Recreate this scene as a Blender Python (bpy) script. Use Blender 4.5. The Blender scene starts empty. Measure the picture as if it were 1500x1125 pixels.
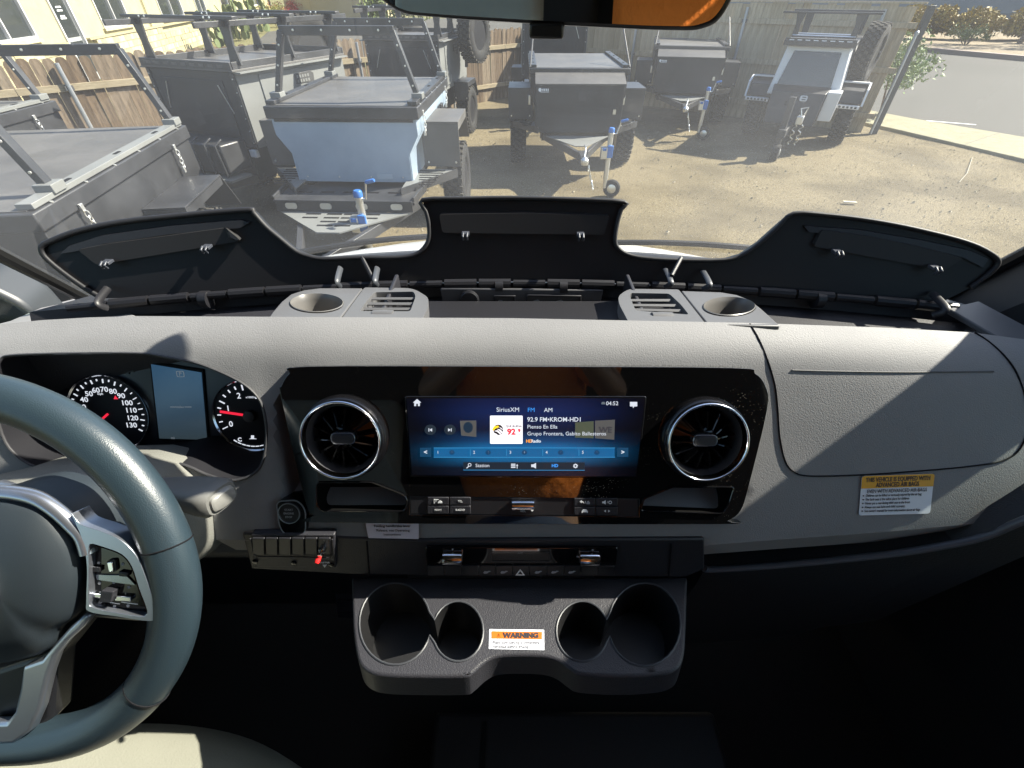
import bpy, bmesh, math, random
from mathutils import Vector, Matrix, geometry, noise
R = math.radians
random.seed(7)
sc = bpy.context.scene
col = sc.collection

# ---------------------------------------------------------------- camera, light
H = 2.2
PITCH = R(40.9)
cam_d = bpy.data.cameras.new("camera")
cam = bpy.data.objects.new("camera", cam_d)
col.objects.link(cam)
cam.location = (0, 0, H)
cam.rotation_euler = (R(90) - PITCH, 0, 0)
cam_d.sensor_width = 36.0
FPX = 666.0
cam_d.lens = 36.0 * FPX / 1500.0
cam_d.clip_start = 0.02
cam_d.clip_end = 600
sc.camera = cam

SUN_AZ, SUN_EL = R(72), R(41.5)
world = bpy.data.worlds.new("World")
sc.world = world
world.use_nodes = True
wn = world.node_tree
sky = wn.nodes.new("ShaderNodeTexSky")
sky.sky_type = 'NISHITA'
sky.sun_disc = False
sky.sun_elevation = SUN_EL
sky.sun_rotation = SUN_AZ
sky.air_density = 1.0
sky.dust_density = 1.0
wn.links.new(sky.outputs[0], wn.nodes["Background"].inputs[0])
wn.nodes["Background"].inputs[1].default_value = 0.085
sun_d = bpy.data.lights.new("sun", 'SUN')
sun_d.energy = 5.0
sun_d.angle = R(0.53)
sun_d.color = (1.0, 0.93, 0.80)
sun = bpy.data.objects.new("sun", sun_d)
col.objects.link(sun)
SD = Vector((math.sin(SUN_AZ) * math.cos(SUN_EL), math.cos(SUN_AZ) * math.cos(SUN_EL), math.sin(SUN_EL)))
sun.rotation_euler = SD.to_track_quat('Z', 'Y').to_euler()
sun.location = (20, 10, 20)
sc.view_settings.view_transform = 'Standard'
sc.view_settings.look = 'None'
sc.view_settings.exposure = 1.7
sc.view_settings.gamma = 1.0
sc.view_settings.use_curve_mapping = False
sc.cycles.transparent_max_bounces = 16
sc.cycles.max_bounces = 10

# ---------------------------------------------------------------- measuring helpers
SN, CS = math.sin(PITCH), math.cos(PITCH)
def ray(px, py):
    """direction (depth-normalised) of a photograph pixel (1500x1125) seen from the photographer's spot"""
    u = (px - 750) / FPX; v = (562.5 - py) / FPX
    return Vector((u, CS + v * SN, -SN + v * CS))
EYE = Vector((0, 0, H))
def at_z(px, py, z):
    d = ray(px, py); return EYE + d * ((z - H) / d.z)
def at_y(px, py, y):
    d = ray(px, py); return EYE + d * (y / d.y)
def at_x(px, py, x):
    d = ray(px, py); return EYE + d * (x / d.x)
def hit(px, py, fn, lo=0.05, hi=2.5):
    d = ray(px, py)
    for _ in range(42):
        m = (lo + hi) / 2
        if fn(EYE + d * m) > 0: hi = m
        else: lo = m
    return EYE + d * ((lo + hi) / 2)
def sstep(a, b, x):
    t = max(0.0, min(1.0, (x - a) / (b - a))); return t * t * (3 - 2 * t)
def lerp(a, b, t): return a + (b - a) * t

# ---------------------------------------------------------------- materials
MATS = {}
def mat(name, color=(.5, .5, .5), rough=.5, metal=0.0, spec=.5, bump=None, vary=None, emit=None, estr=1.0, coat=0.0, speck=None, sheen=0, coord='Object'):
    if name in MATS: return MATS[name]
    m = bpy.data.materials.new(name); m.use_nodes = True
    nt = m.node_tree; b = nt.nodes["Principled BSDF"]
    b.inputs["Base Color"].default_value = (*color, 1)
    b.inputs["Roughness"].default_value = rough
    b.inputs["Metallic"].default_value = metal
    b.inputs["Specular IOR Level"].default_value = spec
    b.inputs["Coat Weight"].default_value = coat
    tc = nt.nodes.new("ShaderNodeTexCoord")
    if emit:
        b.inputs["Emission Color"].default_value = (*emit, 1)
        b.inputs["Emission Strength"].default_value = estr
    if vary:   # (scale, amount, detail[, stretch vector])
        n = nt.nodes.new("ShaderNodeTexNoise"); n.inputs["Scale"].default_value = vary[0]; n.inputs["Detail"].default_value = vary[2]
        n.inputs["Roughness"].default_value = .65
        src = tc.outputs[coord]
        if len(vary) > 3:
            mp = nt.nodes.new("ShaderNodeMapping"); mp.inputs["Scale"].default_value = vary[3]
            nt.links.new(src, mp.inputs[0]); src = mp.outputs[0]
        nt.links.new(src, n.inputs["Vector"])
        mr = nt.nodes.new("ShaderNodeMapRange"); mr.inputs[1].default_value = .3; mr.inputs[2].default_value = .7
        mr.inputs[3].default_value = 1 - vary[1]; mr.inputs[4].default_value = 1 + vary[1]
        nt.links.new(n.outputs["Fac"], mr.inputs[0])
        vm = nt.nodes.new("ShaderNodeVectorMath"); vm.operation = 'SCALE'; vm.inputs[0].default_value = color
        nt.links.new(mr.outputs[0], vm.inputs["Scale"])
        nt.links.new(vm.outputs[0], b.inputs["Base Color"])
        rr = nt.nodes.new("ShaderNodeMapRange"); rr.inputs[1].default_value = .3; rr.inputs[2].default_value = .7
        rr.inputs[3].default_value = max(0, rough - .08); rr.inputs[4].default_value = min(1, rough + .08)
        nt.links.new(n.outputs["Fac"], rr.inputs[0]); nt.links.new(rr.outputs[0], b.inputs["Roughness"])
    if bump:   # (kind, scale, strength, distance)
        if bump[0] == 'leather':
            n = nt.nodes.new("ShaderNodeTexVoronoi"); n.feature = 'SMOOTH_F1'; n.inputs["Scale"].default_value = bump[1]
            n.inputs["Smoothness"].default_value = .6
            wn_ = nt.nodes.new("ShaderNodeTexNoise"); wn_.inputs["Scale"].default_value = bump[1] * .4
            add = nt.nodes.new("ShaderNodeVectorMath"); add.operation = 'MULTIPLY_ADD'
            nt.links.new(wn_.outputs["Color"], add.inputs[0]); add.inputs[1].default_value = (2.2 / bump[1],) * 3
            nt.links.new(tc.outputs[coord], wn_.inputs["Vector"]); nt.links.new(tc.outputs[coord], add.inputs[2])
            nt.links.new(add.outputs[0], n.inputs["Vector"]); out = n.outputs["Distance"]; inv = True
        else:
            n = nt.nodes.new("ShaderNodeTexNoise"); n.inputs["Scale"].default_value = bump[1]; n.inputs["Detail"].default_value = 5
            nt.links.new(tc.outputs[coord], n.inputs["Vector"]); out = n.outputs["Fac"]; inv = False
        bp = nt.nodes.new("ShaderNodeBump"); bp.inputs["Strength"].default_value = bump[2]; bp.inputs["Distance"].default_value = bump[3]
        bp.invert = inv
        nt.links.new(out, bp.inputs["Height"]); nt.links.new(bp.outputs[0], b.inputs["Normal"])
    if speck:  # dust: (scale, threshold, colour)
        n = nt.nodes.new("ShaderNodeTexVoronoi"); n.inputs["Scale"].default_value = speck[0]
        nt.links.new(tc.outputs[coord], n.inputs["Vector"])
        n2 = nt.nodes.new("ShaderNodeTexNoise"); n2.inputs["Scale"].default_value = 14; n2.inputs["Detail"].default_value = 3
        nt.links.new(tc.outputs[coord], n2.inputs["Vector"])
        mul = nt.nodes.new("ShaderNodeMapRange"); mul.inputs[1].default_value = .52; mul.inputs[2].default_value = .72
        mul.inputs[3].default_value = speck[1] * .25; mul.inputs[4].default_value = speck[1]
        nt.links.new(n2.outputs["Fac"], mul.inputs[0])
        lt = nt.nodes.new("ShaderNodeMath"); lt.operation = 'LESS_THAN'
        nt.links.new(n.outputs["Distance"], lt.inputs[0]); nt.links.new(mul.outputs[0], lt.inputs[1])
        mx = nt.nodes.new("ShaderNodeMix"); mx.data_type = 'RGBA'
        mx.inputs["A"].default_value = (*color, 1); mx.inputs["B"].default_value = (*speck[2], 1)
        nt.links.new(lt.outputs[0], mx.inputs["Factor"]); nt.links.new(mx.outputs["Result"], b.inputs["Base Color"])
    MATS[name] = m
    return m

M_PAD = mat("grained_grey_dash", (.215, .215, .221), .58, spec=.2, bump=('leather', 820, .42, .0005), vary=(5, .07, 6))
M_DARK = mat("dark_plastic", (.014, .014, .017), .42, spec=.45, bump=('noise', 1500, .25, .0004))
M_DARK2 = mat("charcoal_plastic", (.021, .021, .026), .5, spec=.4, bump=('leather', 700, .4, .0006))
M_LOW = mat("lower_black_plastic", (.014, .014, .016), .55, spec=.4, bump=('leather', 500, .5, .0006))
M_BLACK = mat("matt_black", (.004, .004, .005), .7, spec=.2)
M_MOD = mat("grey_insert_plastic", (.105, .105, .11), .45, spec=.3, bump=('noise', 1800, .2, .0003))
M_PIANO = mat("piano_black", (.0035, .0035, .004), .03, spec=.6, coat=1.0, speck=(420, .16, (.35, .32, .26)))
M_GLOSS = mat("gloss_black", (.005, .005, .006), .08, spec=.5)
M_CHROME = mat("chrome", (.75, .76, .80), .12, 1.0)
M_SATIN = mat("satin_silver", (.42, .45, .52), .3, .9)
M_LEATHER = mat("wheel_leather", (.020, .034, .045), .36, spec=.65, bump=('leather', 1100, .25, .0004))
M_SEAT = mat("beige_seat_leather", (.24, .24, .20), .5, spec=.3, bump=('leather', 420, .4, .0007), vary=(6, .05, 3))
M_SEAM = mat("seam_shadow_gap", (.01, .01, .012), .8, spec=.1)
M_WHITE = mat("white_print", (.75, .76, .78), .5)
M_STICK = mat("white_sticker", (.70, .72, .80), .35)
M_PINKST = mat("pale_sticker", (.62, .58, .66), .4)
M_YEL = mat("yellow_sticker", (.75, .36, .015), .45)
M_ORG = mat("orange_sticker", (.55, .13, .008), .45)
M_INK = mat("dark_ink", (.03, .025, .03), .5)
M_PRINTG = mat("grey_print", (.32, .33, .36), .5)
M_RED = mat("red_plastic", (.55, .02, .02), .3)
M_SHIRT = mat("orange_shirt", (.92, .24, .03), .8, bump=('noise', 30, .5, .02))
M_SKINP = mat("skin", (.45, .26, .18), .5)
def emis(name, c, s): return mat(name, (0.005, .005, .005), .3, emit=c, estr=s)
E_WHITE = emis("lit_white", (.85, .9, 1), 0.277)
E_BLUE = emis("lit_blue", (.05, .35, 1), 0.297)
E_RED = emis("lit_red", (1, .02, .06), 0.297)
E_DIM = emis("lit_dim", (.5, .6, .7), 0.079)
E_ORG = emis("lit_orange", (1, .35, .03), .35)

# ---------------------------------------------------------------- mesh builder
PM = {}
def root(name, label, cat, loc=(0, 0, 0), rz=0.0, group=None, kind=None):
    o = bpy.data.objects.new(name, None); col.objects.link(o)
    o.empty_display_size = .1
    o.location = loc; o.rotation_euler = (0, 0, rz)
    o["label"] = label; o["category"] = cat
    if group: o["group"] = group
    if kind: o["kind"] = kind
    PM[o] = Matrix.Translation(loc) @ Matrix.Rotation(rz, 4, 'Z')
    return o
def tag(o, label=None, cat=None, group=None, kind=None):
    if label: o["label"] = label
    if cat: o["category"] = cat
    if group: o["group"] = group
    if kind: o["kind"] = kind
    return o

def facing_glass(nt, base, gain):
    lw = nt.nodes.new("ShaderNodeLayerWeight"); lw.inputs[0].default_value = .5
    pw = nt.nodes.new("ShaderNodeMath"); pw.operation = 'POWER'; pw.inputs[1].default_value = 5
    nt.links.new(lw.outputs["Facing"], pw.inputs[0])
    ma = nt.nodes.new("ShaderNodeMath"); ma.operation = 'MULTIPLY_ADD'; ma.inputs[1].default_value = gain; ma.inputs[2].default_value = base
    nt.links.new(pw.outputs[0], ma.inputs[0])
    return ma
class Fr:
    """a flat working frame somewhere on a real surface"""
    def __init__(s, o, ex, ey):
        s.o = Vector(o); s.ex = Vector(ex).normalized(); s.ey = Vector(ey)
        s.ey = (s.ey - s.ex * s.ey.dot(s.ex)).normalized(); s.n = s.ex.cross(s.ey)
    def ab(s, px, py, off=0.0):
        d = ray(px, py); t = ((s.o + s.n * off - EYE).dot(s.n)) / d.dot(s.n)
        p = EYE + d * t - s.o
        return (p.dot(s.ex), p.dot(s.ey))
    def w(s, a, b, c=0.0): return s.o + s.ex * a + s.ey * b + s.n * c
    def abs_(s, pts, off=0.0): return [s.ab(x, y, off) for x, y in pts]
    def mat(s, a=0, b=0, c=0):
        m = Matrix((s.ex, s.ey, s.n)).transposed().to_4x4(); m.translation = s.w(a, b, c); return m
WORLD = Fr((0, 0, 0), (1, 0, 0), (0, 1, 0))
XZ = Fr((0, 0, 0), (1, 0, 0), (0, 0, 1))       # normal -y

def fillet(pts, r, n=5):
    out = []
    N = len(pts)
    for i in range(N):
        p = Vector(pts[i][:2]); a = Vector(pts[i - 1][:2]); b = Vector(pts[(i + 1) % N][:2])
        rr = r[i] if isinstance(r, (list, tuple)) else r
        da = (a - p); db = (b - p)
        la, lb = da.length, db.length
        k = min(rr, la * .48, lb * .48)
        if k < 1e-9: out.append(tuple(p)); continue
        A = p + da / la * k; B = p + db / lb * k
        for j in range(n + 1):
            t = j / n
            q = A * (1 - t) ** 2 + p * 2 * t * (1 - t) + B * t * t
            out.append(tuple(q))
    return out
def ell(cx, cy, rx, ry, n=32, a0=0, a1=360):
    full = abs(a1 - a0) >= 359.9
    m = n if full else n + 1
    return [(cx + rx * math.cos(R(a0 + (a1 - a0) * i / n)), cy + ry * math.sin(R(a0 + (a1 - a0) * i / n))) for i in range(m)]
def rrect(cx, cy, w, h, r, n=4):
    return fillet([(cx - w / 2, cy - h / 2), (cx + w / 2, cy - h / 2), (cx + w / 2, cy + h / 2), (cx - w / 2, cy + h / 2)], r, n)
def smooth_curve(pts, n=6, closed=False):
    out = []; N = len(pts); P = [Vector(p) for p in pts]
    for i in range(N if closed else N - 1):
        p0 = P[(i - 1) % N] if (closed or i > 0) else P[i]
        p1 = P[i]; p2 = P[(i + 1) % N]
        p3 = P[(i + 2) % N] if (closed or i + 2 < N) else p2
        for j in range(n):
            t = j / n
            out.append(.5 * ((2 * p1) + (p2 - p0) * t + (2 * p0 - 5 * p1 + 4 * p2 - p3) * t * t + (-p0 + 3 * p1 - 3 * p2 + p3) * t ** 3))
    if not closed: out.append(P[-1])
    return out
def inpoly(x, y, poly):
    c = False; j = len(poly) - 1
    for i in range(len(poly)):
        xi, yi = poly[i][0], poly[i][1]; xj, yj = poly[j][0], poly[j][1]
        if (yi > y) != (yj > y) and x < (xj - xi) * (y - yi) / (yj - yi) + xi: c = not c
        j = i
    return c
def densify(poly, step):
    out = []
    for i in range(len(poly)):
        a = Vector(poly[i][:2]); b = Vector(poly[(i + 1) % len(poly)][:2])
        k = max(1, int((b - a).length / step + .5))
        for j in range(k): out.append(tuple(a + (b - a) * (j / k)))
    return out
def cdt(outline, holes=(), step=None):
    """triangulate outline minus holes; returns 2D verts, tris, loops (indices)"""
    loops2 = [list(outline)] + [list(h) for h in holes]
    if step: loops2 = [densify(l, step) for l in loops2]
    vs = []; es = []; idx = []
    for l in loops2:
        b = len(vs); vs += [Vector(p[:2]) for p in l]
        es += [(b + i, b + (i + 1) % len(l)) for i in range(len(l))]
        idx.append(list(range(b, b + len(l))))
    if step:
        x0 = min(v.x for v in vs); x1 = max(v.x for v in vs); y0 = min(v.y for v in vs); y1 = max(v.y for v in vs)
        nb = len(vs); cell = {}
        for v in vs[:nb]: cell.setdefault((int(v.x // step), int(v.y // step)), []).append(v.copy())
        y = y0 + step * .5; row = 0
        while y < y1:
            x = x0 + step * (.5 if row % 2 else 1.0)
            while x < x1:
                near = False
                cx, cy = int(x // step), int(y // step)
                for i in (-1, 0, 1):
                    for j in (-1, 0, 1):
                        for q in cell.get((cx + i, cy + j), ()):
                            if (q.x - x) ** 2 + (q.y - y) ** 2 < (step * .55) ** 2: near = True
                if not near and inpoly(x, y, loops2[0]) and not any(inpoly(x, y, h) for h in loops2[1:]):
                    vs.append(Vector((x, y)))
                x += step
            y += step * .87; row += 1
    r = geometry.delaunay_2d_cdt(vs, es, [], 0, 1e-7)
    V, T, orig = r[0], r[2], r[3]
    m = {}
    for i, o in enumerate(orig):
        for k in o: m[k] = i
    loops = [[m[k] for k in l] for l in idx]
    tris = []
    for t in T:
        c = (V[t[0]] + V[t[1]] + V[t[2]]) / 3
        if inpoly(c.x, c.y, loops2[0]) and not any(inpoly(c.x, c.y, h) for h in loops2[1:]):
            a, b, c_ = V[t[0]], V[t[1]], V[t[2]]
            if (b - a).cross(c_ - a) < 0: t = [t[0], t[2], t[1]]
            tris.append(list(t))
    return V, tris, loops

class MB:
    def __init__(s): s.v = []; s.f = []
    def add(s, vs, fs):
        b = len(s.v); s.v += [Vector(v) for v in vs]; s.f += [[b + i for i in f] for f in fs]; return s
    def box(s, c, size, fr=WORLD, rz=0, M=None):
        x, y, z = size[0] / 2, size[1] / 2, size[2] / 2
        vs = [Vector((sx * x, sy * y, sz * z)) for sz in (-1, 1) for sy in (-1, 1) for sx in (-1, 1)]
        if rz: m3 = Matrix.Rotation(rz, 3, 'Z'); vs = [m3 @ v for v in vs]
        if M is not None: vs = [M @ v for v in vs]
        vs = [fr.w(c[0] + v.x, c[1] + v.y, c[2] + v.z) for v in vs]
        return s.add(vs, [(0, 2, 3, 1), (4, 5, 7, 6), (0, 1, 5, 4), (1, 3, 7, 5), (3, 2, 6, 7), (2, 0, 4, 6)])
    def prism(s, pts, c0, c1, fr=WORLD, top=None):
        """polygon pts (a,b) in frame extruded from offset c0 to c1; top = other polygon at c1"""
        t = top or pts; n = len(pts)
        vs = [fr.w(a, b, c0) for a, b in pts] + [fr.w(a, b, c1) for a, b in t]
        area = sum(pts[i - 1][0] * pts[i][1] - pts[i][0] * pts[i - 1][1] for i in range(n))
        fs = [list(range(n - 1, -1, -1)), list(range(n, 2 * n))] + [(i, (i + 1) % n, n + (i + 1) % n, n + i) for i in range(n)]
        if (area < 0) != (c1 < c0): fs = [list(reversed(f)) for f in fs]
        return s.add(vs, fs)
    def plate(s, outline, holes, c0, c1, fr=WORLD):
        V, T, L = cdt(outline, holes); n = len(V)
        s.add([fr.w(v.x, v.y, c0) for v in V] + [fr.w(v.x, v.y, c1) for v in V],
              [[t[2], t[1], t[0]] for t in T] + [[n + i for i in t] for t in T])
        b = len(s.v) - 2 * n
        for l in L:
            for i in range(len(l)):
                a, d = l[i], l[(i + 1) % len(l)]
                s.f.append([b + a, b + d, b + n + d, b + n + a])
        return s
    def hull4(s, a, b):
        """two quads -> closed hexahedron"""
        return s.add(list(a) + list(b), [(3, 2, 1, 0), (4, 5, 6, 7), (0, 1, 5, 4), (1, 2, 6, 5), (2, 3, 7, 6), (3, 0, 4, 7)])
    def tube(s, path, r, n=8, closed=False, flat=1.0, up=None, caps=True):
        P = [Vector(p) for p in path]; N = len(P)
        rs = r if isinstance(r, (list, tuple)) else [r] * N
        prev = None; rings = []
        for i in range(N):
            t = (P[(i + 1) % N] - P[i - 1]) if closed else (P[min(i + 1, N - 1)] - P[max(i - 1, 0)])
            t.normalize()
            if prev is None:
                a = Vector(up) if up is not None else (Vector((0, 0, 1)) if abs(t.z) < .9 else Vector((1, 0, 0)))
            else: a = prev
            a = (a - t * a.dot(t)).normalized()
            b = t.cross(a); prev = a
            rings.append([P[i] + (a * math.cos(2 * math.pi * k / n) * flat + b * math.sin(2 * math.pi * k / n)) * rs[i] for k in range(n)])
        vs = [p for rg in rings for p in rg]; fs = []
        for i in range(N if closed else N - 1):
            j = (i + 1) % N
            for k in range(n):
                fs.append((i * n + k, i * n + (k + 1) % n, j * n + (k + 1) % n, j * n + k))
        if not closed and caps:
            fs.append(list(range(n - 1, -1, -1))); fs.append([(N - 1) * n + k for k in range(n)])
        return s.add(vs, fs)
    def bar(s, a, b, w, h, up=(0, 0, 1)):
        """rectangular bar from a to b, w across, h along up"""
        a, b = Vector(a), Vector(b); t = (b - a).normalized(); u = Vector(up); u = (u - t * u.dot(t)).normalized(); x = t.cross(u)
        q = lambda p: [p - x * w / 2 - u * h / 2, p + x * w / 2 - u * h / 2, p + x * w / 2 + u * h / 2, p - x * w / 2 + u * h / 2]
        vs = q(a) + q(b)
        return s.add(vs, [(0, 1, 2, 3), (7, 6, 5, 4), (0, 4, 5, 1), (1, 5, 6, 2), (2, 6, 7, 3), (3, 7, 4, 0)])
    def lathe(s, prof, o, ax, n=24, ex=None, sx=1.0, caps=True):
        """prof: (radius, height) list around axis ax at o"""
        ax = Vector(ax).normalized(); o = Vector(o)
        e = Vector(ex) if ex is not None else (Vector((1, 0, 0)) if abs(ax.x) < .9 else Vector((0, 1, 0)))
        e = (e - ax * e.dot(ax)).normalized(); g = ax.cross(e)
        vs = []
        for r, h in prof:
            for k in range(n):
                th = 2 * math.pi * k / n
                vs.append(o + ax * h + (e * math.cos(th) * sx + g * math.sin(th)) * r)
        fs = []
        for i in range(len(prof) - 1):
            for k in range(n):
                fs.append((i * n + k, i * n + (k + 1) % n, (i + 1) * n + (k + 1) % n, (i + 1) * n + k))
        if caps and prof[0][0] > 1e-6: fs.append(list(range(n - 1, -1, -1)))
        if caps and prof[-1][0] > 1e-6: fs.append([(len(prof) - 1) * n + k for k in range(n)])
        return s.add(vs, fs)
    def surf(s, outline, holes, fn, step, wall=None, wall_loops=None, shrink=None):
        """sheet over px outline mapped by fn(px,py)->point, with walls of vector `wall` down the given loops"""
        V, T, L = cdt(outline, holes, step)
        P = [fn(v.x, v.y) for v in V]; b = len(s.v)
        s.v += P; s.f += [[b + t[0], b + t[2], b + t[1]] for t in T]     # image y is down
        if wall is not None:
            for li, l in enumerate(L):
                if wall_loops is not None and li not in wall_loops: continue
                if isinstance(wall, dict) and li not in wall: continue
                w = wall[li] if isinstance(wall, dict) else wall
                w = Vector(w); base = len(s.v)
                s.v += [P[i] + w for i in l]
                for i in range(len(l)):
                    j = (i + 1) % len(l)
                    s.f.append([b + l[i], b + l[j], base + j, base + i])
        return s
    def obj(s, name, m, parent=None, local=False, smooth=35, bevel=0, seg=2, fix=True, solid=0):
        me = bpy.data.meshes.new(name)
        vs = s.v
        if parent is not None and not local:
            inv = PM[parent].inverted(); vs = [inv @ v for v in s.v]
        me.from_pydata([tuple(v) for v in vs], [], s.f)
        if fix:
            bm = bmesh.new(); bm.from_mesh(me)
            bmesh.ops.remove_doubles(bm, verts=bm.verts, dist=1e-6)
            bmesh.ops.recalc_face_normals(bm, faces=bm.faces)
            bm.to_mesh(me); bm.free()
        if smooth:
            me.polygons.foreach_set("use_smooth", [True] * len(me.polygons))
            me.set_sharp_from_angle(angle=R(smooth))
        me.materials.append(m)
        o = bpy.data.objects.new(name, me); col.objects.link(o)
        if parent is not None: o.parent = parent; PM[o] = PM[parent]
        else: PM[o] = Matrix.Identity(4)
        if solid:
            md = o.modifiers.new("solid", 'SOLIDIFY'); md.thickness = solid; md.offset = -1
        if bevel:
            md = o.modifiers.new("bevel", 'BEVEL'); md.width = bevel; md.segments = seg; md.limit_method = 'ANGLE'; md.angle_limit = R(40)
        return o

def text(body, fr, a, b, size, m, parent, name="lettering", c=.0006, align='CENTER', sx=1.0, bold=0.0, shear=0.0, local=False):
    cu = bpy.data.curves.new(name, 'FONT'); cu.body = body; cu.size = size; cu.align_x = align; cu.align_y = 'CENTER'
    cu.offset = bold; cu.extrude = 0.0001; cu.resolution_u = 3; cu.shear = shear
    tmp = bpy.data.objects.new("tmp", cu)
    me = bpy.data.meshes.new_from_object(tmp)
    bpy.data.objects.remove(tmp); bpy.data.curves.remove(cu)
    X = fr.mat(a, b, c) @ Matrix.Diagonal((sx, 1, 1, 1))
    if parent is not None and not local: X = PM[parent].inverted() @ X
    me.transform(X); me.materials.clear(); me.materials.append(m); me.name = name
    o = bpy.data.objects.new(name, me); col.objects.link(o)
    if parent is not None: o.parent = parent; PM[o] = PM[parent]
    return o
def pxsize(fr, px, py, n=1.0):
    """metres covered by n photograph pixels on the frame near (px,py), horizontally"""
    a = fr.ab(px - 5, py); b = fr.ab(px + 5, py)
    return n * math.hypot(a[0] - b[0], a[1] - b[1]) / 10
def ptext(body, fr, px, py, hpx, m, parent, **k):
    a, b = fr.ab(px, py); s = pxsize(fr, px, py, hpx) * 1.42
    return text(body, fr, a, b, s, m, parent, **k)
def pflat(fr, pts, m, parent, name, c0=.0003, c1=.0009, **k):
    return MB().prism(fr.abs_(pts), c0, c1, fr).obj(name, m, parent, **k)
def mat_emis_screen():
    m = bpy.data.materials.new("head_unit_screen"); m.use_nodes = True; nt = m.node_tree
    b = nt.nodes["Principled BSDF"]; b.inputs["Base Color"].default_value = (.003, .003, .005, 1); b.inputs["Roughness"].default_value = .22
    return m, nt, b
# ================================================================ THE VAN CABIN
def lut(pts):
    """dense (z -> y) table through (z, y) points"""
    c = smooth_curve([(p[0], p[1], 0) for p in pts], 10)
    return sorted([(p.x, p.y) for p in c])
import bisect
def look(t, z):
    if z <= t[0][0]:
        a, b = t[0], t[1]
    elif z >= t[-1][0]:
        a, b = t[-2], t[-1]
    else:
        i = bisect.bisect_left(t, (z, -9)); i = max(1, min(i, len(t) - 1)); a, b = t[i - 1], t[i]
    if abs(b[0] - a[0]) < 1e-9: return a[1]
    return a[1] + (b[1] - a[1]) * (z - a[0]) / (b[0] - a[0])
PROF_C = lut([(-.2546, .5216), (-.2651, .4695), (-.2777, .4336), (-.287, .411), (-.302, .392), (-.34, .366), (-.38, .3415), (-.42, .317), (-.45, .300), (-.475, .288), (-.50, .281), (-.5924, .272)])
PROF_R = lut([(-.2546, .5216), (-.2651, .4695), (-.2777, .4336), (-.287, .407), (-.305, .381), (-.34, .351), (-.38, .322), (-.42, .297), (-.45, .282), (-.48, .274), (-.5924, .266)])
def pad_f(p):
    x = p.x; z = p.z - H - .010 * sstep(-.05, -.25, x) + .055 * x * x
    w = sstep(.28, .62, x)
    y = lerp(look(PROF_C, z), look(PROF_R, z), w) - .03 * x * x
    if abs(x) < .30 and p.z - H < -.272:      # bed the centre panel sits in
        yp = .3373 + (p.z - H + .3689) * .577 + .009 + .045 * sstep(.262, .252, abs(x)) * sstep(-.338, -.352, p.z - H) * sstep(-.452, -.440, p.z - H)
        y = lerp(y, max(y, yp), sstep(.285, .262, abs(x)) * sstep(-.272, -.283, p.z - H))
    return p.y - y
def pad(px, py): return hit(px, py, pad_f, .1, 1.2)

FP = Fr((0, .3373, H - .3689), (1, 0, 0), (0, .5, .866))          # face of the centre panel
FC = Fr((-.28, .403, H - .394), (1, 0, 0), (0, .45, .89))       # instrument face, recessed
FL = Fr((0, .270, H - .527), (1, 0, 0), (0, .1444, 1.0249))           # lower band
FCP = Fr((0, .2759, H - .566), (1, 0, 0), (0, 1.0779, -.0844))          # cup holder plate
def tray_z(y): return H - .2841 - .27 * (y - .4344)
FT = Fr((0, .4344, H - .2841), (1, 0, 0), (0, 1, -.27))            # tray inserts

dash = root("dashboard", "grained grey van dashboard running across under the windscreen", "dashboard", (0, .36, H - .55))

CLUSTER = [(-6, 590), (-5, 545), (3, 526), (17, 521), (60, 519), (114, 518), (205, 518), (242, 523), (284, 531), (313, 541), (344, 555), (367, 570), (382, 588), (389, 612), (391, 636), (388, 665),
           (381, 685), (367, 697), (347, 703), (327, 702), (301, 694), (279, 684), (256, 679), (210, 688), (160, 693), (108, 693), (57, 685), (23, 665), (4, 636)]
CLUSTER_S = [(p.x, p.y) for p in smooth_curve([(x, y, 0) for x, y in CLUSTER], 3, True)]
PADOUT = [(-400, 600), (-150, 508), (-60, 488), (0, 475), (60, 469), (130, 465), (200, 463), (400, 464), (750, 466), (1100, 473), (1300, 480), (1425, 487), (1500, 497), (1650, 540), (1880, 630), (1880, 700), (1650, 735),
          (1500, 757), (1440, 766), (1300, 779), (1150, 790), (1032, 799), (800, 803), (620, 802), (395, 793), (316, 790), (312, 752), (255, 742), (200, 760), (-150, 790), (-400, 760)]
b = MB().surf(PADOUT, [CLUSTER_S], pad, 13, wall={0: (0, .012, -.045)})
b.obj("dash_pad", M_PAD, dash, smooth=32)
hd = [pad(*p) for p in densify(CLUSTER_S, 9)]; n_ = len(hd)
hb0 = MB().add(hd + [p + Vector((0, .09, -.034)) for p in hd], [(i, (i + 1) % n_, n_ + (i + 1) % n_, n_ + i) for i in range(n_)])
hb0.obj("cluster_hood", mat("hood_lining", (.012, .012, .015), .75, spec=.15), dash, smooth=40)
MB().tube([p + Vector((0, -.0005, .0005)) for p in hd], .0016, 6, closed=True).obj("hood_edge", mat("hood_edge_grey", (.03, .03, .034), .6), dash, smooth=60)

def seam(pts, name="seam", r=.0009, fn=pad, parent=dash, m=M_SEAM, n=8, lift=.0004):
    P = smooth_curve([fn(*p) for p in pts], n)
    P = [p + Vector((0, -.9, .4)) * lift for p in P]
    return MB().tube(P, r, 6).obj(name, m, parent)
seam([(1098, 474), (1112, 498), (1125, 530), (1135, 565), (1139, 600), (1142, 640), (1150, 675), (1163, 691), (1185, 697), (1250, 696), (1330, 691), (1420, 683), (1470, 674), (1495, 655), (1506, 620), (1503, 588), (1488, 545), (1468, 518), (1445, 498), (1427, 487)], "airbag_cover_gap")
seam([(1160, 542), (1240, 544), (1340, 545), (1455, 544)], "crease", r=.0009, m=mat("crease_grey", (.06, .06, .065), .6))

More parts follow.
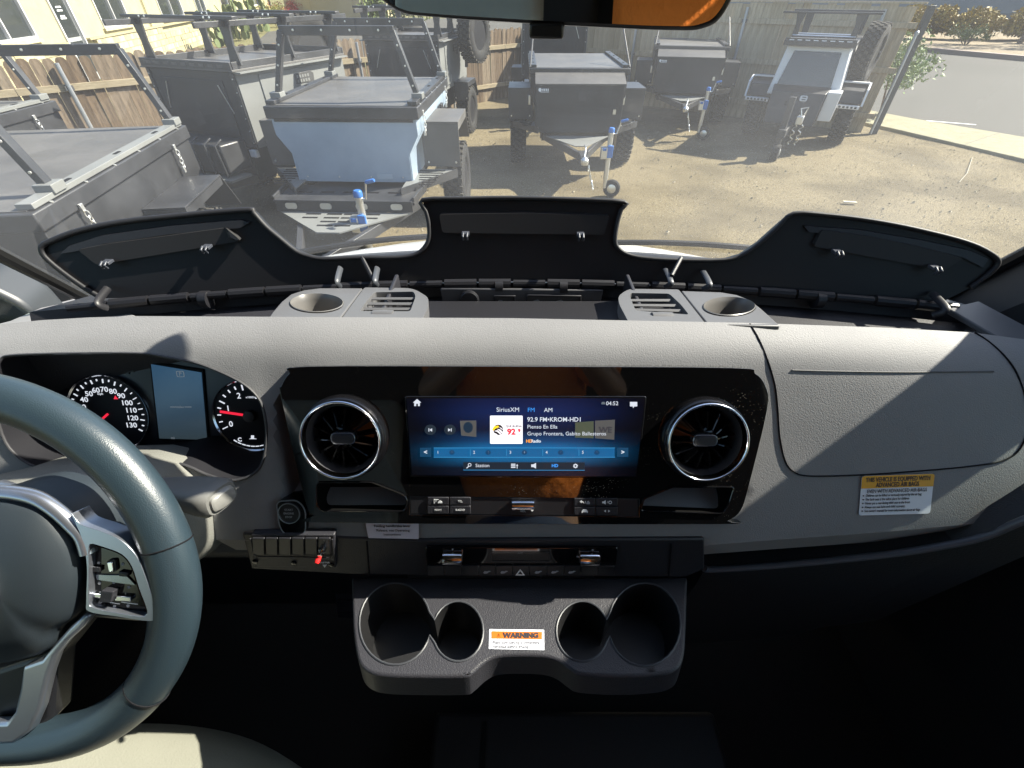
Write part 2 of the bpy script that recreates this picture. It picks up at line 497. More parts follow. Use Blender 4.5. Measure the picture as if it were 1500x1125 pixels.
# ---- dash ends behind the pad (with the side demister slots)
FE = Fr((.45, .409, H - .298), (1, .0, -.10), (0, 1, -.38))
FEL = Fr((-.45, .408, H - .288), (1, .0, .10), (0, 1, -.38))
def endcap(fr, outl, slots, name):
    o = MB().plate(fr.abs_(outl), [fr.abs_(s_) for s_ in slots], -.008, 0, fr).obj(name, M_PAD, dash, bevel=.003)
    for s_ in slots:
        MB().prism(fr.abs_(s_), -.03, -.014, fr).obj("demister_slot", M_BLACK, o)
    return o
ec = endcap(FE, [(1418, 489), (1385, 459), (1377, 447), (1394, 441), (1440, 455), (1500, 473), (1650, 520), (1650, 560), (1500, 500)],
       [[(1400, 456), (1412, 456), (1450, 472), (1463, 482), (1456, 486), (1443, 484)]], "dash_end")
ecl = endcap(FEL, [(205, 465), (150, 437), (139, 430), (63, 449), (11, 471), (-150, 512), (-150, 540), (0, 480)],
       [[(64, 465), (85, 455), (113, 444), (139, 438), (141, 441), (120, 450), (90, 464)], [(100, 465), (126, 453), (148, 442), (152, 446), (128, 461), (120, 465)]], "dash_end")
MB().tube(smooth_curve([FEL.w(*FEL.ab(*p), .002) for p in [(90, 465), (120, 451), (146, 440)]], 5), .002, 6).obj("trim_strip", mat("blue_grey_trim", (.10, .12, .17), .25), ecl)

# ---- open tray behind the pad
def zt(px, py, dz): 
    return hit(px, py, lambda p: -(p.z - (tray_z(p.y) - dz)), .1, 1.5)
b = MB()
hx = lambda x: .6446 - .18 * x * x            # hinge line y
xs = [-.70 + i * .1 for i in range(15)]
for i in range(14):
    a, c = xs[i], xs[i + 1]
    f = lambda x: .449 - .11 * x * x
    F0 = H - .371
    b.add([(a, f(a), H - .318), (c, f(c), H - .318), (c, f(c), F0), (a, f(a), F0)], [(0, 1, 2, 3)])
    b.add([(a, f(a), F0), (c, f(c), F0), (c, hx(c), F0), (a, hx(a), F0)], [(0, 1, 2, 3)])
    b.add([(a, hx(a), F0), (c, hx(c), F0), (c, hx(c) + .01, H - .353), (a, hx(a) + .01, H - .353)], [(0, 1, 2, 3)])
    b.add([(a, hx(a) + .01, H - .353), (c, hx(c) + .01, H - .353), (c, .945 - .29 * c * c, H - .425), (a, .945 - .29 * a * a, H - .425)], [(0, 1, 2, 3)])
b.obj("storage_tray", M_DARK2, dash)
MB().prism([(.47, H - .40), (.80, H - .46), (.80, H - 1.10), (.47, H - 1.10)], -.84, .84, Fr((0, 0, 0), (0, 1, 0), (0, 0, 1))).obj("dash_core", M_LOW, dash, bevel=.01)
# hinge rod in segments
def hp(x, dz=0, dy=0): return Vector((x, hx(x) - .006 + dy, H - .3457 + dz))
rb = MB(); rk = MB()
for i in range(24):
    x0 = -.64 + i * 1.28 / 24; x1 = x0 + 1.28 / 24
    rb.tube([hp(x0 + .002), hp(x1 - .002)], .0075 if i % 3 else .0058, 10)
rb.obj("hinge_rod", M_DARK, dash)
for x in (-.46, .46, -.02, .08):
    MB().lathe([(0, -.007), (.013, -.006), (.013, .006), (0, .007)], hp(x, -.006), (1, 0, 0), 14).obj("hinge_knuckle", M_DARK, dash)

# ---- grey inserts: cup ring + air outlet, mirrored pair (each its own pieces)
def insert_pair(cupout, cup, ventout, vopen, side, slats, wheel):
    cx, cy, rx, ry = cup
    ce = ell(cx, cy, rx, ry, 40)
    ring = [FT.ab(x, y) for x, y in ce]
    m1 = MB().plate(FT.abs_(cupout), [ring], -.014, 0, FT).obj("cup_insert", M_MOD, dash, bevel=.0015)
    inner = [FT.ab(x, y) for x, y in ce]
    c0 = sum(p[0] for p in inner) / len(inner), sum(p[1] for p in inner) / len(inner)
    sh = lambda k: [(c0[0] + (p[0] - c0[0]) * k, c0[1] + (p[1] - c0[1]) * k) for p in inner]
    w = MB(); n = len(inner)
    rings = [(1.03, .0012), (1.0, .002), (.96, -.001), (.93, -.006), (.88, -.062)]
    vs = []
    for k, c in rings: vs += [FT.w(a, bb, c) for a, bb in sh(k)]
    fs = [(r * n + i, r * n + (i + 1) % n, (r + 1) * n + (i + 1) % n, (r + 1) * n + i) for r in range(len(rings) - 1) for i in range(n)]
    fs.append([(len(rings) - 1) * n + i for i in range(n)])
    w.add(vs, fs).obj("cup_well", mat("cup_well_grey", (.12, .115, .11), .35), m1)
    m2 = MB().plate(FT.abs_(ventout), [FT.abs_(vopen)], -.016, .001, FT).obj("air_outlet", M_MOD, dash, bevel=.002)
    MB().prism(FT.abs_(vopen), -.04, -.02, FT).obj("duct", M_BLACK, m2)
    for (p, q) in slats:
        a = FT.w(*FT.ab(*p), -.0035); c = FT.w(*FT.ab(*q), -.0035)
        MB().bar(a, c, .0045, .0016, up=(0, -.35, .94)).obj("slat", M_MOD, m2, bevel=.0006)
    a, bb = FT.ab(*wheel)
    MB().lathe([(0, -.013), (.0085, -.012), (.009, 0), (.0085, .012), (0, .013)], FT.w(a, bb, -.005), (1, 0, 0), 20).obj("thumb_wheel", M_MOD, m2)
insert_pair([(390, 470), (399, 457), (412, 442), (426, 431), (445, 425), (470, 422), (531, 422), (495, 470)], (464, 445, 38.5, 13.2),
            fillet([(534, 422), (606, 423), (628, 437), (627, 452), (618, 470), (499, 470)], [3, 14, 6, 4, 2, 2]),
            fillet([(548, 429), (606, 428), (609, 435), (601, 457), (527, 457), (535, 445)], 4), -1,
            [((542, 434), (607, 434)), ((536, 441.5), (606, 441.5)), ((531, 449), (603, 449)), ((528, 456), (601, 456))], (561, 459))
insert_pair([(1143, 477), (1114, 451), (1098, 439), (1080, 432), (1056, 428), (998, 426), (1037, 475)], (1068, 450, 37.5, 13.2),
            fillet([(994, 425), (920, 424), (905, 435), (907, 447), (920, 472), (1033, 475)], [3, 14, 6, 4, 2, 2]),
            fillet([(980, 431), (924, 430), (922, 434), (931, 456), (1009, 462), (997, 447)], 4), 1,
            [((924, 436.5), (983, 436.5)), ((926, 443.5), (991, 444)), ((929, 450), (999, 451.5)), ((932, 457), (1007, 460))], (970, 462))
# side trough of the centre bay + power sockets
def bay(px, py, yy=.625): return at_y(px, py, yy)
FB = Fr((0, .628, H - .35), (1, 0, 0), (0, .14, 1))
bw = MB().prism(FB.abs_([(645, 422), (884, 424), (877, 456), (650, 454)]), -.004, .002, FB).obj("socket_panel", mat("socket_plate", (.055, .055, .06), .5), dash, bevel=.002)
cc = FB.ab(688, 438)
MB().lathe([(.0155, 0), (.0155, .004), (.013, .006), (0, .006)], FB.w(*cc, .002), FB.n, 28).obj("socket_cap", M_DARK, bw)
for q in ([(723, 431), (755, 431), (755, 451), (723, 450)], [(770, 430), (851, 431), (851, 453), (770, 452)]):
    s_ = MB().plate(FB.abs_(q), [FB.abs_([(q[0][0] + 3, q[0][1] + 3), (q[1][0] - 3, q[1][1] + 3), (q[2][0] - 3, q[2][1] - 3), (q[3][0] + 3, q[3][1] - 3)])], .002, .006, FB).obj("socket_frame", M_DARK, bw, bevel=.001)
for px in (785, 819):
    p = [(px - 7, 441), (px - 2, 439.5), (px + 3, 438), (px + 6, 440.5), (px + 3, 443), (px - 2, 442.3)]
    pflat(FB, p, M_PRINTG, bw, "usb_symbol", .002, .0027)
o_ = FB.ab(733, 441); MB().plate([(o_[0] + x * .0022, o_[1] + y * .0022) for x, y in rrect(0, 0, 3, 2.2, .6)], [[(o_[0] + x * .0022, o_[1] + y * .0022) for x, y in rrect(0, 0, 1.8, 1.1, .4)]], .002, .0026, FB).obj("charge_symbol", M_PRINTG, bw)
bay_floor = MB().prism([(-.165, .472), (.165, .472), (.165, .615), (-.165, .615)], H - .369, H - .362).obj("bay_floor", M_DARK, dash, bevel=.003)
for x in (-.172, .172):
    MB().box((x, .545, H - .345), (.006, .15, .05)).obj("bay_wall", M_DARK2, dash, bevel=.002)
MB().box((-.02, .50, H - .354), (.30, .004, .012)).obj("divider", M_DARK, dash)

# ---- the long hinged lid, standing open
def lid_f(p): return p.y - (.6448 - .18 * p.x * p.x + .42 * (p.z - H + .3468))
def lid(px, py): return hit(px, py, lid_f, .1, 1.5)
def lidoff(o): 
    def g(px, py): return hit(px, py, lambda p: lid_f(p) + o, .1, 1.5)
    return g
LID = [(150, 437), (124, 422), (89, 397), (66, 377), (60, 365), (64, 358), (72, 354), (105, 341), (149, 330), (200, 322), (249, 317), (310, 311), (366, 307), (372, 312), (390, 332), (409, 348), (434, 368), (452, 375), (475, 379), (527, 377), (580, 377), (607, 373), (621, 363), (628, 349), (628, 328), (624, 310), (619, 293),
       (680, 291), (750, 290), (840, 292), (914, 296), (910, 307), (904, 328), (901, 352), (906, 364), (920, 373), (945, 378), (993, 381), (1060, 381), (1088, 373), (1113, 356), (1140, 332), (1162, 313), (1210, 315), (1262, 321), (1310, 329), (1352, 338), (1400, 350), (1432, 361), (1455, 374), (1462, 383), (1458, 392), (1444, 405), (1422, 421), (1379, 443),
       (1300, 437), (1200, 430), (1100, 424), (1010, 420), (880, 414), (750, 412), (620, 414), (500, 418), (400, 423), (300, 429), (200, 436)]
lidm = mat("lid_black_plastic", (.009, .009, .011), .42, spec=.4, bump=('noise', 1600, .2, .0003))
lb = MB().surf(LID, [], lid, 12, wall={0: (0, .012, -.004)})
lido = lb.obj("storage_lid", lidm, dash, smooth=40)
# turned rim along the free edge, standing towards the cabin
free = LID[:54]
rim = [lidoff(.003)(*p) for p in [(x, y) for x, y in free]]
MB().tube(smooth_curve(rim, 3), .0032, 8, flat=1.3).obj("lid_rim", mat("lid_rim_plastic", (.02, .02, .023), .55, spec=.35), lido, smooth=60)
def inset(pts, k):  # move px polygon towards centroid
    cx = sum(p[0] for p in pts) / len(pts); cy = sum(p[1] for p in pts) / len(pts)
    return [(cx + (x - cx) * k, cy + (y - cy) * k) for x, y in pts]
for P_ in ([(88, 372), (100, 361), (150, 345), (250, 331), (352, 322), (366, 326), (352, 334), (250, 343), (152, 357), (112, 368)],
           [(1178, 331), (1260, 337), (1350, 352), (1420, 367), (1448, 380), (1440, 392), (1410, 377), (1350, 364), (1255, 347), (1185, 340)],):
    MB().surf(P_, [], lidoff(.004), 10, wall={0: (0, .004, 0)}).obj("stiffening_ridge", mat("lid_ridge", (.022, .023, .028), .38), lido, smooth=60)
pm_ = mat("lid_panel_plastic", (.018, .0175, .019), .45, spec=.4)
for P_ in ([(114, 366), (141, 388), (300, 362), (353, 353), (345, 346), (330, 334), (250, 345), (160, 357)], [(643, 314), (648, 341), (885, 344), (893, 316), (770, 312)],
           [(1204, 337), (1192, 361), (1384, 396), (1412, 378), (1340, 360), (1270, 346)]):
    MB().surf(fillet(P_, 5), [], lidoff(.007), 10, wall={0: (0, .008, 0)}).obj("lid_inner_panel", pm_, lido, smooth=30)
MB().hull4([lidoff(.005)(*p) for p in [(328, 332), (352, 353), (348, 354), (335, 350)]], [lidoff(.013)(*p) for p in [(333, 336), (350, 351), (347, 352), (338, 348)]]).obj("moulded_rib", mat("lid_ridge"), lido)
hookm = mat("hook_plastic", (.05, .055, .07), .35)
for (px, py) in ((160, 382), (305, 360), (682, 341), (850, 342), (1224, 367), (1366, 390)):
    c = lidoff(.010)(px, py)
    h = MB().box((c.x, c.y - .004, c.z), (.011, .012, .004))
    h.tube([c + Vector((-.003, -.008, .003)), c + Vector((-.003, -.015, 0)), c + Vector((-.003, -.012, -.006))], .0018, 6)
    h.tube([c + Vector((.003, -.008, .003)), c + Vector((.003, -.015, 0)), c + Vector((.003, -.012, -.006))], .0018, 6)
    h.obj("latch_hook", hookm, lido, bevel=.0008)
# hinge arms (curved straps) at the ends and at the notches
for px, top, bot, w in ((158, 422, 451, .010), (1366, 430, 462, .010), (499, 392, 421, .009), (553, 392, 419, .009), (975, 394, 421, .009), (1030, 397, 424, .009)):
    a = lidoff(.006)(px, top); e = at_y(px, bot, a.y - .03)
    mid = (a + e) / 2 + Vector((.002, -.020, .004))
    MB().tube(smooth_curve([a, mid, e], 7), w / 2, 8, flat=.45, up=(0, 1, .2)).obj("hinge_arm", mat("arm_plastic", (.05, .055, .065), .4) if w < .0095 else M_DARK, lido, smooth=60)
for p0, p1 in (((530, 377), (549, 414)), ((998, 378), (984, 404))):
    a = lidoff(.004)(*p0); e = lidoff(.03)(*p1)
    MB().tube([a, e], .0032, 8).obj("stay", M_DARK, lido)
ends = MB().prism([(x, y) for x, y in [(.64, .46), (.70, .48), (.68, .58), (.62, .56)]], H - .35, H - .342).obj("tray_end_cap", M_MOD, dash, bevel=.002)

# ================================================================ instrument cluster (set in the dash)
clus = root("instrument_cluster", "recessed instrument cluster with two round dials and a tall display behind the wheel", "instrument cluster", (-.28, .41, H - .43))
fb = MB().prism(FC.abs_([(-60, 480), (400, 480), (420, 730), (-60, 740)]), -.01, 0, FC).obj("cluster_back", mat("cluster_face", (.010, .013, .02), .3, spec=.5), clus)
pflat(FC, [(-40, 645), (255, 660), (300, 664), (400, 668), (410, 726), (-50, 736)], M_DARK, clus, "cluster_lower_trim", .0, .012, bevel=.003)
disp = pflat(FC, [(221, 529), (299, 541), (308, 646), (233, 644)], M_BLACK, clus, "display_bezel", 0, .002)
md = bpy.data.materials.new("trip_display"); md.use_nodes = True
nt = md.node_tree; bb = nt.nodes["Principled BSDF"]; bb.inputs["Base Color"].default_value = (.01, .02, .035, 1); bb.inputs["Roughness"].default_value = .25
tcn = nt.nodes.new("ShaderNodeTexCoord"); sp = nt.nodes.new("ShaderNodeSeparateXYZ"); nt.links.new(tcn.outputs["Object"], sp.inputs[0])
rp = nt.nodes.new("ShaderNodeValToRGB"); mr = nt.nodes.new("ShaderNodeMapRange"); mr.inputs[1].default_value = -.02; mr.inputs[2].default_value = .10
nt.links.new(sp.outputs["Z"], mr.inputs[0]); nt.links.new(mr.outputs[0], rp.inputs[0])
rp.color_ramp.elements[0].color = (.05, .06, .05, 1); rp.color_ramp.elements[1].color = (.03, .10, .20, 1)
nt.links.new(rp.outputs[0], bb.inputs["Emission Color"]); bb.inputs["Emission Strength"].default_value = .2
pflat(FC, [(224, 533), (297, 545), (305, 643), (236, 641)], md, clus, "trip_display", .002, .003)
ptext("P", FC, 267, 547, 6, E_DIM, clus, name="gear_letter", c=.0035)
a0, b0 = FC.ab(267, 547); s0 = pxsize(FC, 267, 547)
MB().plate([(a0 + x * s0, b0 + y * s0) for x, y in rrect(0, 0, 11, 9, 2)], [[(a0 + x * s0, b0 + y * s0) for x, y in rrect(0, 0, 9.6, 7.6, 1.5)]], .003, .0036, FC).obj("gear_frame", E_DIM, clus)
ptext("miles", FC, 267, 595, 3.5, E_DIM, clus, c=.0035)
for q in ((252, 262), (273, 283)): pflat(FC, [(q[0], 594.6), (q[1], 594.6), (q[1], 595.6), (q[0], 595.6)], E_DIM, clus, "display_rule", .003, .0035)
ptext("mi", FC, 256, 640, 4, E_DIM, clus, c=.0035)
def dial(cx, cy, rpx, name):
    a, b_ = FC.ab(cx, cy, .004); r = pxsize(FC, cx, cy, rpx)
    d = MB().lathe([(r * 1.01, -.004), (r * 1.01, .001), (r, .002), (r * .965, .0005)] , FC.w(a, b_, .004), FC.n, 64, ex=(1, 0, 0), caps=False).obj(name + "_ring", M_CHROME, clus, smooth=40)
    f = MB().lathe([(r * .97, 0), (0, .0002)], FC.w(a, b_, .004), FC.n, 48, ex=(1, 0, 0)).obj(name + "_face", mat("dial_face", (.006, .006, .010), .45, spec=.2), clus)
    return a, b_, r
def radial(a, b_, r, ang, r0, r1, w, m, name):
    u = Vector((math.cos(R(ang)), math.sin(R(ang)))); v = Vector((-u.y, u.x))
    c = Vector((a, b_))
    q = [c + u * r0 * r - v * w, c + u * r1 * r - v * w, c + u * r1 * r + v * w, c + u * r0 * r + v * w]
    return MB().prism([tuple(p) for p in q], .0045, .0055, FC)
a, b_, r = dial(159, 606, 58, "speedometer")
sm = MB()
for i in range(27):
    ang = 222 - i * 9.7
    t = radial(a, b_, r, ang, .80 if i % 2 == 0 else .85, .90, .0005, E_WHITE, "")
    sm.add(t.v, t.f)
sm.obj("speed_scale", E_WHITE, clus)
for i, nn in enumerate(range(0, 140, 10)):
    if nn < 20: continue
    ang = 222 - i * 2 * 9.7
    k = .63 if nn < 100 else .60
    text(str(nn), FC, a + r * k * math.cos(R(ang)), b_ + r * k * math.sin(R(ang)), .0088, E_WHITE, clus, "speed_numeral", c=.0048, sx=1.1, bold=.0001)
text("mph", FC, a - .004, b_ + r * .52, .004, E_WHITE, clus, c=.0048)
radial(a, b_, r, 218, .0, .72, .0012, E_RED, "").obj("speed_needle", E_RED, clus)
text("▲", FC, a + r * .28, b_ + r * .42, .006, E_RED, clus, "telltale", c=.0048)
a, b_, r = dial(367, 609, 54, "rev_counter")
sm = MB()
for i in range(9):
    ang = 205 - i * 13.5
    t = radial(a, b_, r, ang, .72 if i % 4 == 0 else .78, .87, .0006, E_WHITE, ""); sm.add(t.v, t.f)
for i in range(7):
    t = radial(a, b_, r, 235 + i * 8, .84, .90, .0006, E_WHITE, ""); u = t.v
    q0 = radial(a, b_, r, 235 + i * 8, .86, .88, .0022, E_WHITE, ""); sm.add(q0.v, q0.f)
sm.obj("rev_scale", E_WHITE, clus)
for nn, ang in ((0, 203), (1, 160), (2, 112), (3, 66)):
    text(str(nn), FC, a + r * .60 * math.cos(R(ang)), b_ + r * .60 * math.sin(R(ang)), .010, E_WHITE, clus, "rev_numeral", c=.0048, bold=.0001)
text("x1000/min", FC, a + r * .12, b_ + r * .52, .0036, E_WHITE, clus, c=.0048)
text("C", FC, a - r * .38, b_ - r * .68, .007, E_WHITE, clus, c=.0048, bold=.0002)
pflat(FC, [(371, 636), (375, 636), (375, 640), (379, 641), (368, 641), (371, 640)], E_WHITE, clus, "coolant_symbol", .0045, .0052)
radial(a, b_, r, 171, -.12, .80, .0014, E_RED, "").obj("rev_needle", E_RED, clus)
MB().lathe([(r * .17, 0), (r * .15, .005), (0, .006)], FC.w(a, b_, .004), FC.n, 20).obj("needle_cap", M_DARK, clus)
text("5", FC, a + r * .42, b_ + r * .08, .009, E_RED, clus, "redline_mark", c=.0048)
pflat(FC, [(183, 543), (190, 538), (190, 541), (197, 541.5), (197, 545), (190, 544.5), (190, 548)], mat("unlit_tell_tale", (.004, .004, .005), .5), clus, "indicator_arrow", .0, .001)

# ================================================================ centre panel
cons = root("center_console_panel", "glossy black centre panel with radio screen between two round chrome air vents", "console panel", (0, .33, H - .43))
OUT = [(412, 585), (412, 566), (424, 547), (450, 537), (760, 537), (1072, 539), (1106, 547), (1122, 567), (1124, 600), (1097, 712), (1085, 748), (1066, 763), (1040, 768), (480, 766), (461, 755), (447, 735)]
OUT = [(p.x, p.y) for p in smooth_curve([(x, y, 0) for x, y in OUT], 4, True)]
FPo = lambda pts, off=0: FP.abs_(pts, off)
PK1 = fillet([(464, 706), (546, 706), (592, 724), (597, 732), (593, 748), (472, 748), (464, 740)], 5)
PK2 = fillet([(1075, 713), (985, 713), (943, 730), (938, 748), (1058, 752), (1067, 738)], 5)
VL, VR = (499, 645), (1037, 648)
v1 = ell(*VL, 55, 50, 40); v2 = ell(*VR, 55, 50, 40)
BTN = [(600, 727), (936, 731), (936, 757), (600, 754)]
body = MB().plate(FPo(OUT), [FPo(PK1), FPo(PK2), FPo(v1), FPo(v2), FPo(BTN)], -.022, 0, FP).obj("panel_body", M_PIANO, cons, bevel=.005, seg=4)
for pk in (PK1, PK2):
    q = FPo(pk); n = len(q)
    cx = sum(p[0] for p in q) / n; cy = sum(p[1] for p in q) / n
    vs = [FP.w(x, y, .001) for x, y in q] + [FP.w(cx + (x - cx) * .93, cy + (y - cy) * .9, -.03) for x, y in q]
    MB().add(vs, [(i, (i + 1) % n, n + (i + 1) % n, n + i) for i in range(n)] + [list(range(n, 2 * n))]).obj("pocket", mat("pocket_black", (.003, .003, .003), .8, spec=.08), cons)
    MB().tube([FP.w(x, y, .0008) for x, y in q], .0009, 6, closed=True).obj("pocket_edge", M_GLOSS, cons)
bs = pflat(FP, BTN, M_DARK, cons, "button_strip", -.006, -.001, bevel=.001)
# vents
def vent(c):
    a, b_ = FP.ab(c[0], c[1], .014); r = pxsize(FP, c[0], c[1], 61) * .975
    o = FP.w(a, b_, 0)
    v = MB().lathe([(r * 1.04, -.02), (r * 1.06, .002), (r * 1.03, .010), (r * .97, .013)], o, FP.n, 64, ex=(1, 0, 0), caps=False).obj("vent_housing", M_GLOSS, cons, smooth=60)
    pr = []
    for i in range(13):
        t = math.pi * (i / 12); pr.append((r * (.945 + .045 * math.cos(t)), .0125 + .005 * math.sin(t)))
    MB().lathe([(r * 1.0, .008)] + pr + [(r * .88, .006)], o, FP.n, 72, ex=(1, 0, 0), caps=False).obj("chrome_ring", M_CHROME, v, smooth=60)
    MB().lathe([(r * .90, .010), (r * .84, .002), (r * .78, -.012)], o, FP.n, 64, ex=(1, 0, 0), caps=False).obj("vent_cone", M_DARK2, v, smooth=60)
    MB().lathe([(r * .80, -.016), (r * .79, -.013), (r * .6, -.010), (r * .2, -.004), (0, -.003)], o, FP.n, 64, ex=(1, 0, 0)).obj("vent_disc", mat("vent_disc_black", (.004, .004, .005), .12, spec=.5), v, smooth=60)
    for k in range(14):
        an = R(k * 360 / 14 + 8); u = FP.ex * math.cos(an) + FP.ey * math.sin(an)
        t = u.cross(FP.n)
        MB().hull4([o + u * r * .3 + t * .0008 - FP.n * .004, o + u * r * .3 - t * .0008 - FP.n * .004, o + u * r * .3 - t * .0006 + FP.n * .008, o + u * r * .3 + t * .0006 + FP.n * .008],
                   [o + u * r * .80 + t * .0025 - FP.n * .010, o + u * r * .80 - t * .0005 - FP.n * .010, o + u * r * .80 - t * .0005 - FP.n * .001, o + u * r * .80 + t * .0015 - FP.n * .001]).obj("vane", M_GLOSS, v)
    k = [(x * 1.0, y) for x, y in rrect(0, 0, r * .60, r * .30, r * .15, 6)]
    MB().prism([(a + x, b_ + y) for x, y in k], .002, .0085, FP).obj("knob_rim", mat("knob_rim_metal", (.18, .19, .21), .25, .8), v, bevel=.001)
    MB().prism([(a + x, b_ + y) for x, y in k], -.002, .011, FP, top=[(a + x * .86, b_ + y * .80) for x, y in k]).obj("vent_knob", M_DARK2, v, bevel=.0015, seg=3)
    return v
vent(VL); vent(VR)
# ---- screen
sm_, nt, bb = mat_emis_screen()
tcn = nt.nodes.new("ShaderNodeTexCoord"); sp = nt.nodes.new("ShaderNodeSeparateXYZ"); nt.links.new(tcn.outputs["Object"], sp.inputs[0])
SCRZ = PM[cons].translation
def wz(px, py):
    p = FP.w(*FP.ab(px, py)); return p - SCRZ
zlo, zhi = wz(770, 697).z, wz(770, 583).z
mr = nt.nodes.new("ShaderNodeMapRange"); mr.inputs[1].default_value = zlo; mr.inputs[2].default_value = zhi
nt.links.new(sp.outputs["Z"], mr.inputs[0])
rp = nt.nodes.new("ShaderNodeValToRGB"); nt.links.new(mr.outputs[0], rp.inputs[0])
cr = rp.color_ramp; cr.elements[0].position = 0; cr.elements[0].color = (.002, .004, .012, 1); cr.elements[1].position = 1; cr.elements[1].color = (.002, .006, .03, 1)
for pos, c in ((.13, (.002, .008, .02, 1)), (.24, (.004, .07, .17, 1)), (.36, (.004, .10, .25, 1)), (.48, (.003, .03, .09, 1)), (.62, (.002, .006, .02, 1)), (.85, (.002, .010, .05, 1))):
    e = cr.elements.new(pos); e.color = c
mx = nt.nodes.new("ShaderNodeMapRange"); mx.interpolation_type = 'SMOOTHSTEP'
ab = nt.nodes.new("ShaderNodeMath"); ab.operation = 'ABSOLUTE'
sb = nt.nodes.new("ShaderNodeMath"); sb.operation = 'SUBTRACT'; sb.inputs[1].default_value = wz(768, 640).x
nt.links.new(sp.outputs["X"], sb.inputs[0]); nt.links.new(sb.outputs[0], ab.inputs[0]); nt.links.new(ab.outputs[0], mx.inputs[0])
mx.inputs[1].default_value = .02; mx.inputs[2].default_value = .135; mx.inputs[3].default_value = 1; mx.inputs[4].default_value = .04
vm = nt.nodes.new("ShaderNodeVectorMath"); vm.operation = 'SCALE'
nt.links.new(rp.outputs[0], vm.inputs[0]); nt.links.new(mx.outputs[0], vm.inputs["Scale"]); nt.links.new(vm.outputs[0], bb.inputs["Emission Color"]); bb.inputs["Emission Strength"].default_value = .55
SC = [(596, 583), (944, 583), (931, 697), (604, 695)]
pflat(FP, fillet([(593, 580), (947, 580), (934, 700), (601, 698)], 4), M_GLOSS, cons, "screen_bezel", -.0005, .0015, bevel=.001)
scr = pflat(FP, SC, sm_, cons, "display", .0016, .0022)
def P(pts, m, name, c=.0023, par=scr): return pflat(FP, pts, m, par, name, c, c + .0003)
def T(s, px, py, h, m, align='CENTER', **k): return ptext(s, FP, px, py, h, m, scr, c=.0026, align=align, **k)
P([(605.5, 589), (611.6, 583.8), (617.7, 589), (615.7, 589), (615.7, 594), (612.9, 594), (612.9, 590.6), (610.3, 590.6), (610.3, 594), (607.5, 594), (607.5, 589)], E_WHITE, "home_icon")
T("SiriusXM", 744, 599.5, 6.5, E_WHITE); T("FM", 778, 599.8, 6.2, E_BLUE); T("AM", 803, 600, 6.2, E_WHITE)
T("04:52", 896, 590.3, 5.8, E_WHITE)
P([(880, 591.5), (881, 588), (885, 588), (886, 591.5)], E_DIM, "signal_icon")
P([(922, 588), (932.5, 588), (932.5, 594.5), (928.5, 594.5), (926.5, 597), (926, 594.5), (922, 594.5)], E_WHITE, "message_icon")
P([(674, 615.5), (698, 615), (698, 639), (676, 637)], emis("faded_card", (.3, .3, .3), .10), "faded_cover")
P(ell(686, 625, 7, 8, 18), emis("faded_card_dark", (.01, .03, .06), .3), "faded_disc", c=.0027)
P([(842, 618), (869, 616), (869, 641), (842, 640)], emis("faded_card2", (.25, .3, .2), .10), "faded_cover")
P([(871, 615.5), (900, 614), (899, 643), (871, 641)], emis("faded_card", (.3, .3, .3), .10), "faded_cover")
T("WE", 886, 629, 8.5, emis("card_ink", (.05, .05, .06), .3), bold=.0004)
for px, d in ((631, -1), (659.5, 1)):
    P(ell(px, 628.7, 8.5, 7.5, 20), emis("button_glow", (.006, .01, .015), .9), "track_button")
    P([(px - 2.6 * d, 626.3), (px + 1.2 * d, 628.7), (px - 2.6 * d, 631.1)], E_WHITE, "track_arrow", c=.0027)
    P([(px + 1.6, 626.3), (px + 2.6, 626.3), (px + 2.6, 631.1), (px + 1.6, 631.1)] if d > 0 else [(px - 2.6, 626.3), (px - 1.6, 626.3), (px - 1.6, 631.1), (px - 2.6, 631.1)], E_WHITE, "track_bar", c=.0027)
cov = P(fillet([(718, 608), (765.5, 608), (765.5, 649), (718, 649)], 1.5), emis("cover_white", (.80, .76, .80), .52), "station_cover")
kk = emis("cover_ink", (.012, .01, .01), .3)
rr_ = emis("cover_red", (.75, .01, .03), .5)
# station emblem: striped round head with a yellow beak
P(ell(730, 628.5, 7.2, 7.6, 26), kk, "emblem_head", c=.0027)
for q in ([(724, 630), (729, 629), (734, 633), (733, 635), (728, 631)], [(728, 627), (733, 628), (737, 632), (736, 634), (732, 630)], [(723, 633), (727, 634), (730, 636.5), (727, 636)], [(731, 624), (735, 626), (737.4, 629), (734, 627)]):
    P(q, emis("cover_white", (.8, .76, .8), .52), "emblem_stripe", c=.0031)
P([(721, 628), (724, 623.5), (730, 622), (731, 624.5), (726, 626.5), (723, 629.5)], emis("cover_yellow", (.9, .55, .02), .5), "emblem_beak", c=.0032)
T("QUE BUENA", 752.5, 623.5, 3.0, kk, bold=.00008).location = (0, 0, 0)
T("92", 749, 631.8, 8.6, rr_, bold=.0004); T("9", 760.5, 630, 5, rr_, bold=.0003)
T("FM", 760.5, 635.5, 1.8, rr_)
T("92.9 FM•KROM-HD1", 772, 613.8, 6.4, E_WHITE, 'LEFT', bold=.00008)
T("Pienso En Ella", 772, 624.4, 5.6, emis("lit_white_dim", (.8, .85, .95), .28), 'LEFT')
T("Grupo Frontera, Gabito Ballesteros", 772, 634.4, 5.6, emis("lit_white_dim", (.8, .85, .95), .28), 'LEFT')
T("HD", 775, 645.2, 4.4, E_ORG, bold=.0002); T("Radio", 785, 645.2, 4.4, E_WHITE, bold=.00015)
EB = emis("preset_bar", (.004, .07, .18), .55)
P([(636, 655), (899.5, 655.5), (899.5, 668.5), (636, 668)], EB, "preset_bar")
ln = emis("bar_line", (.03, .2, .4), .45)
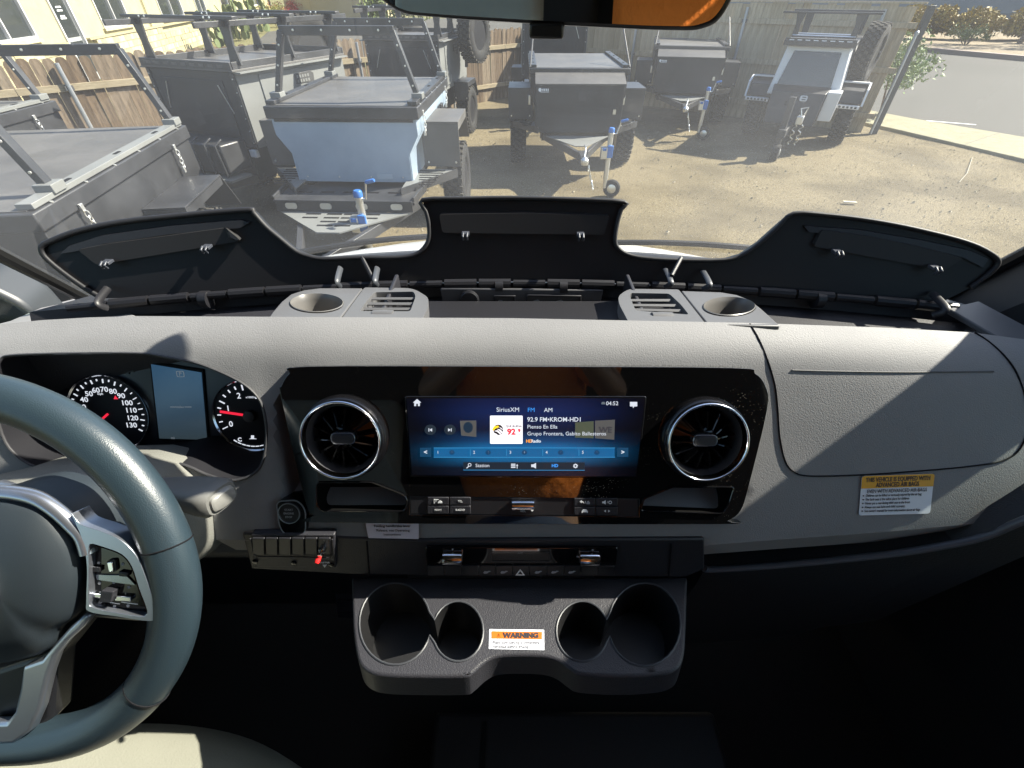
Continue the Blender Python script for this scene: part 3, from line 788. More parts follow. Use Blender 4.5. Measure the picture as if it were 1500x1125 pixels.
for yy in (654.6, 668.2): P([(636, yy), (900, yy), (900, yy + .7), (636, yy + .7)], ln, "preset_rule", c=.0027)
for px, s_ in ((624, "<"), (911.5, ">")):
    P([(px - 8, 655), (px + 8, 655), (px + 8, 668), (px - 8, 668)], emis("preset_button", (.003, .03, .07), .6), "arrow_button")
    T(s_, px, 661.5, 6.5, E_WHITE, bold=.0002)
for i in range(5):
    x = 642 + i * 52.8
    T(str(i + 1), x, 661.6, 4.6, E_WHITE); T("+", x + 20.5, 661.6, 4.8, E_WHITE)
    P(ell(x + 20.5, 661.6, 4, 3.6, 14), emis("plus_glow", (.003, .03, .08), .6), "plus_button", c=.0024)
    if i: P([(x - 6, 657), (x - 5.3, 657), (x - 5.3, 666.5), (x - 6, 666.5)], ln, "preset_divider", c=.0027)
P([(679, 675.8), (856, 676.2), (856, 687), (679, 686.6)], emis("menu_bar", (.004, .008, .014), .8), "menu_bar")
P([(679, 686.8), (856, 687.2), (856, 687.8), (679, 687.4)], ln, "menu_rule", c=.0027)
T("Station", 707, 680.8, 5.2, E_WHITE)
a_, b_ = FP.ab(688.3, 679.6); s_ = pxsize(FP, 688, 680)
MB().plate(ell(a_, b_, 2.6 * s_, 2.6 * s_, 16), [ell(a_, b_, 1.7 * s_, 1.7 * s_, 16)], .0026, .0029, FP).obj("search_icon", E_WHITE, scr)
P([(686.8, 681), (683.4, 684), (684.2, 684.9), (687.8, 681.8)], E_WHITE, "search_handle", c=.0026)
for k in range(3): P([(748.5, 678 + k * 2.3), (755, 678 + k * 2.3), (755, 679.4 + k * 2.3), (748.5, 679.4 + k * 2.3)], E_WHITE, "list_icon", c=.0026)
P([(756, 681), (757.5, 678.5), (759, 681), (758, 681), (758, 685), (757, 685), (757, 681)], E_WHITE, "list_arrow", c=.0026)
P([(778, 679), (781, 679), (785, 676.8), (785, 685), (781, 682.8), (778, 682.8)], E_WHITE, "speaker_icon", c=.0026)
T("HD", 812.5, 681, 4.6, E_BLUE, bold=.0002)
a_, b_ = FP.ab(842.5, 681.2)
gear = [(a_ + s_ * (3.6 if (i // 2) % 2 == 0 else 2.8) * math.cos(i * math.pi / 16), b_ + s_ * (3.6 if (i // 2) % 2 == 0 else 2.8) * math.sin(i * math.pi / 16)) for i in range(32)]
MB().plate(gear, [ell(a_, b_, 1.5 * s_, 1.5 * s_, 14)], .0026, .0029, FP).obj("gear_icon", E_WHITE, scr)

# ---- keys below the screen
cp = FP.ab
for x0, x1, lab1, lab2 in ((626.5, 657.5, "P⇄", "NAVI"), (659, 689.5, "TEL", "RADIO"), (841, 871.5, "↩/⌂", "CAR"), (873, 904.5, "◁/⏻", "◂◂ ▸▸")):
    dy = 0 if x0 < 700 else 1.5
    for y0, y1, lb in ((728, 739, lab1), (740.5, 752, lab2)):
        kx = pflat(FP, [(x0, y0 + dy), (x1, y0 + dy), (x1, y1 + dy), (x0, y1 + dy)], M_DARK2, bs, "key", -.001, .0012, bevel=.0006)
        cx, cy = (x0 + x1) / 2, (y0 + y1) / 2 + dy
        if lb in ("TEL", "NAVI", "RADIO"):
            ptext(lb, FP, cx, cy, 3.1, M_WHITE, bs, name="key_lettering", c=.0016)
        elif lb == "P⇄":
            ptext("P", FP, cx - 3, cy, 3.2, M_WHITE, bs, name="key_lettering", c=.0016)
            pflat(FP, [(cx - 6, cy - 3), (cx + 1, cy - 3), (cx + 1, cy - 2.3), (cx - 5.3, cy - 2.3), (cx - 5.3, cy + 3), (cx - 6, cy + 3)], M_WHITE, bs, "key_symbol", .0014, .0018)
            pflat(FP, [(cx, cy + 2.5), (cx, cy + .5), (cx + 2, cy - 1), (cx + 4, cy - 1), (cx + 6, cy + 1), (cx + 6, cy + 2.5)], M_WHITE, bs, "key_symbol", .0014, .0018)
        elif lb == "CAR":
            pflat(FP, [(cx - 4.5, cy + 2.5), (cx - 4.5, cy), (cx - 2.5, cy - 2.5), (cx + 2.5, cy - 2.5), (cx + 4.5, cy), (cx + 4.5, cy + 2.5), (cx + 3, cy + 2.5), (cx + 3, cy + 1.4), (cx - 3, cy + 1.4), (cx - 3, cy + 2.5)], M_WHITE, bs, "key_symbol", .0014, .0018)
        elif lb == "↩/⌂":
            pflat(FP, [(cx - 7.5, cy - 1), (cx - 4.5, cy - 3.4), (cx - 4.5, cy - 1.8), (cx - 1.5, cy - .5), (cx - 1, cy + 2), (cx - 3, cy - .2), (cx - 4.5, cy - .2), (cx - 4.5, cy + 1)], M_WHITE, bs, "key_symbol", .0014, .0018)
            ptext("/", FP, cx + .8, cy, 3.6, M_WHITE, bs, name="key_lettering", c=.0016)
            pflat(FP, [(cx + 2.6, cy), (cx + 5, cy - 2.6), (cx + 7.4, cy), (cx + 7.4, cy + 2.6), (cx + 2.6, cy + 2.6)], M_PRINTG, bs, "key_symbol", .0014, .0018)
        elif lb == "◁/⏻":
            pflat(FP, [(cx - 7, cy - 1.2), (cx - 5, cy - 1.2), (cx - 2, cy - 3), (cx - 2, cy + 3), (cx - 5, cy + 1.2), (cx - 7, cy + 1.2)], M_WHITE, bs, "key_symbol", .0014, .0018)
            ptext("/", FP, cx + .6, cy, 3.6, M_WHITE, bs, name="key_lettering", c=.0016)
            a_, b_ = FP.ab(cx + 4.6, cy); s_ = pxsize(FP, cx, cy)
            MB().plate(ell(a_, b_, 2.6 * s_, 2.6 * s_, 14), [ell(a_, b_, 1.7 * s_, 1.7 * s_, 14)], .0014, .0018, FP).obj("key_symbol", M_WHITE, bs)
        else:
            for d, xx in ((-1, cx - 4), (1, cx + 4)):
                pflat(FP, [(xx - 2.4 * d, cy - 1.8), (xx + .4 * d, cy), (xx - 2.4 * d, cy + 1.8)], M_WHITE, bs, "key_symbol", .0014, .0018)
def toggle(fr, x0, y0, x1, y1, par, c=0):
    w = MB(); a = fr.ab(x0, (y0 + y1) / 2); b2 = fr.ab(x1, (y0 + y1) / 2)
    h = abs(fr.ab(x0, y0)[1] - fr.ab(x0, y1)[1]) / 2
    pr = [(0, 0), (h * .95, .0015), (h, .004), (h, (b2[0] - a[0]) - .004), (h * .95, (b2[0] - a[0]) - .0015), (0, b2[0] - a[0])]
    w.lathe(pr, fr.w(a[0], a[1], c), fr.ex, 20)
    return w.obj("metal_roller", M_CHROME, par, smooth=40)
toggle(FP, 748, 731, 784, 745, bs, .002)
ptext("VOL", FP, 766, 748.5, 3.0, M_WHITE, bs, c=.0006)
for px, d in ((752.5, -1), (779.5, 1)): pflat(FP, [(px - 2, 748.5 + d), (px, 748.5 - d * -1.2), (px + 2, 748.5 + d)] if d < 0 else [(px - 2, 747.6), (px, 749.8), (px + 2, 747.6)], M_WHITE, bs, "volume_arrow", -.0008, -.0003)

# ================================================================ lower dash band, climate strip, switches
low = MB().prism(FL.abs_([(352, 786), (366, 838), (516, 846), (1006, 850), (1034, 838), (1034, 794), (620, 796)]), -.03, -.004, FL).obj("lower_band", M_DARK2, dash, bevel=.002)
for q in ([(536, 797), (540, 848)], [(985, 800), (981, 850)]):
    MB().tube([FL.w(*FL.ab(*p), -.0035) for p in q], .001, 6).obj("joint", M_SEAM, low)
clim = root("climate_control_strip", "gloss black climate control strip with two chrome rollers below the radio panel", "control strip", (0, .30, H - .56))
cb = MB().prism(FL.abs_(fillet([(622, 802), (906, 803), (900, 842), (627, 841)], 4)), -.004, 0, FL).obj("strip_body", M_GLOSS, clim, bevel=.0015)
toggle(FL, 648, 807, 679, 820, clim, .003); toggle(FL, 847, 808, 878.5, 821, clim, .003)
MB().plate(FL.abs_([(719.5, 808), (806.5, 808), (806.5, 822), (719.5, 822)]), [FL.abs_([(720.3, 808.7), (805.7, 808.7), (805.7, 821.3), (720.3, 821.3)])], 0, .0005, FL).obj("display_outline", M_DARK2, clim)
ptext("AUTO", FL, 762, 809.5, 1.8, M_PRINTG, clim, c=.0006)
for i in range(11):
    x0 = 627 + i * 24.9
    pflat(FL, [(x0, 827), (x0 + 24, 827), (x0 + 23.7, 841), (x0 + .3, 841)], M_DARK, clim, "key", 0, .0022, bevel=.0006)
for px in (713, 738, 788, 812, 837):
    pflat(FL, [(px - 5, 836.5), (px - 3, 834), (px + 1, 834.5), (px + 3, 833.5), (px + 6, 834), (px + 3, 835.5), (px + 1, 837), (px - 3, 837.5)], M_PRINTG, clim, "key_symbol", .0023, .0027)
t_ = [FL.ab(*p) for p in ((762, 831), (769, 840), (755, 840))]; t2 = [FL.ab(*p) for p in ((762, 833.5), (766, 838.7), (758, 838.7))]
MB().plate(t_, [t2], .0023, .0028, FL).obj("hazard_triangle", M_WHITE, clim)
for p in ((868, 805.5), (866, 823.5), (846, 815), (663, 804.5), (663, 823)): pflat(FL, ell(p[0], p[1], 1.3, 1, 8), M_PRINTG, clim, "marker_dot", 0, .0005)

# start button
FS = Fr(pad(427, 757), (1, 0, 0), (0, .5, .866))
FS.o = pad(427, 757) + FS.n * .006
o1 = fillet([(405, 733), (437, 731), (449, 745), (449, 782), (417, 783), (409, 768)], 9)
st = root("start_stop_button", "round engine start stop button in a pale outlined surround left of the radio panel", "button", FS.o)
q = FS.abs_(o1); cx = sum(p[0] for p in q) / len(q); cy = sum(p[1] for p in q) / len(q)
MB().prism(q, -.03, .0012, FS).obj("surround", M_GLOSS, st, bevel=.001)
MB().plate(q, [[(cx + (x - cx) * .94, cy + (y - cy) * .945) for x, y in q]], .001, .0018, FS).obj("surround_outline", M_SATIN, st)
ca = FS.ab(425.5, 750); rr = pxsize(FS, 425, 750, 16)
MB().lathe([(rr, .001), (rr, .0032), (rr * .93, .0038), (rr * .86, .0028), (0, .0024)], FS.w(*ca, 0), FS.n, 36).obj("push_cap", M_DARK, st)
MB().plate(ell(*ca, rr, rr, 40), [ell(*ca, rr * .93, rr * .93, 40)], .0034, .0042, FS).obj("cap_ring", M_SATIN, st)
for i, s_ in enumerate(("START", "ENGINE", "STOP")): ptext(s_, FS, 425.5, 744.5 + i * 5.3, 3.0, M_PRINTG, st, c=.0042)
# switch strip with master switch
swf = Fr(FL.w(*FL.ab(430, 810), .003), (1, 0, 0), FL.ey)
sw = root("auxiliary_switch_panel", "row of blank switches with a red master toggle below the start button", "switch panel", swf.o)
MB().prism(swf.abs_([(366, 786), (489, 786), (491, 834), (371, 833)]), -.012, -.002, swf).obj("switch_plate", M_DARK2, sw, bevel=.0015)
for i in range(6):
    x0 = 369.5 + i * 19.3
    pflat(swf, [(x0, 788), (x0 + 18, 788), (x0 + 18.4, 812), (x0 + 1.5, 811)], M_DARK, sw, "blank_switch", -.002, .001, bevel=.0008)
MB().tube([swf.w(*swf.ab(*p), 0) for p in ((367, 789), (371, 811), (376, 815), (484, 817), (489, 811), (487, 790))], .0009, 6).obj("frame_edge", M_SATIN if False else M_DARK2, sw)
for p in ((373, 824), (430, 826), (485, 829)): MB().lathe([(.0032, -.002), (.003, .001), (0, .0018)], swf.w(*swf.ab(*p), -.001), swf.n, 12).obj("screw", M_GLOSS, sw)
ptext("MASTER", swf, 474, 825.5, 3.4, M_WHITE, sw, c=-.0012); pflat(swf, [(472, 829), (478, 829), (475, 833)], M_WHITE, sw, "arrow_mark", -.002, -.0012)
c = swf.w(*swf.ab(473, 803), .001)
tg = MB().lathe([(.004, 0), (.004, .004), (.002, .006), (.0022, .010)], c, swf.n, 14).obj("toggle_base", M_CHROME, sw)
d = (swf.n + Vector((-.25, 0, -.5))).normalized()
MB().lathe([(0, .006), (.0024, .007), (.0032, .0135), (.0026, .016), (0, .0165)], c, d, 14).obj("toggle_lever", M_RED, sw)

def lift(fr, quad, fn=pad):
    best = -1
    for i in range(9):
        for j in range(9):
            u, v = i / 8, j / 8
            px = lerp(lerp(quad[0][0], quad[1][0], u), lerp(quad[3][0], quad[2][0], u), v); py = lerp(lerp(quad[0][1], quad[1][1], u), lerp(quad[3][1], quad[2][1], u), v)
            best = max(best, (fn(px, py) - fr.o).dot(fr.n))
    fr.o = fr.o + fr.n * (best + .0004)
    return fr
# stickers
def sticker(name, label, fr, quad, m, texts, bands=(), c=.0004, round_=1.2):
    r_ = root(name, label, "sticker", fr.w(*fr.ab(*quad[0])))
    MB().prism(fr.abs_(fillet(quad, round_)), c, c + .0004, fr).obj("sheet", m, r_)
    for pts, mm in bands: pflat(fr, pts, mm, r_, "colour_band", c + .0005, c + .0008)
    for t in texts: ptext(t[0], fr, t[1], t[2], t[3], M_INK, r_, c=c + .0012, **(t[4] if len(t) > 4 else {}))
    return r_
sticker("handbrake_sticker", "small pale sticker about the folding handbrake lever, just under the gloss panel", lift(Fr(pad(574, 777), (1, 0, 0), pad(574, 768) - pad(574, 787)), [(535, 768), (613, 768), (613, 789), (540, 789)]),
        [(535, 762), (613.5, 763), (613.5, 789), (540, 787.5)], M_PINKST, [("Folding handbrake lever", 575, 769.5, 3.9, dict(bold=.0001)), ("Release, see Operating", 576, 776, 3.7), ("Instructions", 575, 782, 3.7)])
TL, TR, BR, BL = pad(1270, 697), pad(1370.5, 693.5), pad(1358.5, 748), pad(1248, 757)
FA = Fr((TL + TR + BR + BL) / 4, (TR - TL), (TL - BL))
lift(FA, [(1270, 697), (1370.5, 693.5), (1358.5, 748), (1248, 757)])
wA = ((TR - TL).length + (BR - BL).length) / 2; hA = ((TL - BL).length + (TR - BR).length) / 2
ab_ = root("airbag_sticker", "white and yellow airbag notice stuck on the dash under the passenger airbag cover", "sticker", FA.o)
MB().prism(rrect(0, 0, wA, hA, .003), 0, .0004, FA).obj("sheet", M_STICK, ab_)
MB().prism(fillet([(-wA / 2, hA / 2), (wA / 2, hA / 2), (wA / 2, hA * .19), (-wA / 2, hA * .19)], [.003, .003, 0.0001, .0001]), .0005, .0008, FA).obj("yellow_band", M_YEL, ab_)
text("THIS VEHICLE IS EQUIPPED WITH", FA, 0, hA * .40, hA * .155, M_INK, ab_, c=.001, sx=.62, bold=.0001)
text("ADVANCED AIR BAGS", FA, 0, hA * .265, hA * .155, M_INK, ab_, c=.001, sx=.62, bold=.0001)
text("EVEN WITH ADVANCED AIR BAGS", FA, 0, hA * .11, hA * .13, M_INK, ab_, c=.001, sx=.66)
for i, s_ in enumerate(("Children can be killed or seriously injured by the air bag", "The back seat is the safest place for children", "Never put a rear-facing child seat in the front", "Always use seat belts and child restraints", "See owner's manual for more information about air bags")):
    text(s_, FA, -wA * .43, hA * (.005 - i * .098), hA * .088, M_INK, ab_, c=.001, align='LEFT', sx=.62)
    MB().prism(ell(-wA * .46, hA * (.005 - i * .098), hA * .017, hA * .017, 8), .0005, .0009, FA).obj("bullet", M_INK, ab_)

# ================================================================ cup holder console
cup = root("cup_holder_console", "dark grey console with four cup wells jutting out below the climate controls", "cup holder", (0, .22, H - .60))
def union2(c1, c2, h):
    (x1, y1, rx1, ry1), (x2, y2, rx2, ry2) = c1, c2       # c1 left, c2 right
    a1 = math.degrees(math.asin(min(.9, h / ry1))); a2 = math.degrees(math.asin(min(.9, h / ry2)))
    return ell(x1, y1, rx1, ry1, 34, a1, 360 - a1) + ell(x2, y2, rx2, ry2, 26, 180 + a2, 540 - a2)
U1 = union2((579, 914, 52.5, 60), (671, 925, 37, 44), 17); U2 = union2((853, 925, 38, 44), (944, 915, 53, 61), 17)
PO = [(515, 845), (517, 914), (521, 950), (527, 972), (540, 984), (560, 989), (600, 991), (677, 991), (692, 986), (708, 972), (724, 963), (747, 960), (794, 961), (818, 968), (836, 981), (853, 988), (912, 991), (965, 988), (988, 982), (999, 970), (1004, 940), (1007, 845)]
PO = [(p.x, p.y) for p in smooth_curve([(x, y, 0) for x, y in PO], 3)]
cpm = mat("console_grey_plastic", (.030, .030, .036), .45, spec=.45, bump=('leather', 700, .5, .0006))
fnc = lambda px, py: FCP.w(*FCP.ab(px, py))
pl = MB().surf(PO, [U1, U2], fnc, 11, wall={0: (0, -.008, -.034)})
plo = pl.obj("console_top", cpm, cup, bevel=.004, seg=3)
edge = [fnc(*p) + Vector((0, -.002, -.003)) for p in PO]
for U in (U1, U2):
    q = FCP.abs_(U); n = len(q); cx = sum(p[0] for p in q) / n; cy = sum(p[1] for p in q) / n
    lv = [(0, .001, 1.0), (.0, -.003, .985), (0, -.065, .93)]
    vs = []
    for _, c, k in lv: vs += [FCP.w(cx + (x - cx) * k, cy + (y - cy) * k, c) for x, y in q]
    MB().add(vs, [(r_ * n + i, r_ * n + (i + 1) % n, (r_ + 1) * n + (i + 1) % n, (r_ + 1) * n + i) for r_ in range(2) for i in range(n)] + [[2 * n + i for i in range(n)]]).obj("cup_well", mat("well_black", (.012, .012, .013), .4), cup, smooth=40)
    MB().tube([FCP.w(x, y, .0004) for x, y in q], .0012, 6, closed=True).obj("well_rim", mat("rim_grey", (.045, .048, .056), .45), cup)
sticker("awning_warning_sticker", "small white and orange warning sticker between the cup wells", FCP, [(716.8, 922), (797, 923), (797.3, 952.8), (716, 951)], M_STICK,
        [("WARNING", 763, 931.8, 6.8, dict(bold=.0004, sx=1.1)), ("Make sure awning is completely", 722, 941.8, 4.3, dict(align='LEFT', sx=.88)), ("retracted before driving.", 722, 948, 4.3, dict(align='LEFT', sx=.88))],
        [([(720, 925.2), (794, 926.2), (794, 937), (720, 936)], M_ORG), ([(727, 934.6), (730.2, 928.3), (733.5, 934.6)], M_INK)], round_=.5)

# ================================================================ lower passenger side shelf, glove area, tunnel, floor
SH = [(1031, 800), (1032, 832), (1045, 834), (1150, 827), (1300, 812), (1400, 796), (1450, 783), (1490, 766), (1570, 735)]
def shf(px, py): return hit(px, py, lambda p: p.y - (.296 - .10 * p.x * p.x), .05, 1.5)
MB().tube(smooth_curve([shf(*p) for p in SH[1:]], 6), .0042, 10).obj("shelf_lip", mat("lip_grey", (.07, .075, .09), .4), dash, smooth=60)
gb = MB()
g = [Vector((x, .225 - .10 * x * x + (.16 if k == 0 else 0), H - .47 - (.0 if k == 0 else .05))) for k in (0, 1) for x in (.17, .3, .45, .6, .75)]
sh = MB()
pts = [shf(*p) for p in [(1032, 834), (1150, 829), (1300, 814), (1400, 799), (1474, 771), (1640, 740)]]
n = len(pts)
sh.add(pts + [p + Vector((0, .15, .0)) for p in pts] + [p + Vector((0, .15, .10)) for p in pts] + [p + Vector((0, .0, -.05)) for p in pts] + [p + Vector((.0, .05, -.40)) for p in pts],
       [(i, i + 1, n + i + 1, n + i) for i in range(n - 1)] + [(n + i, n + i + 1, 2 * n + i + 1, 2 * n + i) for i in range(n - 1)] + [(i + 1, i, 3 * n + i, 3 * n + i + 1) for i in range(n - 1)] + [(3 * n + i + 1, 3 * n + i, 4 * n + i, 4 * n + i + 1) for i in range(n - 1)])
sh.obj("parcel_shelf", M_LOW, dash, smooth=30)
MB().tube(smooth_curve([at_y(x, y, .31) for x, y in [(1010, 896), (1100, 895), (1200, 894), (1290, 896)]], 4), .0012, 6).obj("glovebox_gap", M_BLACK, dash)
# knee bolster driver side
kb = MB().hull4([(-.80, .34, H - .635), (-.20, .34, H - .635), (-.20, .38, H - .565), (-.80, .38, H - .53)], [(-.80, .57, H - 1.03), (-.20, .57, H - 1.03), (-.20, .60, H - .95), (-.80, .60, H - .95)])
kb.obj("knee_panel", M_LOW, dash, bevel=.01)
tunnel = MB()
tunnel.box((-.02, .46, H - .95), (.34, .16, .60))
tunnel.obj("centre_column", M_LOW, dash, bevel=.02, seg=3)
MB().tube(smooth_curve([(.045, .376, H - .66), (.05, .375, H - .8), (.03, .374, H - 1.0), (.01, .37, H - 1.2)], 5), .012, 10, flat=.5).obj("column_rib", M_LOW, dash, smooth=60)
fl = MB()
fl.box((0, -.9, H - 1.28), (1.78, 3.4, .04))
fl.obj("cab_floor", mat("floor_mat", (.022, .021, .021), .9, spec=.2, bump=('noise', 300, .5, .002)), None)
tag(col.objects["cab_floor"], kind="structure")
rc = root("floor_cover", "black moulded floor cover with a stepped recess between the seats", "floor cover", (.05, .05, H - 1.26))
MB().prism([(x, y) for x, y in [(-.16, -.10), (.42, -.10), (.42, .27), (-.16, .27)]], H - 1.26, H - 1.13).obj("cover_body", M_LOW, rc, bevel=.012, seg=3)
MB().prism(fillet([(.06, .02), (.24, .02), (.24, .16), (.06, .16)], .03), H - 1.13, H - 1.10).obj("raised_step", mat("step_plastic", (.012, .012, .015), .4), rc, bevel=.012, seg=3)
MB().prism(fillet([(.07, -.09), (.40, -.09), (.40, .0), (.07, .0)], .03), H - 1.13, H - 1.115).obj("raised_step", M_LOW, rc, bevel=.008)
MB().box((-.055, .08, H - 1.128), (.007, .34, .006)).obj("slot", M_BLACK, rc)

for nm, lb, x0, w_ in (("brake_pedal", "wide black rubber brake pedal in the dark driver footwell", -.36, .09), ("accelerator_pedal", "tall narrow black accelerator pedal right of the brake pedal", -.22, .055)):
    pr_ = root(nm, lb, "pedal", (x0, .50, H - 1.1))
    MB().hull4([(x0 - w_ / 2, .44, H - 1.10), (x0 + w_ / 2, .44, H - 1.10), (x0 + w_ / 2, .46, H - 1.11), (x0 - w_ / 2, .46, H - 1.11)], [(x0 - w_ / 2, .50, H - .98), (x0 + w_ / 2, .50, H - .98), (x0 + w_ / 2, .52, H - .99), (x0 - w_ / 2, .52, H - .99)]).obj("pedal_pad", M_DARK2, pr_, bevel=.004)
    for k in range(4): MB().box((x0, .448 + k * .015, H - 1.085 + k * .03), (w_ * .85, .006, .006)).obj("rubber_rib", M_LOW, pr_)
    MB().tube([(x0, .50, H - 1.04), (x0, .56, H - .85), (x0 + .02, .60, H - .70)], .010, 8).obj("pedal_arm", M_DARK, pr_)
# ================================================================ steering column, stalk, wheel
FW = Fr((-.46, .1863, H - .3882), (1, 0, 0), (0, .5397, .8445))
colm = root("steering_column", "grey moulded steering column shroud between the wheel and the dash", "steering column", (-.46, .28, H - .45))
def wp(px, py, c): return FW.w(*FW.ab(px, py, c), c)
sh0 = [(-190, 745), (-60, 715), (40, 702), (120, 700), (180, 712), (215, 745), (238, 800), (240, 860), (200, 900), (-100, 900)]
q0 = FW.abs_(sh0, -.045); q1 = FW.abs_([(x, y) for x, y in sh0], -.045)
cx = sum(p[0] for p in q0) / len(q0); cy = sum(p[1] for p in q0) / len(q0)
MB().prism([(cx + (x - cx) * .98, cy + (y - cy)) for x, y in q0], -.17, -.045, FW, top=[(cx + (x - cx) * .93, cy + (y - cy) * .93) for x, y in q0]).obj("column_shroud", mat("shroud_grey", (.17, .17, .155), .5, bump=('leather', 700, .5, .0006)), colm, bevel=.012, seg=4, smooth=50)
# drive selector stalk on the right of the column
stk = root("gear_selector_stalk", "pale grey gear selector stalk with a push button end, right of the steering column", "stalk", wp(250, 720, -.07))
pa, pb = wp(215, 712, -.085), wp(325, 730, -.060)
ax = (pb - pa).normalized(); upv = Vector((0, .3, 1)); upv = (upv - ax * upv.dot(ax)).normalized(); sd = ax.cross(upv)
stm = mat("stalk_grey", (.13, .13, .125), .45)
def sect(c, w, h, n=20):
    out = []
    for i in range(n):
        t = 2 * math.pi * i / n; cx_ = math.copysign(abs(math.cos(t)) ** .6, math.cos(t)); sy_ = math.copysign(abs(math.sin(t)) ** .6, math.sin(t))
        out.append(c + sd * cx_ * w + upv * sy_ * h)
    return out
def loft(secs):
    b = MB(); n = len(secs[0]); vs = [p for s_ in secs for p in s_]
    fs = [(r_ * n + i, r_ * n + (i + 1) % n, (r_ + 1) * n + (i + 1) % n, (r_ + 1) * n + i) for r_ in range(len(secs) - 1) for i in range(n)]
    fs += [list(range(n - 1, -1, -1)), [(len(secs) - 1) * n + i for i in range(n)]]
    return b.add(vs, fs)
L = (pb - pa).length
loft([sect(pa + ax * L * t, w, h) for t, w, h in ((0, .008, .006), (.15, .011, .008), (.35, .015, .0105), (.6, .019, .0125), (.85, .021, .0140), (.95, .021, .0140), (1.0, .017, .012))]).obj("stalk_body", stm, stk, smooth=40)
loft([sect(pb + ax * t, w, h) for t, w, h in ((-.001, .0140, .0095), (.0025, .0135, .009), (.0045, .011, .007))]).obj("push_end", mat("stalk_button", (.20, .198, .19), .35), stk, smooth=40)
pc = pa.lerp(pb, .52) - sd * -.0; 
dd = -sd if sd.y > 0 else sd
MB().lathe([(.0065, 0), (.006, .0015), (0, .002)], pa.lerp(pb, .50) + dd * .0165, dd, 20).obj("thumb_button", mat("button_grey", (.16, .16, .165), .35), stk)
# left stalk tip (chrome-ish curve behind the hub)
lst = root("indicator_stalk", "dark indicator stalk with a silver edge at far left behind the wheel hub", "stalk", wp(0, 712, -.06))
MB().tube([wp(-60, 735, -.06), wp(0, 712, -.05), wp(40, 722, -.045)], [.008, .007, .005], 12, flat=.6).obj("stalk_body", M_SATIN, lst, smooth=60)

whl = root("steering_wheel", "black leather steering wheel with silver trimmed spokes, only its right part in view", "steering wheel", FW.o)
RO, rm = .167, .0188
prof = []
n1, n2 = 120, 20
vs = []
for i in range(n1):
    t = 2 * math.pi * i / n1
    td = math.degrees(t)
    k = 1.0 + .10 * math.exp(-((td - 0) / 22) ** 2) + .10 * math.exp(-((td - 360) / 22) ** 2)
    flatb = 1.0 - .05 * math.exp(-((td - 270) / 30) ** 2)
    for j in range(n2):
        s_ = 2 * math.pi * j / n2
        rr = (RO * flatb) + rm * k * math.cos(s_)
        vs.append(FW.w(rr * math.cos(t), rr * math.sin(t), rm * .92 * math.sin(s_)))
fs = [(i * n2 + j, i * n2 + (j + 1) % n2, ((i + 1) % n1) * n2 + (j + 1) % n2, ((i + 1) % n1) * n2 + j) for i in range(n1) for j in range(n2)]
MB().add(vs, fs).obj("rim", M_LEATHER, whl, smooth=80)
for td in (12, -38, 168, 218):
    t = R(td); c = FW.w(RO * math.cos(t), RO * math.sin(t), 0)
    er = FW.ex * math.cos(t) + FW.ey * math.sin(t)
    kk_ = 1.0 + .10 * math.exp(-(td / 22) ** 2) if abs(td) < 90 else 1.0
    ring = [c + (er * math.cos(s_) * rm * kk_ + FW.n * math.sin(s_) * rm * .92) * 1.003 for s_ in [2 * math.pi * j / 24 for j in range(24)]]
    MB().tube(ring, .0007, 5, closed=True).obj("stitched_seam", M_SEAM, whl)
# hub pad
def circ_px(cx, cy, r, n=40): return ell(cx, cy, r, r, n)
hp_ = [(-130, 775), (-80, 745), (-20, 728), (20, 733), (60, 750), (92, 790), (106, 840), (104, 880), (92, 915), (70, 935), (60, 960), (35, 975), (-40, 985), (-120, 940)]
q = FW.abs_([(p.x, p.y) for p in smooth_curve([(x, y, 0) for x, y in hp_], 4, True)], .02); cx = sum(p[0] for p in q) / len(q); cy = sum(p[1] for p in q) / len(q)
hb = MB(); n = len(q); lv = [(1.0, -.04), (1.0, .002), (.97, .012), (.88, .020), (.6, .028), (.3, .031), (.02, .032)]
vs = []
for k, c in lv: vs += [FW.w(cx + (x - cx) * k, cy + (y - cy) * k, c) for x, y in q]
hb.add(vs, [(r_ * n + i, r_ * n + (i + 1) % n, (r_ + 1) * n + (i + 1) % n, (r_ + 1) * n + i) for r_ in range(len(lv) - 1) for i in range(n)] + [[(len(lv) - 1) * n + i for i in range(n)]])
hub = hb.obj("airbag_pad", mat("hub_black", (.020, .027, .034), .48, bump=('leather', 1400, .12, .0003)), whl, smooth=60)
ec_ = FW.ab(-60, 872, .034)
em = MB().lathe([(.030, -.004), (.030, .002), (.028, .004), (.026, .002), (0, .001)], FW.w(*ec_, .031), FW.n, 40).obj("round_emblem", M_CHROME, whl, smooth=40)
for k in range(3):
    t = R(90 + 120 * k); u = FW.ex * math.cos(t) + FW.ey * math.sin(t); w_ = FW.n.cross(u); c = FW.w(*ec_, .034)
    MB().add([c + u * .026, c - w_ * .003 + u * .002, c + w_ * .003 + u * .002, c + FW.n * .003], [(0, 1, 3), (0, 3, 2), (1, 2, 3), (0, 2, 1)]).obj("emblem_arm", M_CHROME, em, smooth=0)
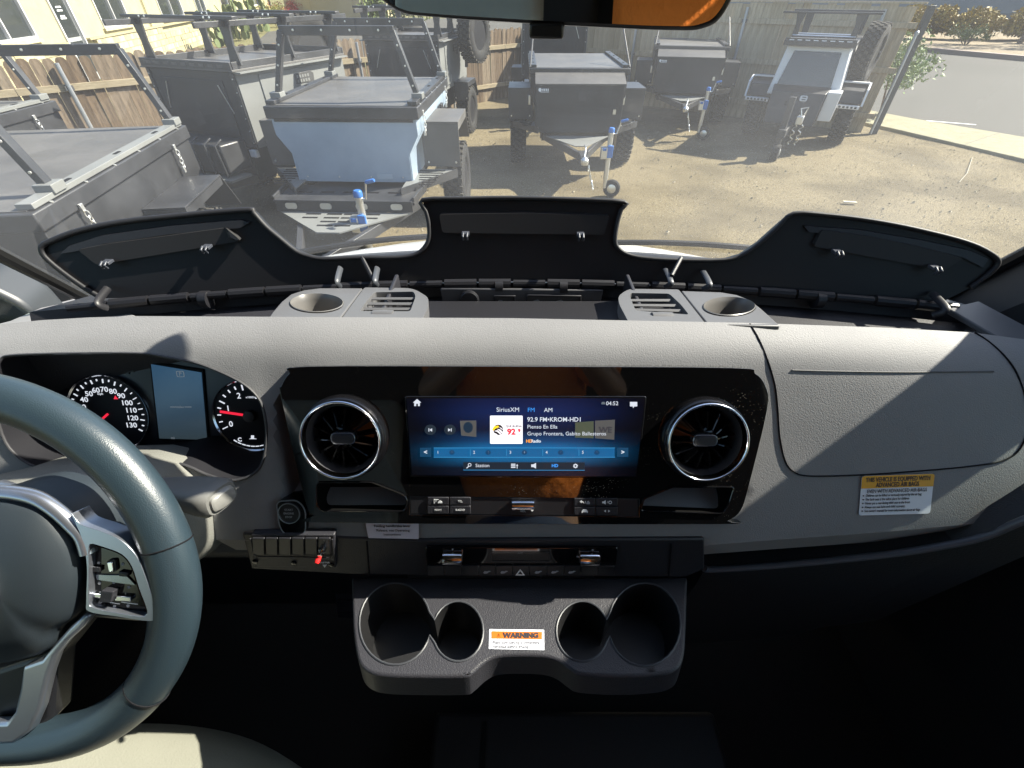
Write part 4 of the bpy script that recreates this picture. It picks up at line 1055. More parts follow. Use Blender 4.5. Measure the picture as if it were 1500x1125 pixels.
# silver bracket round the key pod
def curve_px(pts, c, n=5, closed=False): return [wp(x, y, c) for x, y, _ in [(p.x, p.y, 0) for p in smooth_curve([(x, y, 0) for x, y in pts], n, closed)]]
OUTB = [(104, 752), (118, 768), (150, 779), (176, 791), (198, 812), (213, 845), (226, 885), (228, 903), (218, 910), (170, 903), (130, 896), (126, 880), (127, 830), (120, 790)]
INB = [(134, 797), (150, 801), (178, 812), (193, 830), (203, 860), (215, 893), (213, 901), (204, 903), (160, 896), (134, 889), (130, 878), (130, 830), (130, 803)]
sO = [(p.x, p.y) for p in smooth_curve([(x, y, 0) for x, y in OUTB], 4, True)]; sI = [(p.x, p.y) for p in smooth_curve([(x, y, 0) for x, y in INB], 4, True)]
MB().plate(FW.abs_(sO, .016), [FW.abs_(sI, .016)], .000, .016, FW).obj("spoke_trim", M_SATIN, whl, bevel=.0025, seg=3, smooth=50)
pod = MB().prism(FW.abs_(sI, .010), -.002, .010, FW).obj("key_pod", M_GLOSS, whl, bevel=.001)
MB().prism(FW.abs_([(120, 770), (160, 770), (215, 800), (262, 850), (262, 905), (200, 912), (120, 905)], -.002), -.014, -.002, FW).obj("spoke_back", M_LEATHER, whl, bevel=.004)
# upper trim arc above hub
arc = [(-60, 722), (-20, 720), (20, 722), (55, 730), (84, 748), (106, 768), (122, 786), (130, 810)]
MB().tube(curve_px(arc, .012), .0062, 10, flat=.8).obj("trim_arc", M_SATIN, whl, smooth=60)
# lower spoke
LS = [(132, 903), (120, 920), (98, 940), (80, 962), (70, 990), (58, 1040), (44, 1072), (20, 1090), (-30, 1092), (-30, 1062), (8, 1060), (20, 1045), (28, 1010), (32, 978), (60, 968), (78, 945), (100, 920), (122, 900)]
MB().prism(FW.abs_(LS, .014), .004, .014, FW).obj("lower_spoke", M_SATIN, whl, bevel=.003, seg=3, smooth=50)
MB().prism(FW.abs_([(132, 905), (100, 945), (84, 965), (78, 1050), (30, 1100), (-60, 1100), (-60, 1000), (60, 960)], .0), -.02, .002, FW).obj("lower_spoke_back", M_DARK, whl, bevel=.004)
def WK(pts, m, name, c=.010, h=.0025, **k): return MB().prism(FW.abs_(pts, c), c, c + h, FW).obj(name, m, pod, **k)
WK(fillet([(160, 822), (168, 821), (170, 834), (163, 836)], 2), M_CHROME, "touch_key", bevel=.0005)
MB().plate(FW.abs_(fillet([(158, 820), (170, 819), (172, 836), (161, 838)], 3), .011), [FW.abs_(fillet([(160, 822), (168, 821), (170, 834), (163, 836)], 2), .011)], .0102, .012, FW).obj("touch_key_ring", M_DARK2, pod)
for q_ in ([(137, 828), (150, 829), (150, 836), (138, 836)], [(177, 835), (191, 837), (190, 843), (178, 842)]): WK(q_, M_DARK, "rocker_key", bevel=.0005)
WK([(142, 841), (186, 842), (199, 855), (199, 856), (144, 848)], mat("mirror_strip", (.25, .28, .33), .15, .9), "reflective_bar", h=.0012)
WK(fillet([(138, 866), (152, 868), (152, 873), (138, 871)], 1), M_CHROME, "rocker_key", h=.003, bevel=.0006)
WK(fillet([(157, 859), (175, 861), (171, 877), (154, 876)], 2), M_DARK2, "roller_key", h=.006, bevel=.001)
WK(fillet([(173, 870), (195, 872), (195, 878), (173, 877)], 1), M_CHROME, "rocker_key", h=.003, bevel=.0006)
for q_ in ([(140, 874), (152, 875.5)], [(158, 881), (176, 884)], [(178, 881), (202, 884.5)]):
    WK([(q_[0][0], q_[0][1]), (q_[1][0], q_[1][1]), (q_[1][0], q_[1][1] + 1), (q_[0][0], q_[0][1] + 1)], M_WHITE, "key_line", h=.0004)
for p in ((145, 824), (180, 826), (146, 854), (167, 853), (189, 860), (147, 882), (168, 888), (188, 887)):
    WK(ell(p[0], p[1], 2.4, 2.2, 6), M_PRINTG, "key_symbol", h=.0004)

# ================================================================ driver seat
seat = root("driver_seat", "beige leather driver seat, a front corner of its cushion showing at bottom left", "seat", (-.52, -.1, H - 1.24))
def seatsurf():
    b = MB(); N, Mm = 22, 22
    x0, x1, y0, y1 = -.78, -.303, -.32, .180
    vs = []
    for i in range(N + 1):
        for j in range(Mm + 1):
            u, v = i / N * 2 - 1, j / Mm * 2 - 1
            e = max(abs(u), abs(v))
            x = lerp(x0, x1, i / N); y = lerp(y0, y1, j / Mm)
            # rounded corners: pull corner points inward
            k = 1 - .045 * (u * u) * (v * v) * 2
            x = (x0 + x1) / 2 + (x - (x0 + x1) / 2) * k; y = (y0 + y1) / 2 + (y - (y0 + y1) / 2) * (k - .06 * u * u * (v > 0) * v)
            z = H - .762 - .045 * max(abs(u), 0) ** 10 - .05 * max(v, 0) ** 8 - .01 * (1 - u * u)
            vs.append((x, y, z))
    b.add(vs, [(i * (Mm + 1) + j, (i + 1) * (Mm + 1) + j, (i + 1) * (Mm + 1) + j + 1, i * (Mm + 1) + j + 1) for i in range(N) for j in range(Mm)])
    # skirt
    ring = [i * (Mm + 1) for i in range(N + 1)] + [N * (Mm + 1) + j for j in range(1, Mm + 1)] + [i * (Mm + 1) + Mm for i in range(N - 1, -1, -1)] + [j for j in range(Mm - 1, 0, -1)]
    base = len(b.v); b.v += [b.v[k] + Vector((0, 0, -.10)) for k in ring]; n = len(ring)
    b.f += [(ring[i], ring[(i + 1) % n], base + (i + 1) % n, base + i) for i in range(n)]
    b.f.append([base + i for i in range(n)])
    return b
seatsurf().obj("cushion", M_SEAT, seat, smooth=60)
MB().hull4([(-.77, -.32, H - .74), (-.29, -.32, H - .74), (-.29, -.44, H - .78), (-.77, -.44, H - .78)], [(-.73, -.48, H - .06), (-.33, -.48, H - .06), (-.33, -.56, H - .08), (-.73, -.56, H - .08)]).obj("backrest", M_SEAT, seat, bevel=.04, seg=4)
MB().box((-.53, -.08, H - 1.06), (.36, .40, .40)).obj("seat_base", M_LOW, seat, bevel=.02)

# ================================================================ mirror, windscreen, cabin shell, hood
mir = root("rear_view_mirror", "black framed rear view mirror hanging at the top, reflecting an orange shirt", "mirror", (.02, .43, H + .05))
mc = Vector((.03, .4288, H + .030))
mn = Vector((.20, -.97, -.10)).normalized()
mex = Vector((mn.y, -mn.x, 0)) * -1; mex.normalize()
mex = Vector((.975, -.20, .0))
FM = Fr(mc, mex, (0, -.07, 1))
mo = [(556, -8), (568, 12), (592, 23), (660, 29), (800, 38), (960, 46), (1022, 47), (1049, 37), (1063, 20), (1071, -12)]
mq = FM.abs_(mo)
mpoly = fillet(mq[1:-1] + [(mq[-1][0] + .004, mq[-1][1]), (mq[-1][0] + .004, mq[-1][1] + .066), (mq[-1][0] - .02, mq[-1][1] + .086), (mq[0][0] + .02, mq[0][1] + .086), (mq[0][0] - .004, mq[0][1] + .066), (mq[0][0] - .004, mq[0][1])], .008, 4)
mlow = min(b_ for a, b_ in mq)
MB().prism(mpoly, -.022, .0, FM, top=mpoly).obj("mirror_housing", mat("mirror_housing_black", (.008, .008, .009), .35), mir, bevel=.006, seg=3)
cx = sum(p[0] for p in mpoly) / len(mpoly); cy = sum(p[1] for p in mpoly) / len(mpoly)
MB().prism([(cx + (x - cx) * .965, cy + (y - cy) * .90) for x, y in mpoly], .0, .0012, FM).obj("mirror_glass", mat("mirror_glass", (.9, .92, .92), .01, 1.0), mir)
a_, b_ = FM.ab(800, 43)
MB().box((a_, b_ - .001, -.004), (.026, .010, .010), FM).obj("mirror_tab", mat("mirror_housing_black"), mir, bevel=.002)
MB().tube([FM.w(cx, cy, -.02), Vector((.03, .53, H + .09))], .012, 10).obj("mirror_stem", mat("mirror_housing_black"), mir)

def ws_y(x, z): return .938 - .29 * x * x - .775 * (z - H + .435)
wsm = bpy.data.materials.new("dusty_windscreen_glass"); wsm.use_nodes = True
nt = wsm.node_tree; nt.nodes.clear()
out = nt.nodes.new("ShaderNodeOutputMaterial"); tr = nt.nodes.new("ShaderNodeBsdfTransparent"); tr.inputs[0].default_value = (.96, .98, .97, 1)
gl = nt.nodes.new("ShaderNodeBsdfGlossy"); gl.inputs["Roughness"].default_value = .0; gl.inputs[0].default_value = (1, 1, 1, 1)
tl = nt.nodes.new("ShaderNodeBsdfTranslucent"); tl.inputs[0].default_value = (.85, .88, .92, 1)
df = nt.nodes.new("ShaderNodeBsdfDiffuse"); df.inputs[0].default_value = (.8, .8, .8, 1)
fr_ = facing_glass(nt, .045, .9)
tcn = nt.nodes.new("ShaderNodeTexCoord"); nz = nt.nodes.new("ShaderNodeTexNoise"); nz.inputs["Scale"].default_value = 2.6; nz.inputs["Detail"].default_value = 8
nt.links.new(tcn.outputs["Object"], nz.inputs["Vector"])
mrr = nt.nodes.new("ShaderNodeMapRange"); mrr.inputs[1].default_value = .3; mrr.inputs[2].default_value = .7; mrr.inputs[3].default_value = .016; mrr.inputs[4].default_value = .055
nt.links.new(nz.outputs["Fac"], mrr.inputs[0])
vo = nt.nodes.new("ShaderNodeTexVoronoi"); vo.inputs["Scale"].default_value = 120; nt.links.new(tcn.outputs["Object"], vo.inputs["Vector"])
lt = nt.nodes.new("ShaderNodeMath"); lt.operation = 'LESS_THAN'; lt.inputs[1].default_value = .06; nt.links.new(vo.outputs["Distance"], lt.inputs[0])
ml = nt.nodes.new("ShaderNodeMath"); ml.operation = 'MULTIPLY_ADD'; ml.inputs[1].default_value = .12; nt.links.new(lt.outputs[0], ml.inputs[0]); nt.links.new(mrr.outputs[0], ml.inputs[2])
m1 = nt.nodes.new("ShaderNodeMixShader"); m2 = nt.nodes.new("ShaderNodeMixShader")
nt.links.new(fr_.outputs[0], m1.inputs[0]); nt.links.new(tr.outputs[0], m1.inputs[1]); nt.links.new(gl.outputs[0], m1.inputs[2])
nt.links.new(ml.outputs[0], m2.inputs[0]); nt.links.new(m1.outputs[0], m2.inputs[1]); nt.links.new(tl.outputs[0], m2.inputs[2]); nt.links.new(m2.outputs[0], out.inputs[0])
wsr = root("windscreen", "wide dusty windscreen in front of the dashboard, lots seen through it", "windscreen", (0, .8, H - .4))
b = MB(); NX, NZ = 32, 14; vs = []
for j in range(NZ + 1):
    z = H - .44 + j / NZ * .83
    for i in range(NX + 1):
        w_ = lerp(.80, .69, j / NZ); x = lerp(-w_, w_, i / NX)
        vs.append((x, ws_y(x, z), z))
b.add(vs, [(j * (NX + 1) + i, j * (NX + 1) + i + 1, (j + 1) * (NX + 1) + i + 1, (j + 1) * (NX + 1) + i) for j in range(NZ) for i in range(NX)])
b.obj("glass_pane", wsm, wsr, smooth=80)
van = root("van_body", "white van around the viewer: short sloping hood, dark pillars, doors and roof lining", "van", (0, 0, .9))
M_VW = mat("white_paint", (.78, .79, .80), .25, coat=.5)
M_TRIM = mat("pillar_trim", (.055, .06, .07), .6, bump=('noise', 800, .2, .0005))
M_LIN = mat("roof_lining", (.05, .048, .046), .9)
M_RUB = mat("black_rubber", (.006, .006, .006), .5)
for sgn in (-1, 1):
    # A pillar, outer paint + inner trim, plus rubber along the glass
    def pp(z, dx=0, dy=0):
        t = (z - (H - .44)) / .83; x = sgn * (lerp(.80, .69, t) + dx); xx = lerp(.80, .69, t)
        return Vector((x, ws_y(xx, z) + dy, z))
    z0, z1 = H - .50, H + .40
    MB().tube([pp(z0, .008), pp(H - .44, .006), pp(H - .1, .006), pp(z1, .006)], .010, 8).obj("glass_seal", M_RUB, van)
    wI = .085 if sgn > 0 else .006; dq = .030 if sgn > 0 else .018
    a = [pp(z0, .012, .01), pp(z0, dq, -.0), pp(z0, dq, -wI * 1.6), pp(z0, .008, -wI)]
    c = [pp(z1, .012, .01), pp(z1, dq + .02, -.0), pp(z1, dq + .02, -wI * 1.6 - .0), pp(z1, .008, -wI)]
    MB().hull4(a, c).obj("windscreen_pillar", M_TRIM, van, bevel=.006)
    # door below the belt line
    MB().hull4([(sgn * .85, -.60, H - 1.28), (sgn * .93, -.60, H - 1.28), (sgn * .93, .72, H - 1.28), (sgn * .85, .72, H - 1.28)],
               [(sgn * .84, -.60, H - .52), (sgn * .90, -.60, H - .52), (sgn * .90, .76, H - .52), (sgn * .84, .76, H - .52)]).obj("door", M_LOW, van, bevel=.01)
    MB().hull4([(sgn * .80, -.60, H + .36), (sgn * .86, -.60, H + .36), (sgn * .80, .25, H + .36), (sgn * .74, .25, H + .36)],
               [(sgn * .78, -.60, H + .50), (sgn * .84, -.60, H + .50), (sgn * .78, .18, H + .50), (sgn * .72, .18, H + .50)]).obj("cant_rail", M_LIN, van, bevel=.01)
    MB().box((sgn * .86, -.68, H - .45), (.08, .16, 1.7)).obj("door_pillar", M_LIN, van, bevel=.01)
    # cargo side with one window
    for c_, s_ in (((sgn * .88, -1.9, H - .85), (.05, 2.3, .9)), ((sgn * .88, -1.9, H + .45), (.05, 2.3, .3)), ((sgn * .88, -1.9, H - .05), (.05, 2.3, .7)), ((sgn * .88, -2.7, H - .05), (.04, .7, .7))):
        MB().box(c_, s_).obj("side_wall", M_LIN, van)
    b = MB().hull4([(sgn * .875, -.60, H - .50), (sgn * .88, -.60, H - .50), (sgn * .88, .74, H - .50), (sgn * .875, .74, H - .50)],
                   [(sgn * .83, -.60, H + .38), (sgn * .835, -.60, H + .38), (sgn * .775, .23, H + .38), (sgn * .77, .23, H + .38)])
    gm = mat("side_glass", (.9, .95, .93), .0)
    b.obj("side_window", None or wsm if False else gm, van)
nt = MATS["side_glass"].node_tree; nt.nodes.clear(); out = nt.nodes.new("ShaderNodeOutputMaterial"); tr = nt.nodes.new("ShaderNodeBsdfTransparent"); tr.inputs[0].default_value = (.85, .9, .87, 1)
gl = nt.nodes.new("ShaderNodeBsdfGlossy"); gl.inputs["Roughness"].default_value = 0; fr_ = facing_glass(nt, .045, .9); mx_ = nt.nodes.new("ShaderNodeMixShader")
nt.links.new(fr_.outputs[0], mx_.inputs[0]); nt.links.new(tr.outputs[0], mx_.inputs[1]); nt.links.new(gl.outputs[0], mx_.inputs[2]); nt.links.new(mx_.outputs[0], out.inputs[0])
MB().box((0, -1.35, H + .62), (1.70, 3.4, .06)).obj("roof", M_LIN, van)
MB().hull4([(-.74, .20, H + .50), (.74, .20, H + .50), (.74, .30, H + .56), (-.74, .30, H + .56)], [(-.70, .30, H + .36), (.70, .30, H + .36), (.70, .35, H + .38), (-.70, .35, H + .38)]).obj("windscreen_header", M_LIN, van, bevel=.01)
for c_, s_ in (((0, -3.05, H - .85), (1.8, .05, .9)), ((0, -3.05, H + .45), (1.8, .05, .3)), ((-.62, -3.05, H - .05), (.66, .05, .7)), ((.60, -3.05, H - .05), (.70, .05, .7))):
    MB().box(c_, s_).obj("rear_wall", M_LIN, van)
# sail trim on the right, seen between pillar and dash end
MB().prism([(.70, H - .54), (.70, H - .38), (.64, H - .28), (.54, H - .17), (.36, H - .17), (.24, H - .54)], .835, .850, Fr((0, 0, 0), (0, 1, 0), (0, 0, 1))).obj("door_sail", M_TRIM, van, bevel=.004)
# cowl + wipers + hood
def hoody(x, t):   # t 0..1 from cowl to nose
    y = lerp(1.02, 1.95, t) - .20 * x * x - .10 * abs(x) ** 3
    z = H - .475 - .29 * t - .06 * t * t - .05 * x * x
    return Vector((x, y, z))
b = MB(); N = 16; vs = [hoody(-.85 + 1.7 * i / N, j / 8) for j in range(9) for i in range(N + 1)]
b.add(vs, [(j * (N + 1) + i, j * (N + 1) + i + 1, (j + 1) * (N + 1) + i + 1, (j + 1) * (N + 1) + i) for j in range(8) for i in range(N)])
k0 = 8 * (N + 1); base = len(b.v); b.v += [b.v[k0 + i] + Vector((0, .06, -.5)) for i in range(N + 1)]
b.f += [(k0 + i, k0 + i + 1, base + i + 1, base + i) for i in range(N)]
b.obj("hood", M_VW, van, smooth=40)
b = MB(); vs = []
for i in range(N + 1):
    x = -.82 + 1.64 * i / N
    vs += [Vector((x, ws_y(x, H - .44) + .0, H - .44)), Vector((x, hoody(x, 0).y - .02, H - .50)), Vector((x, hoody(x, 0).y + .01, H - .53))]
b.add(vs, [(i * 3 + k, (i + 1) * 3 + k, (i + 1) * 3 + k + 1, i * 3 + k + 1) for i in range(N) for k in (0, 1)])
b.obj("cowl", mat("cowl_grey", (.06, .065, .065), .5), van)
for x0, x1 in ((-.62, -.02), (-.02, .62)):
    P_ = [Vector((lerp(x0, x1, t), ws_y(lerp(x0, x1, t), H - .430 + .05 * math.sin(t * 2)) + .012, H - .430 + .05 * math.sin(t * 2))) for t in [i / 8 for i in range(9)]]
    MB().tube(P_, .006, 8).obj("wiper", M_RUB, van)
# exterior mirror heads
ex = root("door_mirror", "dark exterior mirror head outside the driver window, at the left edge", "door mirror", (-1.02, .62, H - .55))
MB().prism(fillet([(-.10, -.14), (.085, -.14), (.075, -.02), (.03, .035), (-.10, .05)], .02), -.04, .05, Fr((-1.03, .80, H - .44), (1, .2, 0), (0, 0, 1))).obj("mirror_shell", mat("mirror_shell", (.03, .035, .04), .45), ex, bevel=.02, seg=4)
MB().tube([(-.90, .72, H - .64), (-1.0, .80, H - .58)], .022, 10).obj("mirror_arm", mat("mirror_shell"), ex)
# ================================================================ OUTDOORS
def M_noise2(name, c1, c2, scale, rough=.9, bump=None, detail=8, c3=None, s3=.15, rot=None):
    m = bpy.data.materials.new(name); m.use_nodes = True; nt = m.node_tree; b = nt.nodes["Principled BSDF"]
    b.inputs["Roughness"].default_value = rough; b.inputs["Specular IOR Level"].default_value = .2
    tc = nt.nodes.new("ShaderNodeTexCoord"); n = nt.nodes.new("ShaderNodeTexNoise"); n.inputs["Scale"].default_value = scale; n.inputs["Detail"].default_value = detail; n.inputs["Roughness"].default_value = .7
    src = tc.outputs["Object"]
    if rot:
        mp = nt.nodes.new("ShaderNodeMapping"); mp.inputs["Scale"].default_value = rot; nt.links.new(src, mp.inputs[0]); src = mp.outputs[0]
    nt.links.new(src, n.inputs["Vector"])
    r = nt.nodes.new("ShaderNodeValToRGB"); r.color_ramp.elements[0].position = .35; r.color_ramp.elements[1].position = .65
    r.color_ramp.elements[0].color = (*c1, 1); r.color_ramp.elements[1].color = (*c2, 1)
    nt.links.new(n.outputs["Fac"], r.inputs[0]); last = r.outputs[0]
    if c3:
        n3 = nt.nodes.new("ShaderNodeTexNoise"); n3.inputs["Scale"].default_value = s3; n3.inputs["Detail"].default_value = 4; nt.links.new(tc.outputs["Object"], n3.inputs["Vector"])
        r3 = nt.nodes.new("ShaderNodeMapRange"); r3.inputs[1].default_value = .45; r3.inputs[2].default_value = .62; nt.links.new(n3.outputs["Fac"], r3.inputs[0])
        mx = nt.nodes.new("ShaderNodeMix"); mx.data_type = 'RGBA'; nt.links.new(r3.outputs[0], mx.inputs["Factor"]); nt.links.new(last, mx.inputs["A"]); mx.inputs["B"].default_value = (*c3, 1); last = mx.outputs["Result"]
    nt.links.new(last, b.inputs["Base Color"])
    if bump:
        nb = nt.nodes.new("ShaderNodeTexNoise"); nb.inputs["Scale"].default_value = bump[0]; nb.inputs["Detail"].default_value = 6; nt.links.new(tc.outputs["Object"], nb.inputs["Vector"])
        bp = nt.nodes.new("ShaderNodeBump"); bp.inputs["Strength"].default_value = bump[1]; bp.inputs["Distance"].default_value = bump[2]
        nt.links.new(nb.outputs["Fac"], bp.inputs["Height"]); nt.links.new(bp.outputs[0], b.inputs["Normal"])
    return m
MG = M_noise2("mulched_gravel", (.080, .063, .034), (.255, .212, .128), 60, bump=(95, 1.0, .02), c3=(.105, .085, .048), s3=.8)
MA = M_noise2("sun_bleached_asphalt", (.062, .06, .054), (.092, .089, .08), 40, bump=(150, .5, .006), c3=(.07, .068, .061), s3=.2)
MC = M_noise2("pale_concrete", (.19, .18, .115), (.25, .235, .16), 6, bump=(120, .3, .003))
MGR = M_noise2("dry_grass", (.12, .12, .045), (.22, .20, .10), 9, bump=(60, 1, .05))
def sheet(name, pts, z, m, kind="structure", sub=0):
    b = MB().add([(x, y, z) for x, y in pts], [list(range(len(pts)))])
    o = b.obj(name, m, smooth=0); tag(o, kind=kind); return o
# far ground sheet
gz = MB(); gz.add([(-220, -60, -.03), (220, -60, -.03), (220, 300, -.03), (-220, 300, -.03)], [(0, 1, 2, 3)])
tag(gz.obj("ground", MGR, smooth=0), kind="structure")
# the gravel yard, gently uneven
b = MB(); NX, NY = 90, 90; vs = []
for j in range(NY + 1):
    for i in range(NX + 1):
        x = -14 + 26 * i / NX; y = -4 + 22 * j / NY
        vs.append((x, y, .012 * noise.noise((x * .7, y * .7, 0)) + .006 * noise.noise((x * 3, y * 3, 5)) - .002))
b.add(vs, [(j * (NX + 1) + i, j * (NX + 1) + i + 1, (j + 1) * (NX + 1) + i + 1, (j + 1) * (NX + 1) + i) for j in range(NY) for i in range(NX)])
tag(b.obj("gravel_yard", MG, smooth=60, fix=False), kind="structure")
# loose stones and chips
mst = M_noise2("stone_chips", (.09, .07, .04), (.45, .40, .30), 5, rough=.9)
b = MB(); rnd = random.Random(3)
for i in range(26000):
    d = 3.0 + 9 * rnd.random() ** 1.3; x = rnd.uniform(-6, 9); y = d
    s_ = rnd.uniform(.004, .013) * (1 + (rnd.random() < .02) * 1.6)
    a = rnd.random() * 6.28; c = Vector((x, y, .006 + s_ * .2))
    q = [Vector((math.cos(a + k * 2.09) * s_, math.sin(a + k * 2.09) * s_ * .7, 0)) for k in range(3)]
    b.add([c + q[0], c + q[1], c + q[2], c + Vector((rnd.uniform(-.3, .3) * s_, 0, s_ * .7))], [(0, 1, 3), (1, 2, 3), (2, 0, 3)])
tag(b.obj("loose_stones", mst, smooth=0, fix=False), "loose pale stones and wood chips scattered over the yard", "gravel", kind="stuff")
# street side
def pz(px, py, z=0): p = at_z(px, py, z); return (p.x, p.y)
P1 = [(7.5, 11.3), (7.85, 10.5), (8.65, 8.25), (9.9, 4.5), (12.5, -1), (15, 0), (12, 6.3), (9.95, 9.78), (8.9, 11.5), (8.1, 13.2)]
a_ = sheet("asphalt_street", [(7.4, 14), (8.5, 11.4), (9.4, 9.7), (11.4, 6.2), (14.2, 0), (18, -20), (120, -20), (120, 120), (-10, 120), (2, 50), (4, 24)], .010, MA)
w_ = MB().prism(P1, -.05, .05).obj("concrete_apron", MC, smooth=0, bevel=.01); tag(w_, kind="structure")
for q in (((8.3, 9.2), (9.75, 10.15)), ((9.2, 6.6), (11.5, 7.2))):
    MB().bar((q[0][0], q[0][1], .0495), (q[1][0], q[1][1], .0495), .015, .004).obj("joint", mat("joint_dark", (.12, .11, .09), .9), w_)
PM[w_] = Matrix.Identity(4)
# painted mark on the street
MB().add([(9.15, 11.4, .016), (9.95, 11.0, .016), (9.99, 11.06, .016), (9.2, 11.46, .016)], [(0, 1, 2, 3)]).obj("road_mark", mat("road_paint", (.6, .6, .56), .7), smooth=0)
tag(col.objects["road_mark"], kind="structure")
# planted island across the street with kerb
isl = [(18.6, 29.2), (19.3, 26.8), (19.9, 25.2), (21.0, 22.7), (24, 17), (34, 12), (46, 30), (32, 37), (19.5, 38)]
MB().prism(isl, .0, .16).obj("kerbed_island", M_noise2("island_soil", (.15, .12, .08), (.27, .22, .15), 3, bump=(20, .8, .05)), smooth=0)
tag(col.objects["kerbed_island"], kind="structure")
kb_ = MB().prism([(18.45, 29.2), (19.15, 26.75), (19.75, 25.1), (20.85, 22.6), (23.9, 16.8), (34, 11.8), (34.1, 12.1), (24.15, 17.1), (21.15, 22.8), (20.05, 25.3), (19.45, 26.9), (18.75, 29.3)], .0, .18).obj("kerb", mat("red_kerb", (.20, .155, .13), .8), smooth=0)
tag(kb_, kind="structure")
# ---- foliage helpers
def leaf_mat(name, c, v=.35):
    m = bpy.data.materials.new(name); m.use_nodes = True; nt = m.node_tree; b = nt.nodes["Principled BSDF"]
    b.inputs["Roughness"].default_value = .6; b.inputs["Specular IOR Level"].default_value = .25
    g = nt.nodes.new("ShaderNodeNewGeometry"); mr = nt.nodes.new("ShaderNodeMapRange"); mr.inputs[3].default_value = 1 - v; mr.inputs[4].default_value = 1 + v
    nt.links.new(g.outputs["Random Per Island"], mr.inputs[0]); vm = nt.nodes.new("ShaderNodeVectorMath"); vm.operation = 'SCALE'; vm.inputs[0].default_value = c
    nt.links.new(mr.outputs[0], vm.inputs["Scale"]); nt.links.new(vm.outputs[0], b.inputs["Base Color"])
    return m
def leafcloud(n, fn, size, rnd):
    b = MB()
    for i in range(n):
        c = fn(rnd)
        a = Vector((rnd.gauss(0, 1), rnd.gauss(0, 1), rnd.gauss(0, 1))).normalized(); t = a.orthogonal().normalized(); s_ = size * rnd.uniform(.6, 1.3)
        t = (t * math.cos(i) + a.cross(t) * math.sin(i)); u = a.cross(t)
        b.add([c - t * s_, c + u * s_ * .45, c + t * s_, c - u * s_ * .45], [(0, 1, 2, 3)])
    return b
def in_clumps(cs, rnd):
    c, r = cs[rnd.randrange(len(cs))]
    d = Vector((rnd.gauss(0, 1), rnd.gauss(0, 1), rnd.gauss(0, 1))).normalized() * (rnd.random() ** .4)
    return Vector(c) + Vector((d.x * r, d.y * r, d.z * r * .8))
def bush(name, label, cat, loc, w, d, h, m, n=1500, size=.05, seed=1, group=None, nst=5):
    rnd = random.Random(seed); r = root(name, label, cat, loc, group=group)
    cs = [((rnd.uniform(-w, w) * .38, rnd.uniform(-d, d) * .38, h * rnd.uniform(.34, .76)), min(w, d, h) * rnd.uniform(.24, .40)) for _ in range(20)]
    leafcloud(n, lambda q: in_clumps(cs, q), size, rnd).obj("foliage", m, r, local=True, smooth=0, fix=False)
    for k in range(nst):
        c = cs[k][0]
        MB().tube([(c[0] * .2, c[1] * .2, 0), (c[0] * .6, c[1] * .6, h * .35), c], [.025, .018, .008], 6).obj("stem", mat("bark", (.14, .10, .07), .9), r, local=True)
    return r
hm = leaf_mat("olive_hedge_leaves", (.27, .20, .045)); hg = leaf_mat("green_leaves", (.10, .13, .035)); hr = leaf_mat("red_leaves", (.30, .045, .04)); hp2 = leaf_mat("pale_green_leaves", (.20, .26, .12))
hd = [(22.4, 31.5, 3.2, "left end hedge bush with golden clipped top across the street"), (25.0, 31.2, 3.2, "second clipped golden hedge bush on the island across the street"), (27.6, 30.6, 3.2, "third clipped golden hedge bush behind the thin tree on the island"), (30.4, 29.8, 3.4, "right end hedge bush of the island, most rounded of the row")]
for i, (x, y, w, l) in enumerate(hd):
    bush("hedge_bush", l, "bush", (x, y, .15), w, 2.0, 1.5, hm, 5200, .11, 11 + i, "clipped bushes on the island across the street")
tr_ = root("street_tree", "thin leaning street tree rising over the clipped hedge at upper right", "tree", (25.6, 28.6, .15))
MB().tube([(0, 0, 0), (.3, .1, 1.6), (.9, .2, 3.2), (1.2, .3, 5)], [.12, .10, .08, .05], 8).obj("trunk", mat("bark"), tr_, local=True)
for q in ((1.9, .4, 4.8), (2.6, -.2, 5.2), (.2, .3, 5.2), (3.2, .3, 4.6)):
    MB().tube([(.7, .2, 2.7), (q[0] * .7, q[1], 3.9), q], [.05, .035, .015], 6).obj("limb", mat("bark"), tr_, local=True)
rnd = random.Random(5); cs = [((rnd.uniform(-.5, 5.2), rnd.uniform(-1.2, 1.2), rnd.uniform(3.4, 6)), rnd.uniform(.5, .9)) for _ in range(16)]
leafcloud(3500, lambda q: in_clumps(cs, q), .09, rnd).obj("crown", hp2, tr_, local=True, smooth=0, fix=False)
bush("oleander_shrub", "pale leafy shrub growing behind the end post of the tall fence", "shrub", (8.5, 11.9, 0), 1.0, .9, 1.8, hp2, 1800, .045, 31)
bush("small_shrub", "low green shrub under the hedge across the street", "shrub", (22.6, 28.2, .15), 1.6, 1.2, .8, hg, 900, .06, 32)
# far shaded building across the street
fbld = root("far_building", "long grey shaded building across the street with dark vertical slots", "building", (45, 50, 0), R(-22))
fm = mat("grey_render", (.22, .23, .235), .8, vary=(.3, .1, 3))
MB().box((0, 3, 5), (70, 6, 10)).obj("wall", fm, fbld, local=True)
for i in range(26):
    MB().box((-32 + i * 2.3 + (i % 3) * .3, -.03, 4.4), (.28, .12, 2.6)).obj("window_slot", mat("slot_dark", (.05, .055, .06), .4), fbld, local=True)
MB().box((0, -.05, .35), (70, .12, .7)).obj("plinth", mat("plinth_grey", (.16, .165, .17), .8), fbld, local=True)

